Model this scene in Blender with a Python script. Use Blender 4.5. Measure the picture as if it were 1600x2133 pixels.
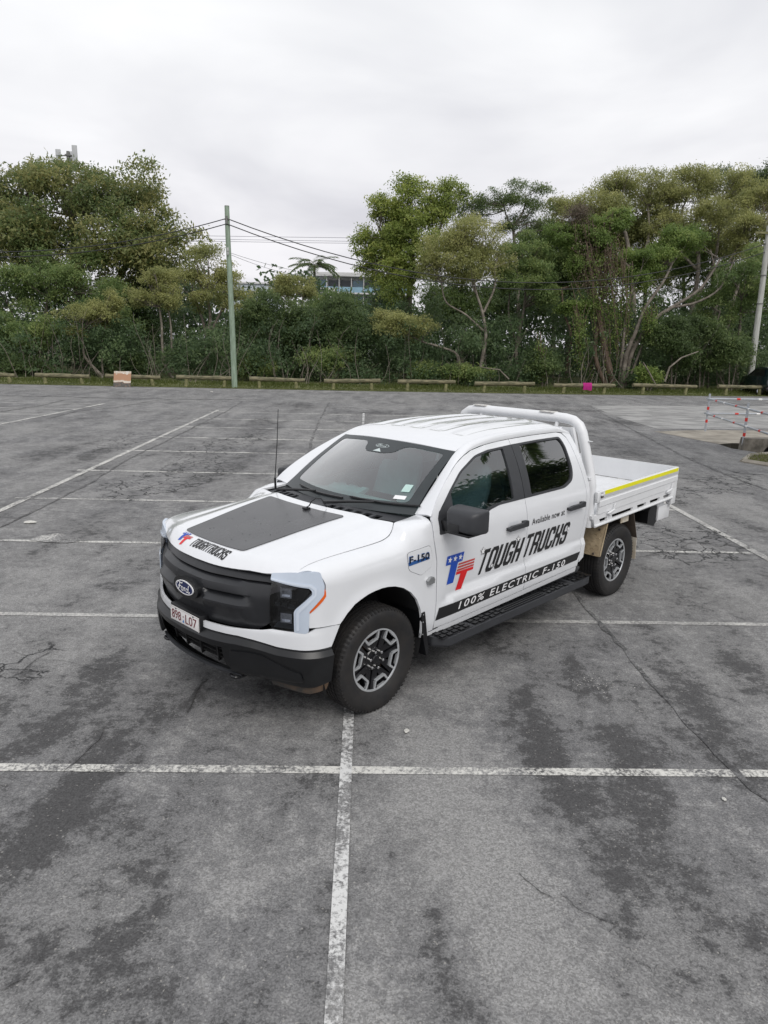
import bpy, bmesh, math, random
import numpy as np
from mathutils import Vector, Matrix
from mathutils.geometry import delaunay_2d_cdt
R = math.radians
for o in list(bpy.data.objects): bpy.data.objects.remove(o)
scene = bpy.context.scene
col = scene.collection
# ------------------------------------------------------------------ camera
CAM_H, PITCH, ROLL, FPX = 2.662, R(13.468), R(1.437), 1486.7
cam = bpy.data.cameras.new('camera'); cam_o = bpy.data.objects.new('camera', cam); col.objects.link(cam_o)
cam.sensor_fit = 'HORIZONTAL'; cam.sensor_width = 36.0; cam.lens = 36.0*FPX/1600.0
cam.clip_start = 0.05; cam.clip_end = 3000
_f = Vector((0, math.cos(PITCH), -math.sin(PITCH))); _r = Vector((1, 0, 0)); _u = _r.cross(_f)
_r2 = _r*math.cos(ROLL)+_u*math.sin(ROLL); _u2 = -_r*math.sin(ROLL)+_u*math.cos(ROLL)
cam_o.matrix_world = Matrix(((_r2.x, _u2.x, -_f.x, 0), (_r2.y, _u2.y, -_f.y, 0), (_r2.z, _u2.z, -_f.z, CAM_H), (0, 0, 0, 1)))
scene.camera = cam_o
# ------------------------------------------------------------------ overcast sky
SUN_EL, SUN_AZ = R(48), R(160)
world = bpy.data.worlds.new('World'); scene.world = world; world.use_nodes = True
wt = world.node_tree; wn = wt.nodes; wl = wt.links; wn.clear()
def wnode(t, **k):
    n = wn.new(t)
    for a, b in k.items(): setattr(n, a, b)
    return n
w_out = wnode('ShaderNodeOutputWorld'); w_bg = wnode('ShaderNodeBackground')
sky = wnode('ShaderNodeTexSky'); sky.sky_type = 'NISHITA'; sky.sun_disc = False
sky.sun_elevation = SUN_EL; sky.sun_rotation = SUN_AZ; sky.air_density = 1.6; sky.dust_density = 4.0
tc = wnode('ShaderNodeTexCoord'); sp = wnode('ShaderNodeSeparateXYZ'); wl.new(tc.outputs['Generated'], sp.inputs[0])
def wm(op, a, b=None):
    n = wnode('ShaderNodeMath', operation=op)
    for i, v in enumerate((a, b)):
        if v is None: continue
        if isinstance(v, (int, float)): n.inputs[i].default_value = v
        else: wl.new(v, n.inputs[i])
    return n.outputs[0]
zz_ = wm('MAXIMUM', sp.outputs[2], 0.0)
den = wm('ADD', zz_, 0.16)
cx_ = wm('DIVIDE', sp.outputs[0], den); cy_ = wm('DIVIDE', sp.outputs[1], den)
cmb = wnode('ShaderNodeCombineXYZ'); wl.new(cx_, cmb.inputs[0]); wl.new(cy_, cmb.inputs[1]); cmb.inputs[2].default_value = 3.1
n1 = wnode('ShaderNodeTexNoise'); n1.inputs['Scale'].default_value = 0.85; n1.inputs['Detail'].default_value = 5; n1.inputs['Roughness'].default_value = 0.5; n1.inputs['Distortion'].default_value = 0.35
wl.new(cmb.outputs[0], n1.inputs['Vector'])
lum = wnode('ShaderNodeValToRGB'); e = lum.color_ramp.elements
e[0].position = 0.0; e[0].color = (0.79, 0.78, 0.82, 1); e[1].position = 1.0; e[1].color = (0.86, 0.875, 0.90, 1)
for pos, c in ((0.10, (0.82, 0.808, 0.85, 1)), (0.22, (0.875, 0.872, 0.898, 1)), (0.36, (0.935, 0.938, 0.952, 1)), (0.6, (0.92, 0.93, 0.95, 1))):
    k = e.new(pos); k.color = c
wl.new(zz_, lum.inputs[0])
cr = wnode('ShaderNodeValToRGB'); e = cr.color_ramp.elements
e[0].position = 0.36; e[0].color = (0.84, 0.842, 0.868, 1); e[1].position = 0.66; e[1].color = (1.15, 1.15, 1.14, 1)
wl.new(n1.outputs['Fac'], cr.inputs[0])
mul = wnode('ShaderNodeMix', data_type='RGBA', blend_type='MULTIPLY'); mul.inputs['Factor'].default_value = 1
wl.new(lum.outputs[0], mul.inputs['A']); wl.new(cr.outputs[0], mul.inputs['B'])
skm = wnode('ShaderNodeMix', data_type='RGBA', blend_type='MULTIPLY'); skm.inputs['Factor'].default_value = 1
wl.new(sky.outputs[0], skm.inputs['A']); skm.inputs['B'].default_value = (0.08, 0.08, 0.08, 1)
mx = wnode('ShaderNodeMix', data_type='RGBA'); mx.inputs['Factor'].default_value = 0.93
wl.new(skm.outputs['Result'], mx.inputs['A']); wl.new(mul.outputs['Result'], mx.inputs['B'])
wl.new(mx.outputs['Result'], w_bg.inputs[0]); w_bg.inputs[1].default_value = 1.0
wl.new(w_bg.outputs[0], w_out.inputs[0])
sun = bpy.data.lights.new('sun', 'SUN'); sun.energy = 1.5; sun.angle = R(32); sun.color = (1.0, 0.97, 0.93)
sun_o = bpy.data.objects.new('sun', sun); col.objects.link(sun_o)
_sd = Vector((math.sin(SUN_AZ)*math.cos(SUN_EL), math.cos(SUN_AZ)*math.cos(SUN_EL), math.sin(SUN_EL)))
sun_o.rotation_euler = (-_sd).to_track_quat('-Z', 'Y').to_euler()
vs = scene.view_settings; vs.view_transform = 'Standard'; vs.look = 'None'; vs.exposure = 0.06; vs.gamma = 1.0; vs.use_curve_mapping = False
scene.render.engine = 'CYCLES'; scene.cycles.max_bounces = 6; scene.cycles.diffuse_bounces = 4; scene.cycles.glossy_bounces = 3; scene.cycles.transparent_max_bounces = 8
scene.render.resolution_x = 768; scene.render.resolution_y = 1024
# ------------------------------------------------------------------ materials
MATS = {}
def mat(name, colr, rough=0.5, metal=0.0, var=0.0, vscale=6.0, bump=0.0, bscale=80.0, coat=0.0, col2=None, lo=0.4, hi=0.65, spec=None, stretch=None):
    if name in MATS: return MATS[name]
    m = bpy.data.materials.new(name); m.use_nodes = True; t = m.node_tree; b = t.nodes['Principled BSDF']
    b.inputs['Base Color'].default_value = (*colr, 1); b.inputs['Roughness'].default_value = rough; b.inputs['Metallic'].default_value = metal
    if coat: b.inputs['Coat Weight'].default_value = coat; b.inputs['Coat Roughness'].default_value = 0.05
    if spec is not None: b.inputs['Specular IOR Level'].default_value = spec
    if var or col2 or bump:
        tcn = t.nodes.new('ShaderNodeTexCoord'); vec = tcn.outputs['Object']
        if stretch:
            mp = t.nodes.new('ShaderNodeMapping'); mp.inputs['Scale'].default_value = stretch; t.links.new(vec, mp.inputs[0]); vec = mp.outputs[0]
    if var or col2:
        n = t.nodes.new('ShaderNodeTexNoise'); n.inputs['Scale'].default_value = vscale; n.inputs['Detail'].default_value = 6; n.inputs['Roughness'].default_value = 0.62
        t.links.new(vec, n.inputs['Vector'])
        r = t.nodes.new('ShaderNodeValToRGB'); r.color_ramp.elements[0].position = lo; r.color_ramp.elements[1].position = hi
        c2 = col2 if col2 else tuple(c*(1-var) for c in colr)
        r.color_ramp.elements[0].color = (*c2, 1); r.color_ramp.elements[1].color = (*colr, 1)
        t.links.new(n.outputs['Fac'], r.inputs[0]); t.links.new(r.outputs[0], b.inputs['Base Color'])
    if bump:
        n = t.nodes.new('ShaderNodeTexNoise'); n.inputs['Scale'].default_value = bscale; n.inputs['Detail'].default_value = 4
        t.links.new(vec, n.inputs['Vector'])
        bp = t.nodes.new('ShaderNodeBump'); bp.inputs['Strength'].default_value = bump; bp.inputs['Distance'].default_value = 0.01
        t.links.new(n.outputs['Fac'], bp.inputs['Height']); t.links.new(bp.outputs[0], b.inputs['Normal'])
    MATS[name] = m
    return m
def glass(name, tint, refl=1.0):
    m = bpy.data.materials.new(name); m.use_nodes = True; t = m.node_tree; t.nodes.clear()
    o = t.nodes.new('ShaderNodeOutputMaterial'); mixn = t.nodes.new('ShaderNodeMixShader')
    tr = t.nodes.new('ShaderNodeBsdfTransparent'); tr.inputs[0].default_value = (*tint, 1)
    g = t.nodes.new('ShaderNodeBsdfGlossy'); g.inputs['Roughness'].default_value = 0.015
    fr = t.nodes.new('ShaderNodeFresnel'); fr.inputs['IOR'].default_value = 1.55
    k = t.nodes.new('ShaderNodeMath'); k.operation = 'MULTIPLY'; k.inputs[1].default_value = refl; k.use_clamp = True
    t.links.new(fr.outputs[0], k.inputs[0]); t.links.new(k.outputs[0], mixn.inputs[0])
    t.links.new(tr.outputs[0], mixn.inputs[1]); t.links.new(g.outputs[0], mixn.inputs[2]); t.links.new(mixn.outputs[0], o.inputs[0])
    MATS[name] = m; return m
PAINT = mat('white_paint', (0.75, 0.765, 0.79), 0.22, var=0.03, vscale=2.0, coat=1.0)
TRAYW = mat('tray_white', (0.74, 0.75, 0.765), 0.38, var=0.05, vscale=5.0)
BLACKP = mat('black_plastic', (0.0075, 0.008, 0.0095), 0.36, var=0.25, vscale=7.0, bump=0.05, bscale=400)
GREYP = mat('dark_grey_plastic', (0.036, 0.038, 0.043), 0.48, var=0.15, vscale=9.0, bump=0.06, bscale=400)
GRILLEM = mat('grille_plastic', (0.019, 0.020, 0.023), 0.32, var=0.15, vscale=5.0)
DARK = mat('underbody_black', (0.012, 0.012, 0.013), 0.8, var=0.3)
RUBBER = mat('tyre_rubber', (0.010, 0.010, 0.011), 0.62, var=0.0, col2=(0.020, 0.018, 0.017), vscale=9.0, bump=0.15, bscale=120)
SILVER = mat('machined_alloy', (0.66, 0.68, 0.70), 0.30, metal=0.6, var=0.12, vscale=14)
GLOSSB = mat('gloss_black', (0.010, 0.010, 0.012), 0.18, var=0.2, vscale=10)
CHROME = mat('chrome', (0.75, 0.75, 0.76), 0.15, metal=1.0)
RUST = mat('brake_disc', (0.30, 0.22, 0.16), 0.55, metal=0.4, col2=(0.16, 0.10, 0.07), vscale=12)
DECALB = mat('black_vinyl', (0.014, 0.014, 0.015), 0.42, var=0.1)
DECALW = mat('white_vinyl', (0.82, 0.82, 0.83), 0.4, var=0.03)
DECALBL = mat('blue_vinyl', (0.012, 0.075, 0.46), 0.4, var=0.06)
DECALR = mat('red_vinyl', (0.72, 0.012, 0.016), 0.4, var=0.06)
DECALR2 = mat('red_stripe_vinyl', (0.55, 0.07, 0.06), 0.45, var=0.06)
HOODB = mat('hood_panel_black', (0.075, 0.076, 0.080), 0.27, var=0.0, col2=(0.050, 0.050, 0.054), vscale=3.0, lo=0.3, hi=0.7)
LIGHTBAR = mat('daytime_light_lens', (0.52, 0.585, 0.68), 0.20, var=0.06, vscale=4, coat=0.5)
AMBER = mat('amber_reflector', (0.75, 0.12, 0.01), 0.25, var=0.1)
REFL = mat('reflective_grey_tape', (0.55, 0.56, 0.57), 0.4, var=0.06)
YELLOW = mat('yellow_tape', (0.86, 0.82, 0.01), 0.45, var=0.06)
DIRTY = mat('dirty_aluminium', (0.52, 0.42, 0.28), 0.55, metal=0.15, col2=(0.36, 0.28, 0.18), vscale=7, bump=0.2, bscale=30)
DIRTW = mat('dirty_white', (0.66, 0.63, 0.56), 0.5, col2=(0.45, 0.38, 0.28), vscale=6)
BROWN = mat('dirty_brown_metal', (0.12, 0.095, 0.075), 0.6, col2=(0.07, 0.055, 0.045), vscale=9)
SEATM = mat('seat_vinyl', (0.72, 0.76, 0.76), 0.55, var=0.12, vscale=5)
DASHM = mat('dash_plastic', (0.44, 0.48, 0.485), 0.6, var=0.15, vscale=5)
NAVY = mat('navy_enamel', (0.012, 0.022, 0.10), 0.25, var=0.05)
PLATEM = mat('plate_white', (0.78, 0.76, 0.75), 0.4, var=0.05)
MAROON = mat('maroon_print', (0.16, 0.012, 0.022), 0.5, var=0.05)
GLASS_F = glass('windscreen_glass', (0.64, 0.95, 0.92), 4.3)
GLASS_S = glass('side_glass', (0.27, 0.37, 0.39), 3.1)
GLASS_D = glass('privacy_glass', (0.08, 0.09, 0.10), 3.2)
LENS = glass('headlamp_lens', (0.62, 0.65, 0.70), 1.2)
# ------------------------------------------------------------------ helpers
def link(name, me, parent=None, m=None, **props):
    if m is not None:
        for k in (m if isinstance(m, (list, tuple)) else [m]): me.materials.append(k)
    o = bpy.data.objects.new(name, me); col.objects.link(o)
    if parent is not None: o.parent = parent
    for k, v in props.items(): o[k] = v
    return o
def empty(name, loc=(0, 0, 0), rz=0.0, label=None, category=None, group=None, parent=None):
    o = bpy.data.objects.new(name, None); col.objects.link(o); o.location = loc; o.rotation_euler = (0, 0, rz); o.empty_display_size = 0.2
    if label: o['label'] = label
    if category: o['category'] = category
    if group: o['group'] = group
    if parent is not None: o.parent = parent
    return o
def tag(o, label=None, category=None, group=None, kind=None):
    for k, v in (('label', label), ('category', category), ('group', group), ('kind', kind)):
        if v: o[k] = v
    return o
class MB:
    """collects faces and makes one mesh"""
    def __init__(s): s.v = []; s.f = []; s.mi = []; s.cm = 0
    def add(s, vs, fs):
        b = len(s.v); s.v.extend([tuple(p) for p in vs]); s.f.extend([tuple(b+i for i in f) for f in fs]); s.mi.extend([s.cm]*len(fs)); return s
    def hexa(s, p):   # 8 points: bottom 4 ccw, top 4 ccw
        return s.add(p, [(3, 2, 1, 0), (4, 5, 6, 7), (0, 1, 5, 4), (1, 2, 6, 5), (2, 3, 7, 6), (3, 0, 4, 7)])
    def box(s, x0, x1, y0, y1, z0, z1, bev=0.0):
        if bev <= 0: return s.hexa([(x0, y0, z0), (x1, y0, z0), (x1, y1, z0), (x0, y1, z0), (x0, y0, z1), (x1, y0, z1), (x1, y1, z1), (x0, y1, z1)])
        bm = bmesh.new(); bmesh.ops.create_cube(bm, size=1.0)
        for v in bm.verts: v.co = Vector(((x0+x1)/2+v.co.x*(x1-x0), (y0+y1)/2+v.co.y*(y1-y0), (z0+z1)/2+v.co.z*(z1-z0)))
        bmesh.ops.bevel(bm, geom=bm.edges[:], offset=min(bev, .49*min(x1-x0, y1-y0, z1-z0)), segments=2, affect='EDGES', profile=0.5)
        bm.verts.index_update(); s.add([v.co.copy() for v in bm.verts], [[v.index for v in f.verts] for f in bm.faces]); bm.free(); return s
    def prism(s, poly, axis, a0, a1):
        """extrude a 2d polygon along an axis; poly coordinates are the two other axes in order"""
        def P(q, a): return {0: (a, q[0], q[1]), 1: (q[0], a, q[1]), 2: (q[0], q[1], a)}[axis]
        n = len(poly); vs = [P(q, a0) for q in poly]+[P(q, a1) for q in poly]
        fs = [tuple(range(n))[::-1], tuple(range(n, 2*n))]+[(i, (i+1) % n, n+(i+1) % n, n+i) for i in range(n)]
        ar = sum(poly[i][0]*poly[(i+1) % n][1]-poly[(i+1) % n][0]*poly[i][1] for i in range(n))
        flip = (ar < 0) != (a1 < a0)
        if axis == 1: flip = not flip
        if flip: fs = [f[::-1] for f in fs]
        return s.add(vs, fs)
    def tube(s, pts, rad, n=8, cap=True):
        pts = [Vector(p) for p in pts]; k = len(pts)
        rad = [rad]*k if isinstance(rad, (int, float)) else list(rad)
        vs = []; prev = None
        for i, p in enumerate(pts):
            d = (pts[min(i+1, k-1)]-pts[max(i-1, 0)]).normalized()
            if prev is None: a = d.orthogonal().normalized()
            else: a = (prev-d*prev.dot(d)); a = a.normalized() if a.length > 1e-6 else d.orthogonal().normalized()
            prev = a; b = d.cross(a)
            vs += [p+(a*math.cos(2*math.pi*j/n)+b*math.sin(2*math.pi*j/n))*rad[i] for j in range(n)]
        fs = [(i*n+j, i*n+(j+1) % n, (i+1)*n+(j+1) % n, (i+1)*n+j) for i in range(k-1) for j in range(n)]
        if cap: fs += [tuple(range(n))[::-1], tuple((k-1)*n+j for j in range(n))]
        return s.add(vs, fs)
    def lathe(s, prof, c, axis='Y', n=48, sgn=1):
        """prof: (radius, offset along the axis) from outside to inside"""
        vs = []
        for r, a in prof:
            for j in range(n):
                t = 2*math.pi*j/n
                if axis == 'Y': vs.append((c[0]+r*math.cos(t), c[1]+a*sgn, c[2]+r*math.sin(t)))
                elif axis == 'X': vs.append((c[0]+a*sgn, c[1]+r*math.cos(t), c[2]+r*math.sin(t)))
                else: vs.append((c[0]+r*math.cos(t), c[1]+r*math.sin(t), c[2]+a*sgn))
        fs = [(i*n+j, i*n+(j+1) % n, (i+1)*n+(j+1) % n, (i+1)*n+j) for i in range(len(prof)-1) for j in range(n)]
        return s.add(vs, fs)
    def mesh(s, name, smooth=35):
        me = bpy.data.meshes.new(name); me.from_pydata(s.v, [], s.f); me.update()
        bm = bmesh.new(); bm.from_mesh(me); bmesh.ops.recalc_face_normals(bm, faces=bm.faces[:]); bm.to_mesh(me); bm.free()
        if smooth:
            me.polygons.foreach_set('use_smooth', [True]*len(me.polygons)); me.set_sharp_from_angle(angle=R(smooth))
        if any(s.mi): me.polygons.foreach_set('material_index', s.mi)
        return me
    def build(s, name, m, parent=None, smooth=35, mirror=False, **props):
        o = link(name, s.mesh(name, smooth), parent, m, **props)
        if mirror:
            k = MB(); k.v = [(x, -y, z) for x, y, z in s.v]; k.f = [f[::-1] for f in s.f]; k.mi = s.mi
            return o, link(name, k.mesh(name, smooth), parent, m, **props)
        return o
def itp(xs, ys):
    xs = np.array(xs, float); ys = np.array(ys, float)
    if xs[0] > xs[-1]: xs = xs[::-1]; ys = ys[::-1]
    h = np.diff(xs); d = np.diff(ys)/h; m = np.zeros(len(xs))
    for i in range(1, len(xs)-1):
        if d[i-1]*d[i] > 0:
            w1 = 2*h[i]+h[i-1]; w2 = h[i]+2*h[i-1]; m[i] = (w1+w2)/(w1/d[i-1]+w2/d[i])
    m[0] = d[0]; m[-1] = d[-1]
    def f(x):
        x = np.clip(np.asarray(x, float), xs[0], xs[-1]); i = np.clip(np.searchsorted(xs, x)-1, 0, len(xs)-2)
        t = (x-xs[i])/h[i]; t2 = t*t; t3 = t2*t
        return (2*t3-3*t2+1)*ys[i]+(t3-2*t2+t)*h[i]*m[i]+(-2*t3+3*t2)*ys[i+1]+(t3-t2)*h[i]*m[i+1]
    return f
def sm(a, b, x):
    t = np.clip((np.asarray(x, float)-a)/(b-a), 0, 1); return t*t*(3-2*t)
def rnd(poly, r, n=4):
    """fillet the corners of a closed 2d polygon"""
    out = []; k = len(poly)
    for i in range(k):
        p = Vector(poly[i][:2]); rr = poly[i][2] if len(poly[i]) > 2 else r
        a = Vector(poly[i-1][:2]); b = Vector(poly[(i+1) % k][:2])
        if rr <= 0: out.append((p.x, p.y)); continue
        da = (a-p); db = (b-p); q = min(rr, .45*da.length, .45*db.length)
        pa = p+da.normalized()*q; pb = p+db.normalized()*q
        for j in range(n+1):
            t = j/n; v = pa*(1-t)**2+p*2*t*(1-t)+pb*t*t; out.append((v.x, v.y))
    return out
def inside(poly, P):
    P = np.asarray(P, float); x, y = P[:, 0], P[:, 1]; c = np.zeros(len(P), bool); q = np.array([p[:2] for p in poly], float)
    for (x0, y0), (x1, y1) in zip(q, np.roll(q, -1, 0)):
        if y0 == y1: continue
        c ^= ((y0 > y) != (y1 > y)) & (x < (x1-x0)*(y-y0)/(y1-y0)+x0)
    return c
def densify(poly, res):
    out = []; n = len(poly)
    for i in range(n):
        a = np.array(poly[i][:2], float); b = np.array(poly[(i+1) % n][:2], float); k = max(1, int(math.ceil(np.linalg.norm(b-a)/res)))
        out += [tuple(a+(b-a)*j/k) for j in range(k)]
    return out
def tri2d(outer, holes, res):
    loops = [densify(outer, res)]+[densify(h, res) for h in holes]
    pts = []; ed = []
    for L in loops:
        b = len(pts); pts += L; ed += [(b+i, b+(i+1) % len(L)) for i in range(len(L))]
    bp = np.array(pts); lo = bp.min(0); hi = bp.max(0)
    gx = np.arange(lo[0]+res/2, hi[0], res); gy = np.arange(lo[1]+res/2, hi[1], res)
    if len(gx) and len(gy):
        G = np.array([(x+(res/2 if j % 2 else 0), y) for j, y in enumerate(gy) for x in gx])
        k = inside(outer, G)
        for h in holes: k &= ~inside(h, G)
        G = G[k]
        if len(G):
            d = np.min(np.hypot(G[:, None, 0]-bp[None, :, 0], G[:, None, 1]-bp[None, :, 1]), 1); G = G[d > .55*res]; pts = pts+[tuple(g) for g in G]
    v, _, f, _, _, _ = delaunay_2d_cdt([Vector(p) for p in pts], ed, [], 0, 1e-7)
    V = np.array([tuple(p) for p in v]); F = np.array([tuple(t) for t in f if len(t) == 3])
    C = V[F].mean(1); k = inside(outer, C)
    for h in holes: k &= ~inside(h, C)
    return V, F[k]
def panel(name, outer, fmap, m, parent, hint=(0, 1, 0), holes=(), res=0.04, thick=0.018, mirror=False, off=0.0, eps=0.003, **props):
    """curved sheet with rolled edges: 2d outline mapped to space by fmap(a, b) -> x, y, z arrays"""
    V, F = tri2d(outer, holes, res); a, b = V[:, 0], V[:, 1]
    P = np.stack(np.broadcast_arrays(*fmap(a, b)), 1).astype(float)
    Pa = np.stack(np.broadcast_arrays(*fmap(a+eps, b)), 1)-np.stack(np.broadcast_arrays(*fmap(a-eps, b)), 1)
    Pb = np.stack(np.broadcast_arrays(*fmap(a, b+eps)), 1)-np.stack(np.broadcast_arrays(*fmap(a, b-eps)), 1)
    N = np.cross(Pa, Pb); N /= np.linalg.norm(N, axis=1)[:, None]+1e-12
    s = np.sign(N@np.array(hint, float)); maj = 1 if s.sum() >= 0 else -1; N *= maj
    P = P+N*off
    fn = np.cross(P[F[:, 1]]-P[F[:, 0]], P[F[:, 2]]-P[F[:, 0]]); fl = (fn*N[F].sum(1)).sum(1) < 0; F = F.copy(); F[fl] = F[fl][:, ::-1]
    vs = P; ns = N; fs = [tuple(int(i) for i in t) for t in F]
    if thick > 0:
        cnt = {}
        for t in fs:
            for i in range(3):
                e_ = (t[i], t[(i+1) % 3]); cnt[e_] = 1
        be = [e_ for e_ in cnt if (e_[1], e_[0]) not in cnt]
        ids = {}; ev = []; en = []
        base = len(vs)
        for i, j in be:
            for q in (i, j):
                if q not in ids:
                    ids[q] = base+len(ev); ev += [P[q], P[q]-N[q]*thick]; en += [None, None]
            dr = np.cross(P[j]-P[i], N[i]); dr /= np.linalg.norm(dr)+1e-12
            for q in (i, j):
                for o_ in (0, 1):
                    z = ids[q]-base+o_; en[z] = dr if en[z] is None else en[z]+dr
            fs.append((i*0+ids[j], ids[i], ids[i]+1, ids[j]+1))
        if ev:
            en = np.array(en); en /= np.linalg.norm(en, axis=1)[:, None]+1e-12
            vs = np.vstack([vs, np.array(ev)]); ns = np.vstack([ns, en])
    res_ = []
    for sgn in ((1, -1) if mirror else (1,)):
        me = bpy.data.meshes.new(name); vv = vs*np.array([1, sgn, 1]); nn = ns*np.array([1, sgn, 1])
        me.from_pydata([tuple(p) for p in vv], [], fs if sgn == 1 else [f[::-1] for f in fs]); me.update()
        me.polygons.foreach_set('use_smooth', [True]*len(me.polygons)); me.normals_split_custom_set_from_vertices([tuple(n) for n in nn])
        res_.append(link(name, me, parent, m, **props))
    return res_ if mirror else res_[0]
def text2d(body, size, shear=0.0, bold=0.0, spacing=1.0, sx=1.0):
    c = bpy.data.curves.new('t', 'FONT'); c.body = body; c.size = size; c.shear = shear; c.offset = bold; c.space_character = spacing; c.dimensions = '2D'; c.fill_mode = 'BOTH'; c.resolution_u = 3
    o = bpy.data.objects.new('t', c); col.objects.link(o)
    dg = bpy.context.evaluated_depsgraph_get(); me = bpy.data.meshes.new_from_object(o.evaluated_get(dg))
    V = np.array([tuple(v.co) for v in me.vertices]); F = [tuple(p.vertices) for p in me.polygons]
    bpy.data.objects.remove(o); bpy.data.meshes.remove(me); bpy.data.curves.remove(c)
    V[:, 0] *= sx
    return V[:, :2], F
def fit2d(V, x0, x1, y0, y1, shear_ref=False):
    V = V.copy(); lo = V.min(0); hi = V.max(0); V[:, 0] = x0+(V[:, 0]-lo[0])/(hi[0]-lo[0])*(x1-x0); V[:, 1] = y0+(V[:, 1]-lo[1])/(hi[1]-lo[1])*(y1-y0); return V
def decal(name, V, F, fmap, m, parent, **props):
    P = np.stack(np.broadcast_arrays(*fmap(V[:, 0], V[:, 1])), 1)
    me = bpy.data.meshes.new(name); me.from_pydata([tuple(p) for p in P], [], F); me.update()
    return link(name, me, parent, m, **props)
def letters(name, V, F, fmap, m, parent):
    """every connected letter becomes an object of its own"""
    key = {}; idx = []
    for p in np.round(np.asarray(V), 5): idx.append(key.setdefault(tuple(p), len(key)))
    par = list(range(len(key)))
    def find(i):
        while par[i] != i: par[i] = par[par[i]]; i = par[i]
        return i
    for f in F:
        for i in f[1:]: par[find(idx[i])] = find(idx[f[0]])
    groups = {}
    for f in F: groups.setdefault(find(idx[f[0]]), []).append(f)
    P = np.array(list(key)); 
    for g in groups.values():
        used = sorted({idx[i] for f in g for i in f}); rm = {q: k for k, q in enumerate(used)}
        fs = [t for t in (tuple(dict.fromkeys(rm[idx[i]] for i in f)) for f in g) if len(t) > 2]
        if fs: decal(name, P[used], fs, fmap, m, parent)
# ================================================================== the truck (X forward, Y left, Z up, origin under the front axle)
T = empty('utility_truck', (-0.718, 5.480, 0), R(-133.765), 'white dual cab electric pickup truck with black bonnet panel and white drop side tray', 'truck')
zcr = itp([-.60, -.777, -1.017, -2.0, -2.90], [.655, .716, .742, .772, .799])
_sb = itp([.36, .46, .55, .70, .95, 1.10, 1.20, 1.28, 1.345], [.950, .974, .987, .993, .997, 1.0, .997, .985, .965])
_ft = itp([-.6, .15, .35, .45, .53, .60, .66, .72], [0, 0, -.003, -.010, -.021, -.050, -.090, -.15])
AC = (.030, .475)
def S(x, z):
    x = np.asarray(x, float); z = np.asarray(z, float)
    y = np.where(z < 1.345, _sb(z), .965-.36*(z-1.345)-.37*(z-1.345)**2)
    d = z-zcr(x); w = sm(.60, .85, -x)*(z < 1.3)
    cr_ = np.where(d > 0, -.016*np.exp(-np.maximum(d, 0)/.14), -.016+.026*np.clip(-d/.055, 0, 1))
    y = y+w*cr_+_ft(x)
    rho = np.hypot(x-AC[0], z-AC[1])
    return y+.014*np.exp(-((rho-.475)/.055)**2)*(x > -.62)
def side(x, z): return x, S(x, z), z
def sideoff(d): return lambda x, z: (x, S(x, z)+d, z)
ysh = itp([.68, .58, .42, .17, -.10, -.20, -.26, -.30, -.45, -.62], [.835, .858, .865, .865, .862, .855, .838, .812, .80, .795])
zsh = itp([.68, .58, .42, .17, -.10, -.20, -.26, -.30, -.45, -.62], [1.165, 1.215, 1.235, 1.243, 1.252, 1.272, 1.312, 1.350, 1.358, 1.374])
def fendermap(x, s):
    x = np.asarray(x, float); s = np.asarray(s, float)
    u = np.clip((s-1.10)/.30, 0, 1); y0 = S(x, 1.10); zs = zsh(x); yh = ysh(x)
    yb = (1-u)**2*y0+2*u*(1-u)*(y0-.012)+u*u*yh; zb = (1-u)**2*1.10+2*u*(1-u)*(zs-.012)+u*u*zs
    k = np.clip((u-.6)/.4, 0, 1); zc_ = np.where(u < .6, 1.10+.235*u/.6, (1-k)**2*1.335+2*k*(1-k)*1.378+k*k*zs); yc_ = np.where(u < .6, S(x, 1.10+.235*np.minimum(u, .6)/.6), (1-k)**2*S(x, 1.335)+2*k*(1-k)*(S(x, 1.335)-.03)+k*k*yh)
    w = sm(.22, .50, -x); yb = yb*(1-w)+yc_*w; zb = zb*(1-w)+zc_*w
    lo = s < 1.10
    return x, np.where(lo, S(x, np.minimum(s, 1.10)), yb), np.where(lo, s, zb)
G = .0035
ARCH = [(-.445, .465), (-.437, .60), (-.418, .69), (-.368, .787), (-.30, .858), (-.215, .913), (-.125, .947), (-.05, .962), (.015, .967), (.09, .963), (.153, .954), (.22, .934), (.276, .912), (.345, .863), (.405, .803)]
fend = ARCH+[(.62, .812), (.628, .912), (.545, .992), (.518, 1.025), (.518, 1.10), (.545, 1.21), (.60, 1.32), (.66, 1.40), (.3, 1.40), (0, 1.40), (-.3, 1.40), (-.578, 1.40), (-.548, 1.30), (-.548, 1.20), (-.592, 1.034), (-.612, .70), (-.605, .465)]
# ---- front fenders
for o in panel('fender', [(x+(G if x < -.53 else 0), z) for x, z in fend], fendermap, PAINT, T, hint=(0, 1, .3), res=.03, mirror=True): FEND = FEND if 'FEND' in globals() else o
# ---- bonnet
xe = itp([0, .2, .35, .5, .65, .75, .84], [.890, .882, .858, .812, .745, .698, .650])
zm = itp([.92, .743, .5, .2, -.131, -.33], [1.202, 1.234, 1.272, 1.319, 1.361, 1.378])
def hoodmap(x, y):
    x = np.asarray(x, float); y = np.asarray(y, float); a = np.abs(y)
    z0 = zm(x); D = z0-zsh(x); ye = ysh(x)
    z = z0-D*np.clip((a-.50)/(ye-.50), 0, 1.2)**1.55
    z = z-.010*np.exp(-((a-.615)/.05)**2)*sm(.75, .3, x)          # pressed valley beside the raised middle
    d = xe(a)-x
    amp = .075*(1-.87*sm(.6, .85, a))
    return x, y, z-amp*np.clip(1-d/.115, 0, 1)**2.2
ys_ = np.linspace(-.838, .838, 31)
ho = [(float(xe(abs(y)))-.002, y) for y in ys_]
xs_ = np.linspace(.63, -.30, 26)
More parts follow.
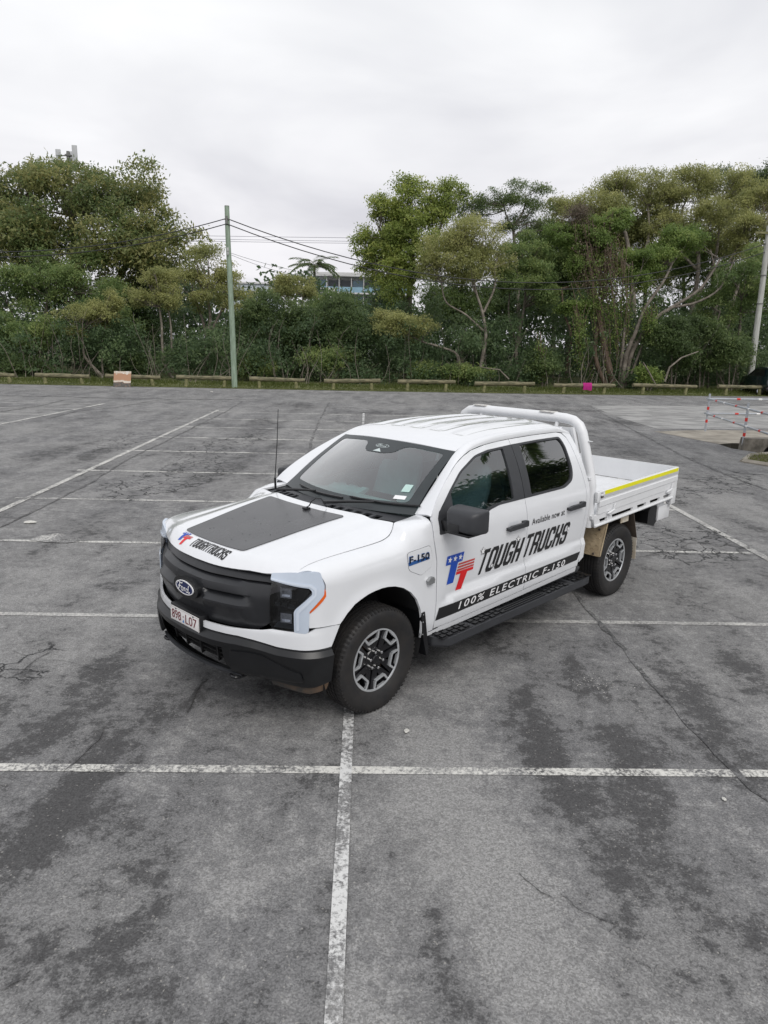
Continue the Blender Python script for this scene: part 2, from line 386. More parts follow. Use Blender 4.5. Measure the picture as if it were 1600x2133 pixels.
ho += [(x, float(ysh(x))-2*G) for x in xs_]
ho += [(-.205-.095*(y/.80)**2, y) for y in np.linspace(.78, -.78, 19)]
ho += [(x, -float(ysh(x))+2*G) for x in xs_[::-1]]
HOOD = panel('bonnet', ho, hoodmap, PAINT, T, hint=(0, 0, 1), res=.035)
hp = [(.70, -.372, .05), (.765, 0, 0), (.70, .372, .05), (-.131, .463, .05), (-.10, 0, 0), (-.131, -.463, .05)]
hp = [(.735, -.372), (.752, -.2), (.758, 0), (.752, .2), (.735, .372), (-.128, .463), (-.108, .2), (-.104, 0), (-.108, -.2), (-.128, -.463)]
hp = rnd([(x, y, .03 if abs(y) > .3 else 0) for x, y in hp], .03)
panel('bonnet_panel', hp, hoodmap, HOODB, HOOD, hint=(0, 0, 1), res=.04, off=.007, thick=.012, label='matt black rectangular sheet stuck on the white bonnet')
for x, y in ((.62, -.22), (.60, -.20), (.42, -.28), (.40, -.25), (.30, -.10), (.55, .10), (.53, .16), (.66, .12), (.35, .05), (.2, .2), (.62, .24), (.25, -.3), (.1, .05), (.45, .3)):
    z = float(hoodmap(x, y)[2])+.0075; MB().lathe([(.004, 0), (.003, .002), (0, .0025)], (x, y, z), 'Z', 6).build('screw', GLOSSB, HOOD)
cb = MB(); cb.tube([(-.06, .09, 1.375), (-.065, .12, 1.395), (-.07, .14, 1.43), (-.10, .16, 1.455), (-.14, .17, 1.45), (-.17, .175, 1.41), (-.19, .18, 1.375)], .005, 6)
cb.box(-.085, -.035, .065, .115, 1.360, 1.378, .006)
cb.build('panel_cable', BLACKP, HOOD)
# ---- front plan curve
_fy = np.array([0, .2, .4, .55, .68, .78, .86, .92, .96, .98, .99, .995, 1.0]); _fx = np.array([.955, .948, .912, .856, .786, .734, .688, .638, .582, .53, .47, .40, .28])
_fxs = itp(_fy, _fx)
_q = np.concatenate([np.linspace(0, .9, 60), np.linspace(.905, 1.0, 60)]); _p = np.stack([_fxs(_q), _q], 1)
for _ in range(3): _p[1:-1] = (_p[:-2]+2*_p[1:-1]+_p[2:])/4
_t = np.concatenate([[0], np.cumsum(np.linalg.norm(np.diff(_p, axis=0), axis=1))]); TMAX = _t[-1]
def tofy(y): return float(np.interp(y, _p[:, 1], _t))
def tofx(x): return float(np.interp(-x, -_p[:, 0], _t))
def FC(t):
    t = np.asarray(t, float); a = np.abs(t); x = np.interp(a, _t, _p[:, 0]); y = np.interp(a, _t, _p[:, 1])
    e_ = .012; x2 = np.interp(a+e_, _t, _p[:, 0]); y2 = np.interp(a+e_, _t, _p[:, 1]); x1 = np.interp(np.maximum(a-e_, 0), _t, _p[:, 0]); y1 = np.interp(np.maximum(a-e_, 0), _t, _p[:, 1])
    dx, dy = x2-x1, y2-y1; L = np.hypot(dx, dy)+1e-12; nx, ny = dy/L, -dx/L
    s = np.where(t < 0, -1, 1); return x, y*s, nx, ny*s
_sbk = itp([.30, .40, .55, .70, .80, .95, 1.05, 1.10, 1.14, 1.20], [.06, .03, .005, 0, 0, 0, .018, .04, .062, .095])
def frontmap(off=0.0):
    def f(t, z):
        x, y, nx, ny = FC(t); w = 1-.75*sm(.60, 1.05, np.abs(t)); o = (off(t, z) if callable(off) else off)-_sbk(z)*w
        return x+nx*o, y+ny*o, z+0*x
    return f
TG = tofy(.705)
# ---- grille
def grille_off(t, z):
    a = np.abs(t); z = np.asarray(z, float)
    lift = .012*sm(.05, .45, a)
    zz = z-lift
    zl = zz+.030*sm(.42, .56, a)*sm(.70, .60, a)*0
    o = np.interp(zz, [.70, .742, .80, .890, .905, .958, .966, .972, .978, 1.000, 1.028, 1.058, 1.062, 1.070, 1.074, 1.082, 1.130, 1.16], [.014, .022, .042, .068, .068, .006, .002, .040, .048, .050, .048, .004, -.010, -.004, .026, .026, .010, .0])
    o2 = np.interp(zz, [.70, .742, .80, .90, 1.0, 1.058, 1.062, 1.070, 1.074, 1.082, 1.130, 1.16], [.012, .020, .034, .040, .038, .030, -.004, -.004, .026, .026, .010, .0])
    w_ = sm(.50, .62, a+(z-.95)*.35); o = o*(1-w_)+o2*w_
    # trapezoid recess under the lower ledge
    low = sm(.885, .865, zz)*sm(.52, .44, a+(.87-zz)*-.9)
    o = o-.010*low*sm(.74, .78, zz)
    r = np.hypot(t/.190, (z-.935)/.098); k_ = sm(1.12, .95, r); o = o*(1-k_)+.045*k_
    return o-.054
def gridpanel(name, ts, rows, zof, fm, m, parent, skip=None, thick=.03, ang=14):
    """rows of quads that follow the crease lines, with hard creases"""
    nt = len(ts); V = []
    for r_ in rows:
        z = np.array([zof(t, r_) for t in ts]); P = np.stack(np.broadcast_arrays(*fm(np.array(ts), z)), 1); V += [tuple(p) for p in P]
    nv = len(V); first = V[:nt]; last = V[-nt:]
    V += [(x-thick, y*.985, z) for x, y, z in first]+[(x-thick, y*.985, z) for x, y, z in last]
    F = [(r_*nt+k, r_*nt+k+1, (r_+1)*nt+k+1, (r_+1)*nt+k) for r_ in range(len(rows)-1) for k in range(nt-1) if not (skip and skip((ts[k]+ts[k+1])/2, (rows[r_]+rows[r_+1])/2))]
    F += [(nv+k, nv+k+1, k+1, k) for k in range(nt-1)]+[(nv-nt+k, nv-nt+k+1, nv+nt+k+1, nv+nt+k) for k in range(nt-1)]
    me = bpy.data.meshes.new(name); me.from_pydata(V, [], F); me.update()
    bm = bmesh.new(); bm.from_mesh(me); bmesh.ops.recalc_face_normals(bm, faces=bm.faces[:]); bm.to_mesh(me); bm.free()
    ctr = sum((p.normal.x for p in me.polygons))
    if ctr < 0: me.flip_normals()
    me.polygons.foreach_set('use_smooth', [True]*len(me.polygons)); me.set_sharp_from_angle(angle=R(ang)); return link(name, me, parent, m)
def gz(t, zz):
    a = abs(t)/TG; top = 1.128+.014*a**1.5; bot = .742+.058*max(0, (a-.86)/.14)**1.5+.02*max(0, (a-.45)/.55)
    z = zz+.012*float(sm(.05, .45, abs(t))); f = (zz-.742)/(1.128-.742)
    return min(max(z, bot), top) if 0 < f < 1 else (bot if f <= 0 else top)
ts_ = sorted(set(list(np.round(np.linspace(-TG, TG, 121), 4))))
GR = gridpanel('grille', ts_, [.742, .80, .84, .890, .905, .922, .940, .958, .966, .972, .978, 1.0, 1.028, 1.043, 1.058, 1.062, 1.070, 1.074, 1.082, 1.105, 1.128], gz, frontmap(grille_off), GRILLEM, T)
# badge
def oval(n, a, b, cy, cz, ph=0): return [(cy+a*math.cos(2*math.pi*k/n+ph), cz+b*math.sin(2*math.pi*k/n+ph)) for k in range(n)]
def bx(d): return lambda y, z: (0*y+d-.55*y*y*0+(-.06*(y**2)), y, z)
panel('badge_pod', oval(40, .158, .078, 0, .935), bx(.974), BLACKP, GR, hint=(1, 0, 0), res=.03, thick=.045)
bo = panel('badge_rim', oval(40, .115, .050, 0, .935), bx(.984), DECALW, GR, hint=(1, 0, 0), res=.03, thick=.008, holes=[oval(40, .108, .044, 0, .935)])
panel('badge_oval', oval(40, .108, .044, 0, .935), bx(.982), NAVY, GR, hint=(1, 0, 0), res=.03, thick=0, label='dark blue oval maker badge with white script')
# script lettering built from strokes
def stroke(pts, w):
    pts = [Vector(p) for p in pts]; L = []; Rr = []
    for i, p in enumerate(pts):
        d = (pts[min(i+1, len(pts)-1)]-pts[max(i-1, 0)]).normalized(); n = Vector((-d.y, d.x)); k = w[i] if isinstance(w, list) else w
        L.append(p+n*k/2); Rr.append(p-n*k/2)
    V = [tuple(p) for p in L+Rr]; n = len(pts); return V, [(i, i+1, n+i+1, n+i) for i in range(n-1)]
def arc(cx_, cy_, rx, ry, a0, a1, n=12): return [(cx_+rx*math.cos(R(a0+(a1-a0)*i/n)), cy_+ry*math.sin(R(a0+(a1-a0)*i/n))) for i in range(n+1)]
STR = [([(-.085, .010), (-.086, .022), (-.076, .031), (-.062, .031), (-.045, .026), (-.030, .025), (-.015, .031)], .0075),
       ([(-.050, .026), (-.055, .008), (-.062, -.012), (-.072, -.026), (-.082, -.028), (-.087, -.020)], .010),
       ([(-.072, .000), (-.060, .001), (-.045, .002), (-.036, .006)], .0065),
       (arc(-.022, -.012, .012, .014, 0, 360, 16), .0065), ([(-.010, -.006), (-.001, -.004), (.006, -.002)], .005),
       ([(.008, .003), (.006, -.012), (.003, -.026)], .008), ([(.007, -.006), (.014, .001), (.022, .000)], .006),
       (arc(.040, -.013, .013, .013, 20, 350, 16), .0065), ([(.064, .028), (.059, .010), (.055, -.012), (.058, -.024), (.068, -.024), (.078, -.016)], .008)]
VV = []; FF = []
for i, (p, w) in enumerate(STR):
    V, F = stroke(p, w); b0 = len(VV); VV += [(x, y, i*.00025) for x, y in V]; FF += [tuple(b0+k for k in f) for f in F]
VV = np.array(VV)
def script(name, cx0, cz, sc, parent, d0):
    me = bpy.data.meshes.new(name); me.from_pydata([(d0-.06*(x*sc)**2+o_, x*sc, cz+y*sc) for x, y, o_ in VV], [], FF); me.update(); return link(name, me, parent, DECALW)
script('badge_script', 0, .936, 1.03, GR, .9855)
# top light bar in the middle (dark) and the headlamps
def lamp(name, poly, off, m, parent, **k): return panel(name, poly, frontmap(off), m, parent, hint=(1, .6, 0), res=.02, mirror=True, **k)
tN = tofy(.925); tB = tofy(.865); tO = tofx(.530); tO2 = tofx(.545)
HL = MB()
lamps = []
for sgn in (1, -1):
    pass
lensp = [(TG+.006, 1.108), (TG+.004, .808), (TG+.03, .784), (tB, .784), (tB, .935), (tN+.028, 1.045), (tN+.02, 1.075)]
hous = lamp('headlamp', [(TG-.01, 1.125), (TG-.01, .80), (TG+.02, .775), (tN+.005, .775), (tN+.02, .96), (tO, 1.05), (tO, 1.15)], -.075, GLOSSB, T, thick=.0)
lamp('lens', rnd(lensp, .012), .0, LENS, None, thick=.004)
_l = [o for o in col.objects if o.name.startswith('lens')]
for o, h in zip(_l, hous): o.parent = h
cbar = [(TG-.002, 1.156), (TG-.002, 1.112), (tN+.016, 1.088), (tN+.034, 1.066), (tN+.034, 1.045), (tB+.006, .945), (tB-.006, .925), (tB-.004, .780), (tN-.005, .776), (tN+.012, .79), (tN+.016, .93), (tO-.004, 1.036), (tO+.003, 1.10), (tO2-.008, 1.188), (tN+.05, 1.196), (TG+.14, 1.180), (TG+.06, 1.166)]
for o, h in zip(lamp('daytime_light', rnd(cbar, .012), .008, LIGHTBAR, None, thick=.05), hous): o.parent = h
fac = [(TG+.004, 1.128), (TG+.004, 1.118), (tN+.02, 1.096), (tN+.048, 1.076), (tN+.048, 1.040), (tB+.022, .940), (tB+.010, .920), (tB+.012, .795), (tB+.030, .795), (tB+.030, .918), (tN+.060, 1.035), (tN+.064, 1.085), (tN+.03, 1.112)]
for o, h in zip(lamp('daytime_light_facet', rnd(fac, .006), .012, mat('daytime_facet', (.60, .66, .75), .18, var=.05), None, thick=.006), hous): o.parent = h
amb = [(tN+.018, .925), (tN+.020, .95), (tO-.001, 1.066), (tO+.004, 1.060), (tO+.004, 1.038)]
amb = [(tN+.020, .915), (tN+.010, .945), (tO-.012, 1.046), (tO+.000, 1.075), (tO+.014, 1.060), (tO+.014, 1.022), (tofx(.545)+.006, .994)]
for o, h in zip(lamp('amber_reflector', amb, .003, AMBER, None, thick=.012), hous): o.parent = h
for zc, sz in ((1.04, .034), (.865, .034)):
    mb = MB()
    for (tt, w) in ((TG+.115, .040),):
        x, y, nx, ny = [float(v) for v in FC(tt)]
        p = Vector((x-nx*.045, y-ny*.045, zc)); n = Vector((nx, ny, 0)); s_ = Vector((-ny, nx, 0)); u_ = Vector((0, 0, 1))
        for k, (r, d) in enumerate(((.040, 0), (.034, .012), (.030, .004), (.012, -.004))):
            pass
        a0 = [p+s_*a+u_*b for a, b in ((-w, -sz), (w, -sz), (w, sz), (-w, sz))]; a1 = [q+n*.028 for q in a0]
        a2 = [p+n*.028+s_*a*.72+u_*b*.72 for a, b in ((-w, -sz), (w, -sz), (w, sz), (-w, sz))]; a3 = [q-n*.02 for q in a2]
        mb.add(a0+a1+a2+a3, [(0, 1, 5, 4), (1, 2, 6, 5), (2, 3, 7, 6), (3, 0, 4, 7)]+[(4+i, 4+(i+1) % 4, 8+(i+1) % 4, 8+i) for i in range(4)]+[(8+i, 8+(i+1) % 4, 12+(i+1) % 4, 12+i) for i in range(4)]+[(12, 13, 14, 15)])
    for o, h in zip(mb.build('projector', CHROME, None, mirror=True), hous): o.parent = h
for k in range(3):
    mb = MB(); tt = TG+.05+.05*k; x, y, nx, ny = [float(v) for v in FC(tt)]
    p = Vector((x-nx*.05, y-ny*.05, .952)); s_ = Vector((-ny, nx, 0)); mb.hexa([p+s_*a+Vector((nx, ny, 0))*d+Vector((0, 0, h)) for h in (-.012, .012) for a, d in ((-.018, -.02), (.018, -.02), (.018, .025), (-.018, .025))])
    for o, h in zip(mb.build('lamp_trim', GREYP, None, mirror=True), hous): o.parent = h
mb = MB()
tq = [TG+.03+(tB-TG-.03)*k/6 for k in range(7)]
vs_ = []
for t_ in tq:
    x, y, nx, ny = [float(v) for v in FC(t_)]; vs_ += [(x-nx*.004, y-ny*.004, .798), (x-nx*.07, y-ny*.07, .812)]
mb.add(vs_, [(2*i, 2*i+2, 2*i+3, 2*i+1) for i in range(6)])
for o, h in zip(mb.build('lamp_floor', mat('lamp_grey', (.20, .21, .22), .35, var=.1), None, mirror=True), hous): o.parent = h
# ---- white lower fascia and black bumper
tE = tofx(.475); tA = tofx(.405)
btop = [(0, .686), (tofy(.30), .692), (tofy(.50), .700), (tofy(.60), .690), (tofy(.76), .662), (tofy(.92), .655), (tE, .655)]
fas = [(-t, z+.004) for t, z in btop[::-1]]+[(t, z+.004) for t, z in btop[1:]]+[(tA, .798), (tN+.06, .802), (tN+.008, .782), (TG+.02, .784), (TG*.93, .770), (TG*.5, .747), (TG*.25, .738), (-TG*.25, .738), (-TG*.5, .747), (-TG*.93, .770), (-TG-.02, .784), (-tN-.008, .782), (-tN-.06, .802), (-tA, .798)]
def fas_off(t, z):
    a = np.abs(t); r = np.hypot(_p[0, 0]*0+0, 0)
    return .010*sm(.80, .745, z)*sm(1.2, .9, a)+.004
FA = panel('bumper_fascia', fas, frontmap(fas_off), PAINT, T, hint=(1, 0, 0), res=.025)
def bump_off(t, z):
    a = np.abs(t); zt = np.interp(a, [q[0] for q in btop], [q[1] for q in btop]); d = zt-np.asarray(z, float)
    return np.interp(d, [-.01, .0, .004, .012, .046, .050, .15, .24, .29, .34], [.002, .004, .012, .014, .052, .052, .036, .018, -.008, -.06])*(1-.30*sm(.40, .70, a))
bb = [(tE, .405), (tofy(.95), .375), (tofy(.80), .392), (tofy(.60), .40), (tofy(.45), .388), (tofy(.2), .378), (0, .375)]
bump = [(-t, z) for t, z in btop[::-1]]+[(t, z) for t, z in btop[1:]]+bb+[(-t, z) for t, z in bb[:-1][::-1]]
_bt = [q[0] for q in btop]; _bz = [q[1] for q in btop]; _bb = sorted([(t, z) for t, z in bb]); 
def bz(t, d):
    a = abs(t); zt = float(np.interp(a, _bt, _bz)); zb = float(np.interp(a, [q[0] for q in _bb], [q[1] for q in _bb])); f = d/.31; return max(zb, zt-d) if d < .305 else zb
ts_ = [float(x) for x in np.round(np.concatenate([np.linspace(-tE, -.42, 44), np.linspace(-.40, .40, 33), np.linspace(.42, tE, 44)]), 4)]
BU = gridpanel('front_bumper', ts_, [0, .004, .012, .029, .046, .050, .090, .15, .20, .245, .27, .29, .31], bz, frontmap(bump_off), BLACKP, T, skip=lambda t, d: abs(t) < .41 and .09 < d < .245, thick=.05, ang=16)
bez = [(.46, .598), (.60, .608), (.70, .598), (tofy(.86)-.02, .520), (tofy(.90), .500), (tofy(.90)+.015, .425), (.72, .412), (.56, .412), (.46, .440)]
panel('bumper_bezel', rnd(bez, .02), frontmap(lambda t, z: .050-.03*sm(.46, .40, z)-.010*sm(.5, .8, np.abs(t))), BLACKP, BU, hint=(1, .2, 0), res=.03, thick=.03, mirror=True)
panel('air_intake', [(-.43, .61), (.43, .61), (.43, .43), (-.43, .43)], frontmap(-.10), DARK, BU, hint=(1, 0, 0), res=.08, thick=0)
for k in range(4):
    z = .470+.034*k
    panel('intake_slat', [(-.425, z), (.425, z), (.425, z+.008), (-.425, z+.008)], frontmap(-.035), DARK, BU, hint=(1, 0, 0), res=.06, thick=.04)
for t_ in (-.30, -.12, .08, .28):
    panel('intake_bar', [(t_, .445), (t_+.012, .445), (t_+.012, .60), (t_, .60)], frontmap(-.022), DARK, BU, hint=(1, 0, 0), res=.06, thick=.03)
lip = [(-.52, .415), (0, .402), (.52, .415), (.52, .388), (.3, .352), (0, .345), (-.3, .352), (-.52, .388)]
panel('bumper_lip', lip, frontmap(lambda t, z: .030-1.1*np.maximum(.40-z, 0)), GREYP, BU, hint=(1, 0, .2), res=.04, thick=.03)
dfl = [(tofy(.70), .40), (tE-.005, .40), (tE-.01, .33), (tofy(.94), .315), (tofy(.70), .352)]
panel('air_deflector', dfl, frontmap(lambda t, z: -.005-.3*np.maximum(.40-z, 0)), mat('dusty_black', (.04, .037, .034), .7, col2=(.16, .10, .06), vscale=5, lo=.35, hi=.6), BU, hint=(1, .3, 0), res=.03, mirror=True)
for s in (1, -1):
    mb = MB(); mb.tube([(.80, s*.405, .385), (.865, s*.405, .384), (.893, s*.415, .383), (.900, s*.445, .383), (.893, s*.475, .383), (.865, s*.485, .384), (.80, s*.485, .385)], .012, 8)
    mb.build('tow_hook', GLOSSB, BU)
# number plate
PB = MB().box(.90, .984, -.20, .20, .64, .775, .008).build('plate_bracket', BLACKP, T)
PL = MB().box(.986, .990, -.186, .186, .624, .758, .0015).build('number_plate', PLATEM, T, label='white number plate reading 898 L07 on the front bumper')
rim = MB()
for a in ((-.186, .186, .628, .632), (-.186, .186, .753, .757), (-.186, -.182, .632, .753), (.182, .186, .632, .753)): rim.box(.989, .9925, *a)
rim.build('plate_rim', mat('plate_edge', (.62, .60, .59), .4, var=.1), PL)
def platetext(body, y0, y1, z0, z1, m, bold=0.0):
    V, F = text2d(body, 1.0, bold=bold); V = fit2d(V, y0, y1, z0, z1)
    return letters('plate_text', V, F, lambda a, b: (0*a+.9925, a, b), m, PL)
platetext('898', -.170, -.048, .670, .738, MAROON, .0); platetext('L07', .012, .160, .670, .738, MAROON, .0)
platetext('QUEENSLAND - SUNSHINE STATE', -.165, .165, .636, .648, mat('plate_small_print', (.30, .12, .10), .5, var=.1))
tri = np.array([(-.028, .668), (-.004, .668), (-.016, .692)]); decal('plate_emblem', tri, [(0, 1, 2)], lambda a, b: (0*a+.9925, a, b), mat('plate_blue', (.05, .22, .55), .5, var=.1), PL)
dt = np.array([(-.021, .706), (-.011, .706), (-.011, .716), (-.021, .716)]); decal('plate_dot', dt, [(0, 1, 2, 3)], lambda a, b: (0*a+.9925, a, b), MAROON, PL)
for y in (-.115, .115): MB().lathe([(.007, 0), (.006, .003), (0, .004)], (.990, y, .747), 'X', 8).build('plate_screw', GLOSSB, PL)
# ---- charge flap and badge on the left front fender
flap = rnd([(-.250, 1.168), (-.505, 1.180), (-.530, 1.10), (-.532, 1.01), (-.425, .968), (-.405, .968), (-.275, 1.030), (-.258, 1.10)], .03)
def flaprim(off): return lambda x, z: (x, S(x, z)+off, z)
big = [(x+(x+.39)*.018, z+(z-1.075)*.022) for x, z in flap]
panel('charge_flap_seam', big, side, GLOSSB, FEND, res=.03, off=.0012, thick=0)
panel('charge_flap', flap, side, PAINT, FEND, res=.03, off=.003, thick=.006)
bd = rnd([(-.262, 1.092), (-.496, 1.098), (-.498, 1.076), (-.268, 1.066)], .004)
V, F = text2d('F-150', 1.0, bold=.012); V = fit2d(V, .0, .228, 0, .060)
BK = mat('badge_blue', (.02, .10, .32), .3, var=.1)
def sidetext(x0, z0, slope=0.0, off=.004, sh=0.0): return lambda u, v: ((x0-u-sh*v), S(x0-u-sh*v, z0+slope*u+v)+off, z0+slope*u+v)
panel('fender_badge_base', bd, side, BK, FEND, off=.006, res=.05, thick=.004)
letters('fender_badge', V, F, sidetext(-.264, 1.082, -.02, .010), BK, FEND)
V2 = V.copy(); V2 = fit2d(V, .004, .224, .004, .056); letters('fender_badge_face', V2, F, sidetext(-.264, 1.082, -.02, .012), GLOSSB, FEND)
cm = MB(); cm.prism([(-.475, .905), (-.505, .928), (-.540, .928), (-.555, .905), (-.552, .878), (-.488, .872)], 1, .985, 1.022)
cm.build('side_camera', mat('satin_silver', (.35, .36, .37), .35, metal=.6, var=.1), FEND)
# ---- doors
FD = [(-.606, .475), (-.614, .70), (-.594, 1.034), (-.552, 1.21), (-.549, 1.30), (-.562, 1.375), (-.617, 1.443), (-.80, 1.578), (-1.04, 1.709), (-1.17, 1.757), (-1.306, 1.792), (-1.519, 1.818), (-1.70, 1.829), (-1.889, 1.835), (-1.83, 1.48), (-1.806, 1.316), (-1.832, 1.041), (-1.844, .676), (-1.846, .505)]
FD = [(x-G if x > -.75 else x, z) for x, z in FD]
FWIN = rnd([(-.625, 1.240, .02), (-1.135, 1.240, .06), (-1.27, 1.325, .05), (-1.43, 1.348, .03), (-1.8075, 1.350, 0), (-1.8835, 1.792, 0), (-1.52, 1.778, .0), (-1.32, 1.753, .06), (-1.05, 1.655, .05), (-.85, 1.535, .04), (-.655, 1.40, .05)], .03)
RD = [(-1.853, .508), (-1.851, .676), (-1.839, 1.041), (-1.813, 1.316), (-1.837, 1.48), (-1.896, 1.835), (-2.30, 1.841), (-2.70, 1.838), (-2.775, 1.825), (-2.83, 1.78), (-2.850, 1.70), (-2.862, 1.50), (-2.872, 1.30), (-2.872, 1.151), (-2.864, .962), (-2.838, .80), (-2.815, .60), (-2.80, .53)]
RWIN = rnd([(-1.8155, 1.350, 0), (-2.50, 1.355, .06), (-2.66, 1.405, .05), (-2.72, 1.50, .05), (-2.745, 1.72, .06), (-2.715, 1.800, .06), (-2.30, 1.800, .05), (-1.8885, 1.792, 0)], .03)
FG = rnd([(-.80, 1.262, .02), (-1.125, 1.262, .05), (-1.26, 1.345, .05), (-1.43, 1.368, .02), (-1.655, 1.370, .01), (-1.742, 1.772, .01), (-1.52, 1.762, 0), (-1.33, 1.738, .05), (-1.06, 1.642, .05), (-.88, 1.535, .03), (-.845, 1.50, .02)], .02)
RG = rnd([(-1.925, 1.372, .02), (-2.49, 1.376, .05), (-2.64, 1.420, .05), (-2.70, 1.51, .05), (-2.722, 1.72, .05), (-2.695, 1.782, .05), (-2.30, 1.783, 0), (-2.005, 1.778, .01)], .02)
DOORS = []
def grow(poly, d):
    n = len(poly); out = []; ar = sum(poly[i][0]*poly[(i+1) % n][1]-poly[(i+1) % n][0]*poly[i][1] for i in range(n)); s = 1 if ar > 0 else -1
    for i in range(n):
        t_ = (Vector(poly[(i+1) % n])-Vector(poly[i-1])).normalized(); out.append((poly[i][0]+t_.y*d*s, poly[i][1]-t_.x*d*s))
    return out
for nm, out, gl_ in (('f', FD, grow(FG, .010)), ('r', RD, grow(RG, .010))):
    d = panel('door', out, side, PAINT, T, holes=[gl_], res=.035, mirror=True); DOORS.append(d)
for (win, gl, gm, dd, ins) in ((FWIN, FG, GLASS_S, DOORS[0], .010), (RWIN, RG, GLASS_D, DOORS[1], .010)):
    for o, p_ in zip(panel('window_trim', win, side, GREYP, None, holes=[gl], res=.04, off=.003, thick=.015, mirror=True), dd): o.parent = p_
    for o, p_ in zip(panel('window', gl, side, gm, None, res=.08, off=-ins, thick=.0, mirror=True), dd): o.parent = p_
sealF = MB()
for (x0, x1, zz0, dd) in ((-1.50, -1.79, 1.136, DOORS[0]), (-2.496, -2.787, 1.163, DOORS[1])):
    cup = rnd([(x0-.04, zz0+.045), (x1+.10, zz0+.045), (x1+.10, zz0-.01), (x0-.04, zz0-.01)], .025)
    for o, p_ in zip(panel('handle_cup', cup, side, mat('cup_white', (.62, .64, .67), .35, var=.05), None, res=.02, off=.0015, thick=0, mirror=True), dd): o.parent = p_
    hb = MB(); y = float(S((x0+x1)/2, zz0))
    hb.prism(rnd([(x0, zz0-.022), (x0, zz0+.008), (x0-.05, zz0+.020), (x1+.07, zz0+.020), (x1+.06, zz0+.036), (x1+.01, zz0+.036), (x1, zz0+.02), (x1, zz0-.018)], .008), 1, y+.018, y+.044)
    hb.box(x0-.03, x0-.005, y-.01, y+.02, zz0-.018, zz0+.006); hb.box(x1+.01, x1+.055, y-.01, y+.02, zz0-.015, zz0+.03)
    for o, p_ in zip(hb.build('door_handle', GREYP, None, mirror=True), dd): o.parent = p_
# inner trim so that gaps stay dark
for out in (FD, RD):
    low = [q for q in out if q[1] < 1.33]; zt_ = 1.335
    xs2 = [q[0] for q in out]; pl = [(max(xs2)+.03, .50), (max(xs2)+.03, zt_), (min(xs2)-.03, zt_), (min(xs2)-.03, .50)]
    panel('door_lining', pl, sideoff(-.055), DASHM, T, res=.12, thick=0, mirror=True)
# ---- pillars and roof rail
Wy = itp([-.56, -.80, -1.0, -1.177, -1.36, -1.87, -2.70, -2.86, -2.95], [.785, .742, .706, .674, .662, .655, .655, .662, .675]); Wz = itp([-.56, -.80, -1.0, -1.177, -1.36, -1.87, -2.70, -2.86, -2.95], [1.372, 1.545, 1.682, 1.788, 1.856, 1.896, 1.894, 1.860, 1.82])
Dz = itp([-.55, -.617, -.80, -1.04, -1.17, -1.306, -1.519, -1.889, -2.30, -2.70, -2.775, -2.95], [1.372, 1.446, 1.5815, 1.7125, 1.7605, 1.7955, 1.8215, 1.8385, 1.8445, 1.8415, 1.834, 1.80])
def railmap(x, v):
    x = np.asarray(x, float); v = np.asarray(v, float); z1 = Dz(x); y1 = S(x, z1); y0 = Wy(x); z0 = Wz(x)
    b = .016*4*v*(1-v); return x, y0+(y1-y0)*v+b*.75, z0+(z1-z0)*v+b*.65
panel('roof_rail', [(-.56, 0), (-.56, 1)]+[(-.56-2.36*k/40, 1) for k in range(1, 41)]+[(-2.92, 0)]+[(-2.92+2.36*k/40, 0) for k in range(1, 40)], railmap, PAINT, T, hint=(0, 1, 1), res=.035, thick=.02, mirror=True)
cp = [(-2.879, 1.30), (-2.869, 1.50), (-2.857, 1.70), (-2.837, 1.785), (-2.80, 1.828), (-2.93, 1.815), (-2.945, 1.70), (-2.945, 1.30), (-2.925, 1.0), (-2.905, .60), (-2.822, .56), (-2.845, .80), (-2.871, .962), (-2.879, 1.151)]
panel('rear_pillar', cp, side, PAINT, T, res=.03, mirror=True)
zr = itp([-1.085, -1.15, -1.3, -1.5, -1.8, -2.2, -2.6, -2.82, -2.93], [1.824, 1.850, 1.885, 1.914, 1.940, 1.950, 1.942, 1.916, 1.876])
def roofmap(x, y):
    x = np.asarray(x, float); y = np.asarray(y, float); a = np.abs(y); w = Wy(x); xs = x+.097*(y/.668)**2
    zc = zr(np.clip(xs, -2.93, -1.0)); k = np.clip(a/w, 0, 1.02)
    z = zc-(zc-Wz(x))*k**3.2
    m_ = sm(-1.40, -1.52, x)*sm(-2.86, -2.76, x)
    ph = (y/.232); fr = np.abs(ph-np.round(ph)); ch = sm(.33, .24, fr)*(a < .60)
    return x, y, z-.014*ch*m_
ro = [(-1.085-.095*(y/.668)**2, y) for y in np.linspace(-.668, .668, 21)]
xs_ = np.linspace(-1.23, -2.92, 30)
ro += [(x, float(Wy(x))-.001) for x in xs_]+[(-2.925, y) for y in np.linspace(.6, -.6, 9)]+[(x, -float(Wy(x))+.001) for x in xs_[::-1]]
ROOF = panel('roof', ro, roofmap, PAINT, T, hint=(0, 0, 1), res=.026, thick=.02)
mb = MB(); mb.prism([(-.64, .50), (.64, .50), (.88, .50), (.93, 1.2), (.92, 1.34), (.70, 1.80), (.62, 1.87), (-.62, 1.87), (-.70, 1.80), (-.92, 1.34), (-.93, 1.2), (-.88, .50)][1:], 0, -2.925, -2.90)
mb.build('cab_rear_panel', PAINT, T)
MB().prism(rnd([(-.58, 1.42), (.58, 1.42), (.52, 1.78), (-.52, 1.78)], .05), 0, -2.932, -2.896).build('rear_window', GLOSSB, T)
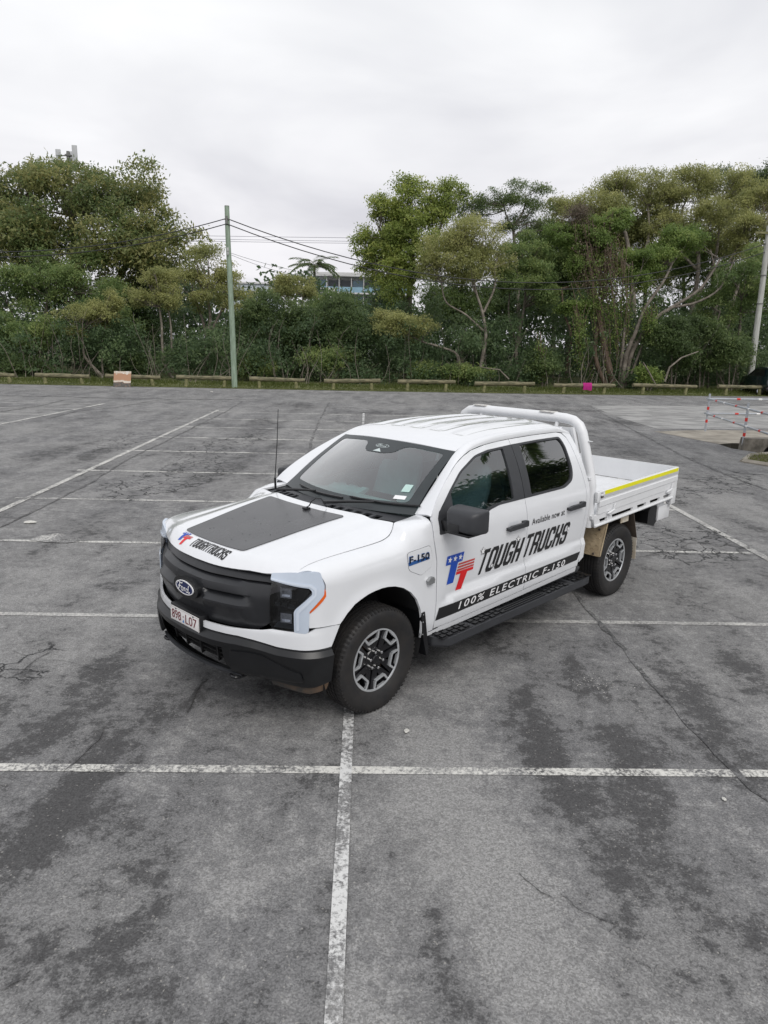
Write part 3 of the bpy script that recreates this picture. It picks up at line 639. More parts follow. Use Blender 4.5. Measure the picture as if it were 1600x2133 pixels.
# ---- windscreen, cowl, wipers
def wsmap(off=0.0):
    def f(s, t):
        s = np.asarray(s, float); t = np.asarray(t, float); y = s*(.778+(.666-.778)*t); xb = -.405-.16*s*s; xt = -1.088-.092*s*s
        zb = 1.362+.010*s*s; zt = 1.820-.034*s*s; b = .022*np.sin(math.pi*np.clip(t, 0, 1))
        return xb+(xt-xb)*t+b*.55+off*.55, y, zb+(zt-zb)*t+b*.83+off*.83
    return f
full = [(-1, -.02), (-.5, -.02), (0, -.02), (.5, -.02), (1, -.02), (1, .5), (1, .995), (.5, .995), (0, .995), (-.5, .995), (-1, .995)]
WS = panel('windscreen', full, wsmap(0), GLASS_F, T, hint=(1, 0, 1), res=.1, thick=0)
inn = rnd([(-.88, .13), (-.4, .115), (0, .11), (.4, .115), (.88, .13), (.90, .92), (.42, .935), (.33, .90), (.26, .80), (.10, .76), (-.17, .76), (-.24, .80), (-.30, .90), (-.38, .935), (-.90, .92)], .06)
FRIT = mat('glass_border', (.035, .042, .045), .35, var=.1)
panel('windscreen_border', full, wsmap(.002), FRIT, WS, hint=(1, 0, 1), res=.08, holes=[inn], thick=0)
script('windscreen_logo', 0, 0, 1, WS, 0).name = 'windscreen_logo'
wl_o = bpy.data.objects['windscreen_logo']
LV = fit2d(np.array([(x, y) for x, y, _ in VV]), -.085, .085, .855, .895); P_ = np.stack(np.broadcast_arrays(*wsmap(.005)(LV[:, 0], LV[:, 1])), 1)
for v, p in zip(wl_o.data.vertices, P_): v.co = p
ov = oval(28, .115, .032, 0, .876); ov2 = oval(28, .108, .028, 0, .876)
GREYW = mat('pale_print', (.55, .62, .62), .4, var=.05)
wl_o.data.materials.clear(); wl_o.data.materials.append(GREYW)
panel('windscreen_logo_ring', ov, wsmap(.004), GREYW, WS, hint=(1, 0, 1), holes=[ov2], res=.05, thick=0)
panel('windscreen_sensor', [(-.07, .775), (.07, .775), (.0, .83)], wsmap(.004), GREYW, WS, hint=(1, 0, 1), res=.1, thick=0)
panel('windscreen_sticker', [(.70, .16), (.83, .165), (.83, .215), (.70, .21)], wsmap(.004), DECALW, WS, hint=(1, 0, 1), res=.1, thick=0)
panel('windscreen_sticker', [(.735, .265), (.825, .27), (.825, .375), (.735, .37)], wsmap(.004), mat('sticker_green', (.45, .62, .58), .5, var=.05), WS, hint=(1, 0, 1), res=.1, thick=0)
def cowlmap(s, t):
    s = np.asarray(s, float); y = s*.79; xa = -.200-.095*s*s; xb = -.425-.16*s*s; z = 1.346-.022*s*s+.014*np.asarray(t)
    return xa+(xb-xa)*t, y, z
slots = []
for a in list(np.arange(-.92, -.42, .10))+list(np.arange(.12, .80, .115)): slots.append(rnd([(a, .28), (a+.075, .28), (a+.055, .62), (a-.02, .62)], .01))
CW = panel('cowl', [(-1, 0), (-.5, 0), (0, 0), (.5, 0), (1, 0), (1, 1), (.5, 1), (0, 1), (-.5, 1), (-1, 1)], cowlmap, GREYP, T, hint=(0, 0, 1), holes=slots, res=.06, thick=.015)
MB().box(-.62, -.20, -.62, .62, 1.20, 1.315).build('cowl_well', DARK, CW)
for k in range(14):
    s = .80+.0125*k; x = -.215-.095*s*s; MB().box(x-.06, x, s*.79, s*.79+.004, 1.330, 1.342).build('cowl_vent_slat', BLACKP, CW)
for name_, a, b, c_ in (('wiper', (-.30, .02, 1.372), (-.44, .46, 1.415), .30), ('wiper', (-.32, -.62, 1.372), (-.42, -.22, 1.400), .26)):
    mb = MB(); A = Vector(a); B = Vector(b); mb.tube([A, A.lerp(B, .5)+Vector((0, 0, .012)), B+Vector((0, 0, .014))], [.014, .012, .008], 6)
    s0 = B.y/.75; pts = []
    for k in range(9):
        y = B.y-.30+.62*k/8; s = y/.76; t = .045+.012*abs(k-4)/4; q = wsmap(.014)(np.array([s]), np.array([t+.035*(s0 > 0)])); pts.append((float(q[0][0]), float(q[1][0]), float(q[2][0])))
    mb.tube(pts, .009, 5); mb.build(name_, BLACKP, T)
mb = MB(); mb.tube([(-.395, -.74, 1.35), (-.395, -.745, 1.45)], .010, 8); mb.tube([(-.395, -.745, 1.45), (-.425, -.75, 1.75), (-.445, -.755, 2.055)], [.005, .004, .003], 6); mb.build('antenna', BLACKP, T)
# ---- door mirrors
mb = MB()
def sect(x, y0, y1, z0, z1, r): return [(x, y, z) for y, z in rnd([(y0, z0), (y1, z0), (y1, z1), (y0, z1)], r, 4)]
ring = [sect(-.625, 1.06, 1.265, 1.305, 1.425, .04), sect(-.64, 1.035, 1.290, 1.290, 1.446, .035), sect(-.70, 1.012, 1.308, 1.280, 1.458, .028), sect(-.79, 1.010, 1.308, 1.278, 1.460, .022), sect(-.815, 1.014, 1.302, 1.282, 1.456, .022)]
n = len(ring[0]); vs_ = [p for r_ in ring for p in r_]; fs_ = [(i*n+j, i*n+(j+1) % n, (i+1)*n+(j+1) % n, (i+1)*n+j) for i in range(len(ring)-1) for j in range(n)]+[tuple(range(n)), tuple((len(ring)-1)*n+j for j in range(n))]
mb.add(vs_, fs_); arm = MB(); arm.box(-.74, -.650, .925, 1.14, 1.266, 1.345, .010); arm.box(-.648, -.622, 1.06, 1.172, 1.278, 1.348, .006); arm.box(-.78, -.63, 1.03, 1.26, 1.262, 1.281, .006)
mgl = MB(); mgl.box(-.822, -.814, 1.03, 1.285, 1.30, 1.44)
mirs = []
for s in (1, -1):
    if s < 0:   # the far mirror is folded back along the door
        hx, hy, ca, sa = -.76, 1.02, math.cos(R(68)), math.sin(R(68))
        for k_ in (mb, mgl): k_.v = [(hx+(x-hx)*ca-(y-hy)*sa, -(hy+(x-hx)*sa+(y-hy)*ca), z) for x, y, z in k_.v]
        arm = MB(); arm.box(-.80, -.66, -1.05, -.925, 1.266, 1.345, .010)
    o = mb.build('door_mirror', GREYP, T, smooth=45); mirs.append(o); arm.build('mirror_arm', BLACKP, o); mgl.build('mirror_glass', CHROME, o)
sail = rnd([(-.622, 1.238), (-.72, 1.238), (-.80, 1.262), (-.848, 1.50), (-.66, 1.405), (-.63, 1.36)], .01)
for o, p_ in zip(panel('mirror_sail', sail, side, GREYP, None, res=.05, off=.006, thick=.015, mirror=True), mirs): o.parent = p_
# ---- wheels
def make_wheel(nm):
    w = empty(nm, parent=T)
    t = MB(); prof = [(.236, .098), (.250, .108), (.285, .124), (.325, .134), (.355, .135), (.380, .128), (.394, .117), (.402, .104), (.4045, .090)]
    gr = [.062, .030, -.005, -.040, -.068]
    for g in gr: prof += [(.406, g+.007), (.397, g+.005), (.397, g-.005), (.406, g-.007)]
    prof += [(.4045, -.092), (.398, -.108), (.380, -.128), (.34, -.134), (.28, -.122), (.236, -.098)]
    t.lathe(prof, (0, 0, 0), 'Y', 72)
    for k in range(70):
        for s, ph in ((1, 0), (-1, .5)):
            a = 2*math.pi*(k+ph)/70; h = .017
            for (r0, r1, y0, y1, sl) in ((.398, .4085, .070, .108, .004), (.372, .400, .108, .127, .0)):
                P = []
                for rr, yy in ((r0, y0), (r1, y0), (r1-(.006 if y1 > .12 else .002), y1), (r0-.010, y1)):
                    for da in (-h/2/.4, h/2/.4): P.append((rr*math.cos(a+da+sl*s), s*yy, rr*math.sin(a+da+sl*s)))
                t.add(P, [(0, 1, 3, 2), (2, 3, 5, 4), (4, 5, 7, 6), (0, 2, 4, 6), (1, 7, 5, 3)])
    # zig-zag blocks of the middle ribs
    for k in range(64):
        for g0, g1, ph in ((.056, .036, 0), (.024, .001, .5), (-.011, -.034, .25), (-.046, -.062, .7)):
            a = 2*math.pi*(k+ph)/64; P = []
            for rr, yy, sh in ((.402, g0, 0), (.4085, g0, 0), (.4085, g1, .012), (.402, g1, .012)):
                for da in (-.033, .033): P.append((rr*math.cos(a+da+sh), yy, rr*math.sin(a+da+sh)))
            t.add(P, [(0, 1, 3, 2), (2, 3, 5, 4), (4, 5, 7, 6), (0, 2, 4, 6), (1, 7, 5, 3)])
    t.build('tyre', RUBBER, w, smooth=40)
    r = MB(); r.lathe([(.238, .106), (.231, .106)], (0, 0, 0), 'Y', 72); r.lathe([(.243, .100), (.2425, .106), (.238, .106)], (0, 0, 0), 'Y', 72); r.lathe([(.231, .106), (.227, .096)], (0, 0, 0), 'Y', 72)
    def pol(rr, a, dx=0): return (rr*math.cos(a)-dx*math.sin(a), rr*math.sin(a)+dx*math.cos(a))
    def slab(mbx, pts, y0, y1):
        mbx.prism(pts, 1, y0, y1)
    for k in range(6):
        a = R(60*k+30)
        for s in (1, -1):
            slab(r, [pol(.230, a, s*.086), pol(.232, a, s*.071), pol(.172, a, s*.042), pol(.160, a, s*.055)], .082, .103)
        slab(r, [pol(.171, a, -.046), pol(.171, a, .046), pol(.155, a, .050), pol(.155, a, -.050)], .080, .102)
        slab(r, [pol(.230, a, -.074), pol(.230, a, .074), pol(.221, a, .064), pol(.221, a, -.064)], .085, .104)
    r.build('rim', SILVER, w, smooth=30)
    s_ = MB(); s_.lathe([(.226, .100), (.222, .07), (.205, .02), (.20, -.09)], (0, 0, 0), 'Y', 48)
    for k in range(6):
        a = R(60*k)
        for sg in (1, -1):
            s_.add([(x, y, z) for (x, z), y in ((pol(.045, a, sg*.012), .070), (pol(.050, a, sg*.052), .070), (pol(.168, a, sg*.068), .088), (pol(.228, a, sg*.040), .092), (pol(.228, a, sg*.006), .092), (pol(.045, a, sg*.012), .02), (pol(.050, a, sg*.052), .02), (pol(.168, a, sg*.068), .04), (pol(.228, a, sg*.040), .05), (pol(.228, a, sg*.006), .05))],
                   [(0, 1, 2, 3, 4), (0, 5, 6, 1), (1, 6, 7, 2), (2, 7, 8, 3), (3, 8, 9, 4), (4, 9, 5, 0)])
    s_.lathe([(.092, .045), (.092, .072), (.085, .080), (.040, .080), (.036, .092), (.030, .097), (0, .097)], (0, 0, 0), 'Y', 36)
    s_.build('spokes', GLOSSB, w, smooth=30)
    b = MB(); b.lathe([(.185, .0), (.185, .012), (.10, .012), (.095, .02), (0, .02)], (0, 0, 0), 'Y', 48); b.box(-.06, .06, -.02, .034, .09, .20, .01); b.build('brake', RUST, w)
    for k in range(6):
        a = R(60*k+30); MB().lathe([(.0135, .078), (.0135, .100), (.011, .108), (.004, .111), (0, .111)], (.0675*math.cos(a), 0, .0675*math.sin(a)), 'Y', 8).build('wheel_nut', CHROME, w)
    return w
w0 = make_wheel('wheel')
spots = [((0, .858, .402), 0, 0.25), ((-3.696, .858, .402), 0, .52), ((0, -.858, .402), math.pi, .9), ((-3.696, -.858, .402), math.pi, .1)]
for i, (loc, rz, ph) in enumerate(spots):
    if i == 0: w = w0
    else:
        w = w0.copy(); col.objects.link(w); w.parent = T
        for ch in list(w0.children):
            c = ch.copy(); col.objects.link(c); c.parent = w
    w.location = (loc[0], loc[1], .396); w.scale = (.985,)*3; w.rotation_euler = Matrix.Rotation(rz, 3, 'Z').to_euler()
    w.rotation_mode = 'QUATERNION'; w.rotation_quaternion = (Matrix.Rotation(rz, 3, 'Z') @ Matrix.Rotation(ph, 3, 'Y')).to_quaternion()
# arch liners, flaps, underbody
mb = MB(); n = 20; pr = []
for k in range(n+1):
    a = math.pi*(-.12+1.24*k/n); pr.append((AC[0]+.50*math.cos(a), AC[1]+.505*math.sin(a)))
mb.add([(x, y, z) for x, z in pr for y in (.52, .975)], [(2*k, 2*k+2, 2*k+3, 2*k+1) for k in range(n)])
mb.add([(x, .53, z) for x, z in pr], [tuple(range(n+1))])
mb.build('wheel_arch_liner', DARK, T, mirror=True)
mb = MB(); mb.prism([(-.425, .66), (-.470, .66), (-.535, .30), (-.505, .285), (-.46, .45)], 1, .70, 1.005)
mb.build('mud_flap', BLACKP, T, mirror=True)
for z in (.66, .60, .50): MB().lathe([(.005, 0), (.004, .003), (0, .004)], (-.452, 1.005, z-.02), 'Y', 6).build('flap_bolt', SILVER, T, mirror=True)
mb = MB(); mb.box(-5.0, .55, -.42, -.32, .50, .64); mb.box(-5.0, .55, .32, .42, .50, .64); mb.box(-2.95, -.55, -.72, .72, .33, .50, .03); mb.box(-.5, .80, -.5, .5, .45, .60)
mb.tube([(-3.696, -.80, .402), (-3.696, .80, .402)], .07, 10); mb.tube([(0, -.80, .402), (0, .80, .402)], .05, 10)
for x in (-3.2, -3.7, -4.2, -4.7): mb.box(x-.03, x+.03, -.95, .95, .88, .95)
mb.box(-.66, -.50, -.90, .90, .50, 1.30); mb.box(-2.9, -.6, -.9, .9, .50, .60)
mb.build('chassis', DARK, T)
# rocker and running board
rk = [(-.455, .462), (-.60, .470), (-1.85, .500), (-2.80, .525), (-2.80, .470), (-1.85, .450), (-.60, .425), (-.47, .425)]
panel('rocker', [(x, z-.003) for x, z in rk], lambda x, z: (x, S(x, np.asarray(z)+.04)-.012, z), PAINT, T, res=.06, mirror=True)
mb = MB(); mb.prism([(.955, .440), (.972, .478), (.972, .495), (.90, .500), (.90, .395), (.925, .395)], 0, -.56, -2.90); 
for i, v in enumerate(mb.v): mb.v[i] = (v[0], v[1], v[2]-.012*(v[0]+2.9)/2.3*1.2)
mb.build('step_skirt', mat('step_grey', (.075, .078, .084), .5, var=.15), T, mirror=True)
plan = rnd([(-.575, .90, 0), (-.575, 1.00, .02), (-.665, 1.105, .02), (-2.875, 1.100, .02), (-2.955, 1.055, .02), (-2.975, .90, 0)], .02)
mb = MB(); mb.prism(plan, 2, .355, .418); mb.prism([(x*.994-.01, y-.02) for x, y in plan], 2, .335, .357)
SB = mb.build('running_board', GREYP, T, mirror=True)
mb = MB()
for x0, x1, z1 in ((-.60, -.98, .424), (-2.62, -2.95, .424), (-1.02, -2.58, .4215)):
    mb.box(x1, x0, .925, 1.085, .416, z1-.003)
    nx = int((x0-x1)/.075)
    for i in range(nx):
        for j in range(3):
            cx0 = x0-.04-.075*i; cy0 = .95+.05*j+(.012 if i % 2 else 0)
            if x0 < -1 and -2.12 < cx0 < -1.45 and j > 0: continue
            if cx0-.025 < x1 or cy0+.016 > 1.09: continue
            if x0 > -.7 and cy0 > 1.0+(-.58-cx0)*1.1: continue
            mb.box(cx0-.026, cx0+.026, cy0-.016, cy0+.016, z1-.004, z1+.006)
for j in range(3): mb.box(-2.10, -1.46, 1.005+.03*j, 1.018+.03*j, .418, .426)
for o, p_ in zip(mb.build('step_tread', BLACKP, None, mirror=True, kind='stuff'), SB): o.parent = p_
# ---- lettering on the left doors
def letter(ch):
    """heavy condensed capital in a 0.62 x 1 cell: outer outline and counters"""
    w = .62; b = .205; c = .13; q = .07
    def box(x0, y0, x1, y1, r): return [(x0+r, y0), (x1-r, y0), (x1, y0+r), (x1, y1-r), (x1-r, y1), (x0+r, y1), (x0, y1-r), (x0, y0+r)]
    if ch == 'T': return [(.225, 0), (.395, 0), (.395, .84), (.60, .84), (.60, 1), (.02, 1), (.02, .84), (.225, .84)], []
    if ch == 'O': return box(0, 0, w, 1, c), [box(b, .15, w-b, .85, .05)]
    if ch == 'U': return [(c, 0), (w-c, 0), (w, c), (w, 1), (w-b, 1), (w-b, .20), (w-b-.05, .15), (b+.05, .15), (b, .20), (b, 1), (0, 1), (0, c)], []
    if ch == 'C': return [(c, 0), (w-c, 0), (w, c), (w, .36), (w-b, .36), (w-b, .20), (w-b-.05, .15), (b+.05, .15), (b, .20), (b, .80), (b+.05, .85), (w-b-.05, .85), (w-b, .80), (w-b, .66), (w, .66), (w, 1-c), (w-c, 1), (c, 1), (0, 1-c), (0, c)], []
    if ch == 'G': return [(c, 0), (w-c, 0), (w, c), (w, .54), (.30, .54), (.30, .40), (w-b, .40), (w-b, .20), (w-b-.05, .15), (b+.05, .15), (b, .20), (b, .80), (b+.05, .85), (w-b-.05, .85), (w-b, .80), (w-b, .68), (w, .68), (w, 1-c), (w-c, 1), (c, 1), (0, 1-c), (0, c)], []
    if ch == 'H': return [(0, 0), (b, 0), (b, .42), (w-b, .42), (w-b, 0), (w, 0), (w, 1), (w-b, 1), (w-b, .58), (b, .58), (b, 1), (0, 1)], []
    if ch == 'K': return [(0, 0), (b, 0), (b, .43), (w-b, .38), (w-b, 0), (w, 0), (w, .44), (w-.08, .51), (w, .60), (w, 1), (w-b, 1), (w-b, .63), (b, .58), (b, 1), (0, 1)], []
    if ch == 'R': return [(0, 0), (b, 0), (b, .40), (w-b-.04, .40), (w-b, .36), (w-b, 0), (w, 0), (w, .42), (w-.07, .48), (w, .56), (w, 1-c), (w-c, 1), (0, 1)], [[(b, .54), (w-b-.04, .54), (w-b, .58), (w-b, .81), (w-b-.04, .85), (b, .85)]]
    if ch == 'S': return [(c, 0), (w-c, 0), (w, c), (w, .47), (w-c, .58), (b+.03, .58), (b, .62), (b, .80), (b+.05, .85), (w-b-.05, .85), (w-b, .80), (w-b, .68), (w, .68), (w, 1-c), (w-c, 1), (c, 1), (0, 1-c), (0, .54), (c, .43), (w-b-.03, .43), (w-b, .39), (w-b, .20), (w-b-.05, .15), (b+.05, .15), (b, .20), (b, .33), (0, .33), (0, c)], []
def star(cx_, cy_, r, rin=.42, ph=90): return [(cx_+(r if k % 2 == 0 else r*rin)*math.cos(R(ph+36*k)), cy_+(r if k % 2 == 0 else r*rin)*math.sin(R(ph+36*k))) for k in range(10)]
def word(name, txt, u0, u1, v0, v1, slant, fm, parent, m, res=.03):
    adv = .70; W_ = adv*len(txt)-.08; sx = (u1-u0)/W_; sy = v1-v0
    V = []; F = []
    for i, ch in enumerate(txt):
        o_, hs = letter(ch)
        tr = lambda p: (u0+(p[0]+adv*i)*sx+slant*p[1]*sy, v0+p[1]*sy)
        v, f = tri2d([tr(p) for p in o_], [[tr(p) for p in h] for h in hs], res)
        b0 = len(V); V += [tuple(p) for p in v]; F += [tuple(int(b0+k) for k in t) for t in f]
    return letters(name, np.array(V), F, fm, m, parent)
sidef = lambda off: (lambda u, v: (-u, S(-u, v)+off, v))
LET = empty('side_lettering', parent=T)
word('lettering', 'TOUGH', 1.108, 1.732, .798, 1.006, .40, sidef(.0035), LET, DECALB)
word('lettering', 'TRUCKS', 1.778, 2.528, .813, 1.020, .37, sidef(.0035), LET, DECALB)
def flat(name, poly, m, off=.0035, holes=(), parent=LET, fm=None, res=.04):
    V, F = tri2d(poly, list(holes), res); return decal(name, V, [tuple(int(i) for i in f) for f in F], fm or sidef(off), m, parent)
for cx_, cz_, r_ in ((1.185, 1.000, .040), (1.70, 1.010, .034), (2.56, .955, .030), (1.335, .842, .026)):
    o_ = star(cx_, cz_, r_); flat('outline_star', o_, DECALB, .0045); flat('outline_star', star(cx_, cz_, r_*.84), DECALW, .0055)
flat('stripe', [(.614, .541), (.650, .640), (2.822, .676), (2.775, .596)], DECALB)
V, F = text2d('100% ELECTRIC F-150', 1.0, shear=.22, bold=.012, spacing=1.28); V = fit2d(V, 0, 1.655, 0, .062)
letters('stripe_text', V, F, sidetext(-.884, .571, .0115, .0055), DECALW, LET)
V, F = text2d('Available now at', 1.0, bold=.004, spacing=1.05); V = fit2d(V, 0, .560, 0, .058)
letters('lettering', V, F, sidetext(-1.902, 1.100, .014, .0035), DECALB, LET)
# two-colour double T emblem
flat('emblem_blue', [(.717, 1.048), (.931, 1.049), (.915, .975), (.858, .972), (.817, .810), (.731, .812), (.770, .972), (.703, .975)], DECALBL)
for k in range(3): flat('emblem_star', star(.752+.066*k, 1.012, .028, .42, 80), DECALW, .0048)
flat('emblem_red', [(.849, .893), (1.074, .891), (1.068, .868), (.993, .868), (.935, .730), (.862, .730), (.905, .868), (.846, .868)], DECALR)
for k in range(3): flat('emblem_stripe', [(.872-.008*k, .960-.024*k), (1.083-.004*k, .961-.024*k), (1.079-.004*k, .946-.024*k), (.868-.008*k, .945-.024*k)], DECALR2)
# the same emblem, smaller, on the bonnet's front
def hoodf(off):
    def f(u, v):
        x = np.asarray(v, float); y = np.asarray(u, float); q = hoodmap(x, y); return q[0], q[1], q[2]+off
    return f
HLt = empty('bonnet_lettering', parent=T)
word('lettering', 'TOUGHTRUCKS', -.150, .285, .848, .778, -.35, hoodf(.003), HLt, DECALB, .02)
def hq(p): return (-.345+(p[0]-.703)*.42, .757+(1.049-p[1])*.30)
for nm, poly, m_ in (('emblem_blue', [(.717, 1.048), (.931, 1.049), (.915, .975), (.858, .972), (.817, .810), (.731, .812), (.770, .972), (.703, .975)], DECALBL), ('emblem_red', [(.849, .893), (1.074, .891), (1.068, .868), (.993, .868), (.935, .730), (.862, .730), (.905, .868), (.846, .868)], DECALR)):
    flat(nm, [hq(p) for p in poly], m_, parent=HLt, fm=hoodf(.003), res=.03)
for k in range(3):
    flat('emblem_stripe', [hq(p) for p in ((.872-.008*k, .960-.024*k), (1.083-.004*k, .961-.024*k), (1.079-.004*k, .946-.024*k), (.868-.008*k, .945-.024*k))], DECALR2, parent=HLt, fm=hoodf(.003))
    flat('emblem_star', [hq(p) for p in star(.752+.066*k, 1.012, .028, .42, 80)], DECALW, parent=HLt, fm=hoodf(.0045))
# ---- cabin
CB = empty('cabin', parent=T)
MB().box(-2.88, -.60, -.90, .90, .60, .66).build('floor', DASHM, CB)
mb = MB(); mb.prism([(-.45, 1.315), (-.62, 1.345), (-.80, 1.350), (-.92, 1.325), (-.95, 1.25), (-.90, 1.05), (-.70, .90), (-.52, .90)], 1, -.86, .86); mb.build('dashboard', DASHM, CB)
mb = MB(); mb.prism([(-.86, 1.338), (-.99, 1.372), (-1.01, 1.352), (-.90, 1.30)], 1, -.58, -.16); mb.build('instrument_hood', DASHM, CB)
mb = MB(); mb.box(-.99, -.97, -.10, .20, 1.10, 1.36, .01); mb.build('screen', GLOSSB, CB)
for y in (.41, -.41):
    st = empty('front_seat', parent=CB)
    mb = MB(); mb.box(-1.60, -1.10, y-.26, y+.26, .90, 1.04, .06); mb.build('cushion', SEATM, st)
    bm_ = MB()
    prof = [(-1.52, .98, .25), (-1.60, 1.20, .27), (-1.68, 1.42, .265), (-1.735, 1.56, .22), (-1.75, 1.61, .16)]
    rings = [[(x+dx, y+dy*hw, z+.0) for dx, dy in ((.055, -.62), (.07, -.45), (.05, 0), (.07, .45), (.055, .62), (.02, 1), (-.06, .9), (-.09, 0), (-.06, -.9), (.02, -1))] for x, z, hw in prof]
    n = len(rings[0]); bm_.add([p for r_ in rings for p in r_], [(i*n+j, i*n+(j+1) % n, (i+1)*n+(j+1) % n, (i+1)*n+j) for i in range(len(rings)-1) for j in range(n)]+[tuple(range(n)), tuple((len(rings)-1)*n+j for j in range(n))])
    bm_.build('backrest', SEATM, st, smooth=60)
    mb = MB(); mb.box(-1.80, -1.69, y-.13, y+.13, 1.635, 1.795, .05)
    for dy in (-.05, .05): mb.tube([(-1.75, y+dy, 1.58), (-1.755, y+dy, 1.65)], .007, 6)
    mb.build('headrest', SEATM, st)
mb = MB(); mb.box(-2.65, -2.15, -.75, .75, .88, 1.05, .05); mb.box(-2.82, -2.66, -.75, .75, .95, 1.58, .06)
for y in (-.45, .45): mb.box(-2.83, -2.72, y-.14, y+.14, 1.59, 1.74, .04)
mb.build('rear_bench', SEATM, CB)
mb = MB(); c0 = Vector((-1.03, -.41, 1.285)); ax = Vector((-.88, 0, .47)).normalized(); a_ = Vector((0, 1, 0)); b_ = ax.cross(a_)
mb.tube([c0+(a_*math.cos(k*math.pi/14)+b_*math.sin(k*math.pi/14))*.19 for k in range(29)], .017, 8, cap=False)
mb.tube([c0-a_*.18, c0+a_*.18], .02, 6); mb.tube([c0, c0-ax*.25], .035, 8); mb.tube([c0, c0-b_*.18], .018, 6); mb.lathe([(.07, 0), (.06, .03), (0, .04)], tuple(c0), 'X', 12, -1)
mb.build('steering_wheel', BLACKP, CB)
mb = MB(); mb.box(-1.06, -1.03, -.135, .135, 1.655, 1.735, .02); mb.box(-1.08, -1.02, -.02, .02, 1.73, 1.79); mb.build('rear_view_mirror', BLACKP, CB)
mb = MB(); mb.tube([(-1.78, s*.80, 1.0) for s in (1,)]+[(-1.80, .78, 1.4), (-1.85, .60, 1.80)], .04, 8); mb.tube([(-1.78, -.80, 1.0), (-1.80, -.78, 1.4), (-1.85, -.60, 1.80)], .04, 8); mb.build('door_pillar', DASHM, CB)
panel('headliner', [(x, y*.97) for x, y in ro], lambda x, y: (lambda q: (q[0], q[1], q[2]-.05))(roofmap(x, y)), SEATM, CB, hint=(0, 0, -1), res=.15, thick=0)
# ---- tray
TR = empty('tray', parent=T)
def rake(x): return .021*(-3.10-x)
def rk_(mbx):
    mbx.v = [(x, y, z+rake(x)) for x, y, z in mbx.v]; return mbx
rk_(MB().box(-5.07, -3.06, -.975, .975, .955, .990)).build('deck', TRAYW, TR)
for k in range(13): rk_(MB().box(-5.06, -3.07, -.90+.15*k-.004, -.90+.15*k+.004, .990, .994)).build('deck_rib', TRAYW, TR)
sp_ = [(.985, 1.002), (1.004, 1.002), (1.004, 1.076), (1.012, 1.084), (1.012, 1.136), (1.004, 1.144), (1.004, 1.160), (1.008, 1.164), (1.008, 1.236), (1.002, 1.243), (.980, 1.243), (.978, 1.236), (.985, 1.228)]
mb = MB(); mb.prism(sp_, 0, -5.055, -3.125); rk_(mb); sboards = mb.build('side_board', TRAYW, TR, mirror=True)
mb = MB(); mb.box(-5.045, -3.225, 1.0085, 1.0105, 1.197, 1.2375); rk_(mb); y0 = mb.build('yellow_strip', YELLOW, sboards[0], smooth=0)
mb = MB(); mb.box(-5.045, -3.165, 1.0085, 1.0095, 1.166, 1.1965); rk_(mb); mb.build('reflective_strip', REFL, sboards[0], smooth=0)
mb = MB(); mb.prism([(x-.0, z) for x, z in ((-5.060, 1.0), (-5.078, 1.0), (-5.078, 1.076), (-5.086, 1.084), (-5.086, 1.136), (-5.078, 1.144), (-5.082, 1.160), (-5.082, 1.236), (-5.076, 1.243), (-5.058, 1.243))], 1, -1.0, 1.0); rk_(mb); mb.build('tailboard', TRAYW, TR)
rail = [(-3.075, .998), (-3.075, .880), (-5.0, .880), (-5.0, .998)]
slots = [[(-3.175, .945), (-3.340, .945), (-3.340, .905), (-3.200, .905)], [(-3.445, .945), (-3.930, .945), (-3.930, .905), (-3.470, .905)], [(-4.035, .945), (-4.262, .945), (-4.262, .905), (-4.060, .905)], [(-4.360, .945), (-4.620, .945), (-4.620, .905), (-4.385, .905)], [(-4.720, .945), (-4.925, .945), (-4.925, .905), (-4.745, .905)]]
panel('side_rail', rail, lambda x, z: (x, 0*x+.998, z+rake(x)), TRAYW, TR, holes=slots, res=.1, thick=.022, mirror=True)
mb = MB(); mb.tube([(-3.08, 1.000, .885+rake(-3.08)), (-4.98, 1.000, .885+rake(-4.98))], .014, 8); mb.build('lower_rail_tube', TRAYW, TR, mirror=True)
mb = MB(); mb.box(-5.085, -4.965, .975, 1.001, .80, 1.0, .004); mb.box(-5.085, -4.985, .93, .976, .80, .92); rk_(mb); mb.build('corner_post', TRAYW, TR, mirror=True)
mb = MB(); mb.box(-5.06, -4.74, .93, .955, .665, .835, .004); mb.box(-4.93, -4.74, .90, .935, .82, .90, .004); mb.build('lamp_bracket', TRAYW, TR, mirror=True)
mb = MB(); mb.box(-5.075, -5.062, .70, .95, .68, .80, .01); mb.build('tail_lamp', mat('tail_red', (.35, .01, .01), .25, var=.1), TR, mirror=True)
for x in (-3.40, -4.85):
    mb = MB(); mb.tube([(x+.09, 1.018, .985), (x+.03, 1.02, .992), (x-.05, 1.022, 1.008)], [.010, .013, .009], 8); mb.box(x-.015, x+.045, 1.0, 1.022, .955, 1.0, .006); mb.tube([(x-.03, 1.02, 1.01), (x-.035, 1.024, 1.05), (x-.05, 1.024, 1.075)], .006, 6)
    rk_(mb); mb.build('board_latch', TRAYW, TR, mirror=True)
mb = MB(); mb.box(-3.135, -3.075, .975, 1.012, 1.13, 1.24, .006); mb.box(-3.20, -3.13, 1.010, 1.026, 1.195, 1.222, .006); mb.build('hinge_latch', TRAYW, TR, mirror=True)
mb = MB(); mb.box(-3.18, -3.14, 1.004, 1.022, 1.175, 1.225, .004); mb.build('latch_catch', BROWN, TR, mirror=True)
mb = MB(); mb.tube([(-5.085, .93, 1.25), (-5.11, .93, 1.25)], .02, 8); mb.build('tail_hinge', BROWN, TR, mirror=True)
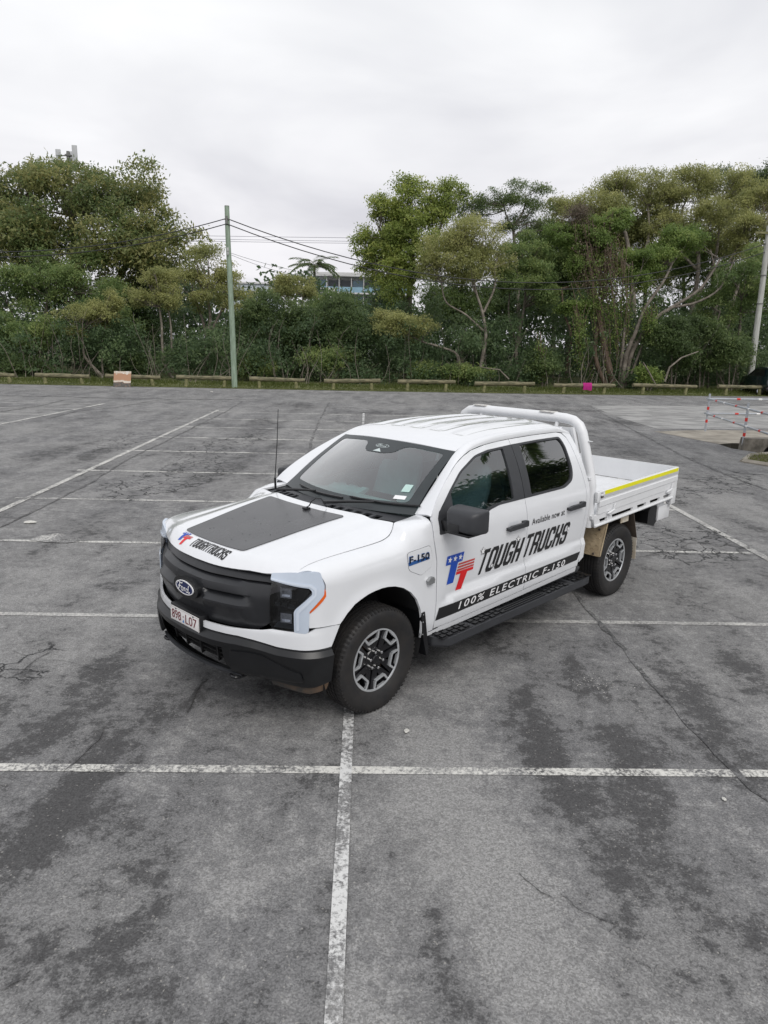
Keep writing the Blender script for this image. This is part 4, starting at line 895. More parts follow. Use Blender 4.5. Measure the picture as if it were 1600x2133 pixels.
# headboard
cells = []
for i in range(-6, 7):
    for j in range(8):
        cz = 1.46+.048*j; hw = .86-(cz-1.38)*.34; cy = i*.098
        if abs(cy)+.045 < hw-.06: cells.append([(cy-.036, cz-.016), (cy+.036, cz-.016), (cy+.036, cz+.016), (cy-.036, cz+.016)])
hbp = rnd([(-.84, 1.385, .01), (.84, 1.385, .01), (.698, 1.860, .05), (-.698, 1.860, .05)], .03)
panel('headboard_mesh', hbp, lambda y, z: (0*y-3.02, y, z), TRAYW, TR, hint=(1, 0, 0), holes=cells, res=.12, thick=.012)
mb = MB()
for s in (1, -1):
    mb.prism([(s*.845, 1.38), (s*.700, 1.862), (s*.670, 1.862), (s*.815, 1.38)], 0, -3.06, -3.012)
mb.box(-3.065, -3.01, -.93, .93, 1.362, 1.384); mb.box(-3.045, -3.025, -.92, .92, .95, 1.362)
mb.build('headboard', TRAYW, TR)
leg = [(.915, .865), (.915, 1.28), (.905, 1.34), (.885, 1.42), (.800, 1.70), (.765, 1.81), (.725, 1.880), (.655, 1.925), (.56, 1.940), (.46, 1.943)]
pts = [(-3.10, y, z) for y, z in leg]+[(-3.10, 0, 1.943)]+[(-3.10, -y, z) for y, z in leg[::-1]]
mb = MB(); mb.tube(pts, .051, 18)
for y in (.48, -.48): mb.tube([(-3.05, y, 1.80), (-3.09, y, 1.91)], .022, 8)
mb.build('roll_bar', TRAYW, TR, smooth=60)
for s in (1, -1):
    mb = MB(); mb.hexa([(-3.12, s*.80, 1.735), (-3.08, s*.80, 1.735), (-3.09, s*.885, 1.733), (-3.11, s*.885, 1.733), (-3.12, s*.80, 1.741), (-3.08, s*.80, 1.741), (-3.09, s*.885, 1.738), (-3.11, s*.885, 1.738)]); mb.build('rope_hook', TRAYW, TR)
for y in (.36, -.50): MB().box(-3.15, -3.05, y-.085, y+.085, 1.986, 1.996, .003).build('bar_plate', mat('worn_white', (.66, .66, .65), .5, col2=(.45, .43, .40), vscale=20), TR)
# mud guards of the rear wheels, rear bumper
mb = MB(); mb.hexa([(-3.250, .70, .528), (-3.250, 1.0, .528), (-3.256, 1.0, .528), (-3.256, .70, .528), (-3.350, .70, .868), (-3.350, 1.0, .868), (-3.356, 1.0, .868), (-3.356, .70, .868)])
mb.hexa([(-3.250, .994, .528), (-3.250, 1.0, .528), (-3.285, 1.0, .528), (-3.285, .994, .528), (-3.350, .994, .868), (-3.350, 1.0, .868), (-3.385, 1.0, .868), (-3.385, .994, .868)])
rr = random.Random(4)
for i in range(7):
    for j in range(9):
        yy = .725+.04*i; zz0 = .555+.036*j; xx = -3.250-(zz0-.528)*.294; d = .013*(1 if (i+j) % 2 else -1)
        mb.hexa([(xx+.0005, yy-.015, zz0-d-.003), (xx+.0005, yy+.015, zz0+d-.003), (xx-.002, yy+.015, zz0+d-.003), (xx-.002, yy-.015, zz0-d-.003), (xx+.003, yy-.015, zz0-d+.003), (xx+.003, yy+.015, zz0+d+.003), (xx-.002, yy+.015, zz0+d+.003), (xx-.002, yy-.015, zz0-d+.003)])
gf = mb.build('front_mudguard', DIRTY, TR, mirror=True, smooth=0)
for y, z in ((.94, .80), (.80, .82), (.78, .545), (.93, .55)): MB().lathe([(.014, 0), (.012, .007), (0, .009)], (-3.246-(z-.528)*.294, y, z), 'X', 8).build('guard_bolt', BROWN, TR, mirror=True)
mb = MB(); mb.hexa([(-4.125, .70, .552), (-4.125, 1.0, .552), (-4.135, 1.0, .552), (-4.135, .70, .552), (-3.97, .70, .885), (-3.97, 1.0, .885), (-3.98, 1.0, .885), (-3.98, .70, .885)])
mb.hexa([(-3.50, .70, .885), (-3.97, .70, .885), (-3.97, .985, .885), (-3.50, .985, .885), (-3.50, .70, .891), (-3.97, .70, .891), (-3.97, .985, .891), (-3.50, .985, .891)])
mb.build('rear_mudguard', BROWN, TR, mirror=True, smooth=0)
mb = MB(); mb.hexa([(-4.128, .78, .325), (-4.128, 1.0, .325), (-4.136, 1.0, .325), (-4.136, .78, .325), (-4.108, .78, .58), (-4.108, 1.0, .58), (-4.116, 1.0, .58), (-4.116, .78, .58)]); mb.box(-3.93, -3.75, .955, .965, .80, .90)
mb.build('white_mud_flap', DIRTW, TR, mirror=True, smooth=0)
mb = MB(); mb.prism([(-4.58, .86), (-4.74, .84), (-4.80, .78), (-4.78, .66), (-4.70, .60), (-4.52, .66), (-4.52, .80)], 1, -.93, .93)
mb.build('rear_bumper', BLACKP, T)
# ================================================================== the place
def at(u, v, Y):
    """point seen at photo pixel (u, v) lying Y metres ahead of the camera"""
    d = _f+_r2*((u-800)/FPX)-_u2*((v-1066.5)/FPX); t = Y/d.y; return Vector((0, 0, CAM_H))+d*t
def gnd(u, v, z=0.0):
    d = _f+_r2*((u-800)/FPX)-_u2*((v-1066.5)/FPX); t = (z-CAM_H)/d.z; return Vector((0, 0, CAM_H))+d*t
# ---- asphalt
class NT:
    def __init__(s, t): s.t = t
    def n(s, typ, ins=None, **k):
        n = s.t.nodes.new(typ)
        for a, b in k.items(): setattr(n, a, b)
        for a, b in (ins or {}).items():
            if isinstance(b, bpy.types.NodeSocket): s.t.links.new(b, n.inputs[a])
            else: n.inputs[a].default_value = b
        return n
    def m(s, op, a, b=None, c=None, clamp=False):
        d = {0: a}
        if b is not None: d[1] = b
        if c is not None: d[2] = c
        x = s.n('ShaderNodeMath', d, operation=op); x.use_clamp = clamp; return x.outputs[0]
    def noise(s, vec, scale, detail=4, rough=.55, dist=0.0, col_=False):
        x = s.n('ShaderNodeTexNoise', {'Vector': vec, 'Scale': scale, 'Detail': detail, 'Roughness': rough, 'Distortion': dist}); return x.outputs['Color' if col_ else 'Fac']
    def ramp(s, f, a, b, lo=0.0, hi=1.0):
        x = s.n('ShaderNodeMapRange', {0: f, 1: a, 2: b, 3: lo, 4: hi}); x.interpolation_type = 'SMOOTHSTEP'; x.clamp = True; return x.outputs[0]
    def mix(s, f, a, b, blend='MIX'):
        x = s.n('ShaderNodeMix', data_type='RGBA', blend_type=blend)
        for k, v in (('Factor', f), ('A', a), ('B', b)):
            if isinstance(v, bpy.types.NodeSocket): s.t.links.new(v, x.inputs[k])
            else: x.inputs[k].default_value = v if k == 'Factor' else (*v, 1)
        return x.outputs['Result']
def stain(cu, cv, au, av, w, s):
    """an old stain: middle pixel, end of its long half axis, half width in metres, strength"""
    c = gnd(cu, cv); a = gnd(au, av); d = a-c; return (c.x, c.y, d.length, w, math.atan2(d.y, d.x), s)
STAINS = [stain(920, 1650, 900, 1480, .42, -.75), stain(1050, 1950, 1040, 1750, .30, -.45), stain(440, 1900, 470, 1700, .28, -.2), stain(250, 1330, 350, 1240, .8, -.3), stain(780, 2000, 780, 1800, .16, -.5), stain(1000, 1420, 1000, 1360, .5, -.4), stain(100, 1230, 250, 1180, 1.0, -.4), stain(60, 1790, 150, 1640, .20, 1.0), stain(60, 1545, 150, 1500, .16, .9), stain(190, 1590, 240, 1500, .12, .9), stain(330, 1780, 350, 1660, .10, .55), stain(250, 1960, 330, 1880, .10, .6), stain(70, 2000, 20, 2080, .07, .6),
          stain(350, 2090, 180, 2060, .09, .55), stain(545, 1900, 610, 1850, .10, .5), stain(630, 1640, 690, 1600, .09, .6), stain(420, 1720, 470, 1690, .08, .6),
          stain(925, 1990, 950, 2120, .085, 1.0), stain(900, 1880, 885, 1850, .05, .8), stain(1000, 2110, 1020, 2140, .06, .8),
          stain(1180, 1640, 1260, 1760, .20, 1.0), stain(1110, 1500, 1150, 1600, .13, .95), stain(1350, 1680, 1440, 1800, .20, .9), stain(1290, 1550, 1360, 1620, .18, .9), stain(1240, 1430, 1290, 1510, .16, .85),
          stain(1430, 1440, 1520, 1560, .17, .9), stain(1530, 1390, 1600, 1470, .15, .85), stain(1280, 1810, 1330, 1850, .13, .7), stain(1320, 1940, 1340, 1980, .06, .8), stain(1580, 1940, 1600, 1990, .08, .8), stain(1560, 1800, 1600, 1830, .10, .6), stain(1480, 1990, 1500, 2010, .05, .7),
          stain(230, 1410, 270, 1300, .20, .8), stain(120, 1470, 180, 1400, .16, .7), stain(410, 1450, 425, 1410, .05, .9), stain(560, 1440, 600, 1400, .22, .45), stain(330, 1490, 400, 1430, .2, .5),
          stain(95, 945, 160, 925, .35, .9), stain(195, 945, 245, 925, .30, .85), stain(95, 878, 130, 874, .3, .7), stain(540, 885, 560, 870, .7, .7), stain(500, 960, 560, 920, .6, .55), stain(440, 880, 470, 876, .35, .6), stain(350, 945, 390, 940, .3, .5),
          stain(630, 845, 690, 843, 1.1, .9), stain(760, 860, 860, 862, .7, .7), stain(1150, 855, 1300, 856, .8, .8), stain(1050, 838, 1160, 840, .8, .7), stain(1290, 880, 1200, 882, 1.3, .75), stain(1290, 930, 1370, 965, .55, .65), stain(1250, 1020, 1330, 1000, .4, .3), stain(1440, 905, 1500, 920, .6, .6), stain(1480, 820, 1600, 826, .8, .7)]
CRACKED = [stain(390, 985, 470, 945, 1.0, 1), stain(300, 1010, 340, 990, .7, 1), stain(470, 925, 540, 900, 1.0, 1), stain(250, 920, 330, 890, .8, .8), stain(1440, 1130, 1500, 1080, .9, 1), stain(60, 1380, 130, 1340, .35, 1), stain(1500, 1010, 1580, 980, .8, .9), stain(370, 1280, 450, 1230, .25, .6)]
def field(lst, X, Y, e0=1.7, e1=.0):
    tot = np.zeros(len(X))
    for cx, cy, rx, ry, a, s in lst:
        dx, dy = X-cx, Y-cy; c, n = math.cos(a), math.sin(a); L = np.hypot((dx*c+dy*n)/rx, (-dx*n+dy*c)/ry)
        tot = tot+s*sm(e0, e1, L)
    return np.clip(tot, -1.2, 1.25)
def set_fields(me):
    P = np.zeros(len(me.vertices)*3); me.vertices.foreach_get('co', P); P = P.reshape(-1, 3)
    for nm, lst in (('stain', STAINS), ('cracked', CRACKED)):
        at_ = me.attributes.new(nm, 'FLOAT', 'POINT'); q_ = field(lst, P[:, 0], P[:, 1])
        if nm == 'stain': q_ = q_-.18*sm(8.5, 13, P[:, 1])-.02
        at_.data.foreach_set('value', q_.astype(np.float32))
def asphalt(T_):
    """returns colour, roughness, bump-normal sockets"""
    g = T_.n('ShaderNodeNewGeometry').outputs['Position']
    stf = T_.n('ShaderNodeAttribute', attribute_name='stain').outputs['Fac']; ckf = T_.n('ShaderNodeAttribute', attribute_name='cracked').outputs['Fac']
    mott = T_.noise(g, 2.4, 7, .70, .4); mott2 = T_.noise(g, .42, 2, .55)
    mp = T_.n('ShaderNodeMapping', {'Vector': g, 'Rotation': (0, 0, R(3)), 'Scale': (1.25, .42, 1)})
    gen = T_.noise(mp.outputs[0], 1.15, 4, .60, .55)
    hf = T_.noise(g, 10.0, 5, .74)
    b = T_.m('ADD', T_.m('MULTIPLY', T_.m('SUBTRACT', gen, .5), 2.8), T_.m('MULTIPLY', T_.m('SUBTRACT', mott, .5), 3.0)); b = T_.m('ADD', b, T_.m('MULTIPLY', stf, .95)); b = T_.m('ADD', b, T_.m('MULTIPLY', T_.m('SUBTRACT', hf, .5), 3.2))
    grn = T_.noise(g, 46, 3, .75); bb_ = T_.m('ADD', b, T_.m('MULTIPLY', T_.m('SUBTRACT', grn, .5), 2.2)); st = T_.ramp(bb_, .06, .78, 0, .94)
    base = T_.mix(T_.ramp(mott2, .35, .65), (.158, .157, .159), (.196, .194, .192))
    base = T_.mix(T_.ramp(b, -.05, -.75, 0, .75), base, (.270, .267, .262))
    colr = T_.mix(st, base, (.062, .061, .062))
    vo = T_.n('ShaderNodeTexVoronoi', {'Vector': g, 'Scale': 130.0}); vr = T_.n('ShaderNodeSeparateColor', {0: vo.outputs['Color']})
    agg = T_.ramp(vr.outputs[0], .0, 1.0, .74, 1.26); agg2 = T_.ramp(grn, .3, .7, .84, 1.16)
    ag = T_.m('MULTIPLY', agg, agg2)
    colr = T_.mix(1.0, colr, T_.n('ShaderNodeCombineXYZ', {0: ag, 1: ag, 2: ag}).outputs[0], 'MULTIPLY')
    colr = T_.mix(T_.m('MULTIPLY', T_.m('GREATER_THAN', vr.outputs[1], .991), .45), colr, (.40, .385, .355))
    q3 = T_.n('ShaderNodeVectorMath', {0: g, 1: T_.n('ShaderNodeVectorMath', {0: T_.n('ShaderNodeVectorMath', {0: T_.noise(g, 5.0, 4, .6, col_=True), 1: (.5, .5, .5)}, operation='SUBTRACT').outputs[0], 3: .35}, operation='SCALE').outputs[0]}, operation='ADD').outputs[0]
    ve = T_.n('ShaderNodeTexVoronoi', {'Vector': q3, 'Scale': 2.6}, feature='DISTANCE_TO_EDGE').outputs['Distance']
    ck = T_.m('MULTIPLY', T_.ramp(ve, .045, .012), T_.ramp(T_.m('ADD', ckf, T_.m('MULTIPLY', T_.m('SUBTRACT', gen, .5), 1.6)), .35, .7))
    ck = T_.m('MULTIPLY', ck, T_.ramp(ckf, .02, .2))
    colr = T_.mix(ck, colr, (.028, .028, .029))
    bp = T_.n('ShaderNodeBump', {'Strength': .5, 'Distance': .005, 'Height': ag})
    rg = T_.ramp(st, 0, 1, .88, .76)
    return colr, rg, bp.outputs[0], g, ck
def mk(name):
    m = bpy.data.materials.new(name); m.use_nodes = True; return m, NT(m.node_tree), m.node_tree.nodes['Principled BSDF']
ASPH, T_, b_ = mk('asphalt'); c0, r0, n0, g0, k0 = asphalt(T_)
for a, s in (('Base Color', c0), ('Roughness', r0), ('Normal', n0)): T_.t.links.new(s, b_.inputs[a])
b_.inputs['Specular IOR Level'].default_value = .35
def paintmat(name, colr, wear0, wear1, base=.0):
    m, T_, b_ = mk(name); c0, r0, n0, g0, k0 = asphalt(T_)
    w = T_.noise(g0, 38, 6, .72, .2); w2 = T_.noise(g0, 2.3, 4, .6); f = T_.ramp(T_.m('ADD', T_.m('MULTIPLY', w, .62), T_.m('MULTIPLY', w2, .38)), wear0, wear1, base, .92)
    f = T_.m('MULTIPLY', f, T_.m('SUBTRACT', 1.0, k0))
    cc = T_.mix(f, c0, colr)
    for a, s in (('Base Color', cc), ('Roughness', r0), ('Normal', n0)): T_.t.links.new(s, b_.inputs[a])
    return m
LINEM = paintmat('line_paint', (.66, .65, .61), .42, .57)
LINEF = paintmat('faded_line_paint', (.58, .57, .54), .42, .60, .12)
CENTM = paintmat('worn_centre_paint', (.66, .66, .65), .43, .56)
TARM = paintmat('crack_tar', (.034, .034, .035), .43, .60)
SPLAT = paintmat('white_splash', (.62, .61, .58), .48, .62)
OLDR = paintmat('fresh_asphalt', (.085, .085, .088), .30, .42)
PALE, T_, b_ = mk('pale_concrete'); gp = T_.n('ShaderNodeNewGeometry').outputs['Position']
cp_ = T_.mix(T_.ramp(T_.noise(gp, 1.1, 6, .65, .4), .38, .62), (.26, .258, .252), (.40, .395, .385)); mpn = T_.n('ShaderNodeMapping', {'Vector': gp, 'Scale': (.12, 1.1, 1)})
cp_ = T_.mix(T_.ramp(T_.noise(mpn.outputs[0], 1.6, 5, .6), .50, .64, 0, .7), cp_, (.16, .158, .155)); cp_ = T_.mix(T_.ramp(T_.noise(gp, 60, 4, .7), .3, .7, .0, .35), cp_, (.10, .10, .10))
T_.t.links.new(cp_, b_.inputs['Base Color']); b_.inputs['Roughness'].default_value = .85
BEIGE = mat('beige_concrete', (.36, .33, .28), .85, col2=(.20, .18, .15), vscale=1.3, lo=.35, hi=.6, bump=.3, bscale=30)
# road edge / barrier line
CURVE = [(-70, 35.5), (-26, 37.7), (-18, 38.25), (-8.3, 39.0), (-.7, 39.65), (9.9, 41.0), (17.8, 42.5), (26, 44.4), (70, 55)]
def ycurve(x): return float(np.interp(x, [c[0] for c in CURVE], [c[1] for c in CURVE]))
def sheet(name, poly, z, m, parent=None, holes=(), **props):
    V, F = tri2d(poly, list(holes), 1000.0) if holes else (np.array([p[:2] for p in poly], float), None)
    me = bpy.data.meshes.new(name)
    if F is None: me.from_pydata([(x, y, z) for x, y in V], [], [tuple(range(len(V)))])
    else: me.from_pydata([(x, y, z) for x, y in V], [], [tuple(int(i) for i in f) for f in F])
    me.update()
    if me.polygons[0].normal.z < 0: me.flip_normals()
    return link(name, me, parent, m, **props)
PIT = [(9.62, 20.55), (10.15, 20.9), (13.5, 20.9), (13.5, 18.75), (10.0, 18.95), (9.60, 19.75)]
RECT = (9.4, 13.7, 18.6, 21.1)
def graded(lo, hi, marks):
    out = [lo]
    while out[-1] < hi-1e-6:
        x = out[-1]; st_ = next(s_ for a_, b_, s_ in marks if a_ <= x+1e-6 < b_); out.append(min(hi, round(x+st_, 4)))
    return out
gx = graded(-70, 70, [(-70, -22, 6.0), (-22, -7, .5), (-7, 7, .1), (7, 9.4, .4), (9.4, 13.7, 4.3), (13.7, 20.2, .5), (20.2, 80, 7.0)])
gy = graded(-45, 31, [(-45, 1.5, 7.75), (1.5, 10, .1), (10, 18.6, .2), (18.6, 21.1, 2.5), (21.1, 40, .33)])
gx = sorted(set(gx)); gy = sorted(set(gy)); 
lv = [(x, y, 0) for y in gy for x in gx]; nxg = len(gx)
lf = [(r*nxg+c, r*nxg+c+1, (r+1)*nxg+c+1, (r+1)*nxg+c) for r in range(len(gy)-1) for c in range(nxg-1) if not (RECT[0]-.01 <= gx[c] < RECT[1]-.01 and RECT[2]-.01 <= gy[r] < RECT[3]-.01)]
row = (len(gy)-1)*nxg
for k_ in range(1, 25):
    t_ = k_/24; b0_ = len(lv); lv += [(x, gy[-1]+(ycurve(x)-.55-gy[-1])*t_, 0) for x in gx]; pr_ = row if k_ == 1 else b0_-nxg
    lf += [(pr_+c, pr_+c+1, b0_+c+1, b0_+c) for c in range(nxg-1)]
V, F = tri2d([(RECT[0], RECT[2]), (RECT[1], RECT[2]), (RECT[1], RECT[3]), (RECT[0], RECT[3])], [PIT], .5); b0_ = len(lv); lv += [(x, y, 0) for x, y in V]; lf += [tuple(b0_+int(i) for i in f) for f in F]
me = bpy.data.meshes.new('parking_lot'); me.from_pydata(lv, [], lf); me.update(); set_fields(me)
LOT = link('parking_lot', me, None, ASPH, kind='structure')
SOIL = mat('ground_soil', (.055, .060, .030), .95, col2=(.035, .035, .022), vscale=.6, bump=.5, bscale=6)
sheet('ground', [(-900, -900), (900, -900), (900, 900), (-900, 900)], -.9, SOIL, kind='structure')
GRASSM = mat('verge_grass', (.150, .155, .060), .9, col2=(.095, .110, .040), vscale=1.5, bump=.6, bscale=25)
vv = [(x, y-.55) for x, y in CURVE]; bank = MB(); 
nb = len(CURVE); bank.add([(x, y-.55, .012) for x, y in CURVE]+[(x, y+1.2, .05) for x, y in CURVE]+[(x, y+6, .12) for x, y in CURVE]+[(x*1.0, y+45, .15) for x, y in CURVE]+[(x, y-.55, -.9) for x, y in CURVE]+[(x, y+45, -.9) for x, y in CURVE],
    [(r*nb+i, r*nb+i+1, (r+1)*nb+i+1, (r+1)*nb+i) for r in range(3) for i in range(nb-1)])
VERGE = bank.build('verge', GRASSM, None, smooth=0, kind='structure')
# ---- painted bays
BA = R(1.644); bd = Vector((math.cos(BA), math.sin(BA))); bn = Vector((-math.sin(BA), math.cos(BA)))
def strip(name, p, q_, w, m, z=.004, parent=None):
    p = Vector(p[:2]); q_ = Vector(q_[:2]); d = (q_-p).normalized(); n = Vector((-d.y, d.x))*w/2; k = max(1, int((q_-p).length/.12))
    me = bpy.data.meshes.new(name); me.from_pydata([(*(p.lerp(q_, i/k)+n*s_), z) for i in range(k+1) for s_ in (-1, 1)], [], [(2*i+1, 2*i, 2*i+2, 2*i+3) for i in range(k)]); me.update(); set_fields(me)
    return link(name, me, parent or LOT, m)
bays = [4.036, 6.58, 9.12, 11.63, 14.22, 16.88, 19.30, 21.65, 24.0, 26.35]
for k, o_ in enumerate(bays):
    strip('bay_line', bd*-5.75+bn*o_, bd*5.25+bn*o_, (.080 if k < 4 else .095), LINEM if k not in (1,) else LINEF)
strip('centre_line', bn*0.0+bd*-.085, bn*27+bd*-.085, .075, CENTM, .0075)
strip('aisle_line', bd*-5.56+bn*1.5, bd*-5.52+bn*27.0, .11, LINEM, .0075)
strip('aisle_line', bd*5.30+bn*1.5, bd*5.32+bn*24.0, .11, LINEF, .0075)
strip('aisle_line', gnd(-60, 896), gnd(217, 841), .13, LINEM, .0075)
for (a, b) in (((-60, 880), (30, 880.5)), ((-60, 861), (95, 863.5)), ((-60, 848), (160, 852)), ((-60, 837), (215, 842))): strip('bay_line', gnd(*a), gnd(*b), .12, LINEF)
strip('road_edge_line', (-60, ycurve(-60)-1.7), (-8.3, ycurve(-8.3)-1.55), .13, LINEF); strip('road_edge_line', (-8.3, ycurve(-8.3)-1.55), (13, ycurve(13)-1.6), .13, LINEF)
def ribbon(name, pts, w, m, seed, z=.0055, jit=.02):
    r_ = random.Random(seed); P = []
    for i in range(len(pts)-1):
        a, b = pts[i], pts[i+1]; k = max(2, int((b-a).length/.12)) if (b-a).length < 6 else 30
        P += [a.lerp(b, j/k) for j in range(k)]
    P.append(pts[-1]); L = []; Rr = []
    wob = 0
    for i, p in enumerate(P):
        d = (P[min(i+1, len(P)-1)]-P[max(i-1, 0)]).normalized(); n = Vector((-d.y, d.x, 0)); wob = wob*.7+r_.uniform(-jit, jit); ww = w*r_.uniform(.45, 1.25)/2*(1 if 0 < i < len(P)-1 else .15)
        c = p+n*wob; L.append((c.x+n.x*ww, c.y+n.y*ww, z)); Rr.append((c.x-n.x*ww, c.y-n.y*ww, z))
    n = len(P); me = bpy.data.meshes.new(name); me.from_pydata(L+Rr, [], [(i, n+i, n+i+1, i+1) for i in range(n-1)]); me.update(); set_fields(me)
    return link(name, me, LOT, m)
G_ = lambda *ps: [gnd(*p) for p in ps]
for i, (pts, w) in enumerate([(G_((0, 1100), (80, 1062), (190, 1005), (285, 948), (390, 897), (470, 858), (505, 836)), .05), (G_((1195, 1232), (1240, 1290), (1300, 1352), (1370, 1432), (1450, 1532), (1540, 1622), (1600, 1672)), .055),
        (G_((1078, 1806), (1092, 1832), (1125, 1862), (1152, 1874)), .016), (G_((1170, 1858), (1185, 1872), (1222, 1895), (1250, 1920), (1285, 1932), (1300, 1912)), .010), (G_((1280, 1932), (1276, 1952)), .007), (G_((1330, 2008), (1352, 2022), (1370, 2030), (1385, 2014)), .008),
        (G_((0, 1424), (40, 1402), (72, 1374), (118, 1349)), .007), (G_((12, 1350), (30, 1358), (60, 1364), (72, 1374)), .005), (G_((72, 1374), (120, 1372), (160, 1384), (200, 1394), (250, 1392)), .005), (G_((180, 1900), (196, 1882), (200, 1866)), .008),
        (G_((388, 1490), (402, 1460), (420, 1425), (432, 1408)), .035), (G_((686, 838), (668, 870), (650, 915), (636, 962)), .07), (G_((0, 824), (120, 826), (250, 830), (420, 832), (560, 833)), .22), (G_((0, 858), (80, 846), (130, 834)), .12), (G_((95, 873), (160, 857), (240, 849), (330, 833)), .08),
        (G_((1222, 843), (1300, 886), (1370, 922), (1440, 958), (1540, 1000), (1600, 1022)), .09), (G_((1330, 1160), (1400, 1150), (1440, 1130), (1500, 1138), (1540, 1120)), .02), (G_((1500, 976), (1540, 986), (1600, 990)), .04), (G_((115, 1950), (90, 1990), (96, 2010)), .008), (G_((215, 1510), (205, 1540), (170, 1580), (140, 1610)), .02), (G_((60, 2020), (20, 2050), (0, 2056)), .012)]):
    ribbon('crack', pts, w, TARM, i, z=.0085 if i == 0 else .0055+.0001*i)
sheet('paint_splash', [tuple(gnd(*p)[:2]) for p in ((60, 1126), (85, 1117), (120, 1112), (155, 1118), (175, 1127), (140, 1132), (100, 1131))], .0092, SPLAT, LOT)
# concrete crossing on the right
sheet('concrete_crossing', [tuple(gnd(*p)[:2]) for p in ((1232, 845), (1290, 845), (1640, 846), (1640, 866), (1277, 866))], .004, PALE, LOT)
sheet('concrete_crossing', [tuple(gnd(*p)[:2]) for p in ((1280, 867), (1640, 867), (1640, 894), (1372, 894))], .005, PALE, LOT)
apr = MB(); A_ = [gnd(1376, 897), gnd(1470, 896), gnd(1640, 896)]
apr.add([(8.75, 23.35, .006), (10.7, 24.1, .012), (14.5, 24.6, .012), (14.5, 20.9, .006), (13.5, 20.9, .0), (10.15, 20.9, .0), (9.62, 20.55, .006)], [(0, 1, 5, 6), (1, 2, 3, 5)])
apr.build('drain_apron', BEIGE, LOT, smooth=0)
pit = MB(); n = len(PIT); pit.add([(x, y, 0) for x, y in PIT]+[(x, y, -.42) for x, y in PIT], [(i, (i+1) % n, n+(i+1) % n, n+i) for i in range(n)]+[tuple(n+i for i in range(n))])
pit.build('drain_pit', mat('wet_concrete', (.07, .062, .05), .5, col2=(.03, .028, .022), vscale=2.5), LOT, smooth=0)
HW = empty('culvert_headwall', (10.45, 19.95, -.40), 0, 'stained concrete culvert headwall with round pipe under the tube railing', 'culvert')
V, F = tri2d([(-.45, 0), (3, 0), (3, .66), (-.38, .66)], [oval(20, .22, .22, .38, .25)], .3); me = bpy.data.meshes.new('wall')
hw = MB(); hw.v = [(x, 0, z) for x, z in V]; hw.f = [tuple(int(i) for i in f) for f in F]; hw.mi = [0]*len(F)
hw.add([(-.38, 0, .66), (3, 0, .66), (3, .30, .66), (-.38, .30, .66), (-.45, 0, 0), (-.45, .30, 0)], [(0, 1, 2, 3), (4, 0, 3, 5)])
hw.build('wall', mat('stained_concrete', (.23, .21, .18), .85, col2=(.075, .068, .055), vscale=3.5, lo=.35, hi=.62, bump=.4, bscale=20), HW, smooth=0)
pp = MB(); pp.lathe([(.22, 0), (.22, .29), (0, .29)], (.38, 0, .25), 'Y', 20); pp.build('pipe', mat('pipe_dark', (.04, .038, .035), .8, var=.3), HW)
# ---- tube railing with red bands
TUBE = mat('galvanised_tube', (.50, .53, .57), .4, metal=.5, var=.12, vscale=12); REDB = mat('red_band', (.62, .03, .02), .5, var=.1); WHB = mat('white_band', (.8, .8, .8), .5, var=.05)
RL = empty('tube_railing', (10.59, 23.72, 0), 0, 'galvanised tube safety railing with red bands beside the drain', 'railing')
p1 = Vector((0, 0, 0)); p2 = Vector((-.51, -3.62, 0)); p3 = Vector((-1.06, -7.5, 0)); p4 = Vector((5.6, 1.0, 0))
for p in (p1, p2, p3, p4):
    mb = MB(); mb.tube([p+Vector((0, 0, -.02)), p+Vector((0, 0, 1.24))], .034, 10); o = mb.build('post', TUBE, RL)
    for z in (.72, .30): MB().tube([p+Vector((0, 0, z)), p+Vector((0, 0, z+.10))], .0365, 10).build('red_band', REDB, o)
for a, b in ((p1, p4), (p1, p3)):
    for z in (1.08, .60):
        d = (b-a).normalized(); n = Vector((d.y, -d.x, 0))*.06; mb = MB(); mb.tube([a+n+Vector((0, 0, z))-d*.1, b+n+Vector((0, 0, z))], .030, 10); o = mb.build('rail', TUBE, RL)
        for k, t in enumerate((.95, 1.75, 2.85, 3.9, 4.9, 6.0)):
            if t < (b-a).length: MB().tube([a+n+Vector((0, 0, z))+d*t, a+n+Vector((0, 0, z))+d*(t+.13)], .0325, 10).build('band', REDB if k % 2 == 0 else WHB, o)
# ---- log barriers
LOGM = mat('weathered_log', (.22, .195, .12), .85, col2=(.07, .07, .038), vscale=3.2, lo=.35, hi=.62, bump=.6, bscale=14, stretch=(1, 4, 4))
POSTM = mat('mossy_post', (.26, .25, .12), .85, col2=(.13, .13, .06), vscale=6, bump=.5, bscale=18)
LOGS = [((-21.6, -19.67), 'log barrier cut off by the left edge of the picture'), ((-18.63, -15.85), 'weathered log barrier on the left, next but one to the green pole'), ((-15.0, -12.16), 'log barrier standing behind the leaning painted board'), ((-11.32, -8.29), 'log barrier whose right end touches the green power pole'), ((-7.45, -4.49), 'log barrier just right of the green power pole'),
        ((-3.45, -.38), 'log barrier two along to the right of the green power pole'), ((.57, 3.79), 'log barrier behind the truck roof, left of its roll bar'), ((4.88, 8.31), 'log barrier above the truck roll bar, next left of the pink towel'), ((9.43, 13.09), 'log barrier with the pink towel hanging over it'), ((14.19, 18.21), 'long log barrier next right of the pink towel'), ((19.62, 23.0), 'log barrier beside the dark parked car and pale pole')]
rr = random.Random(7)
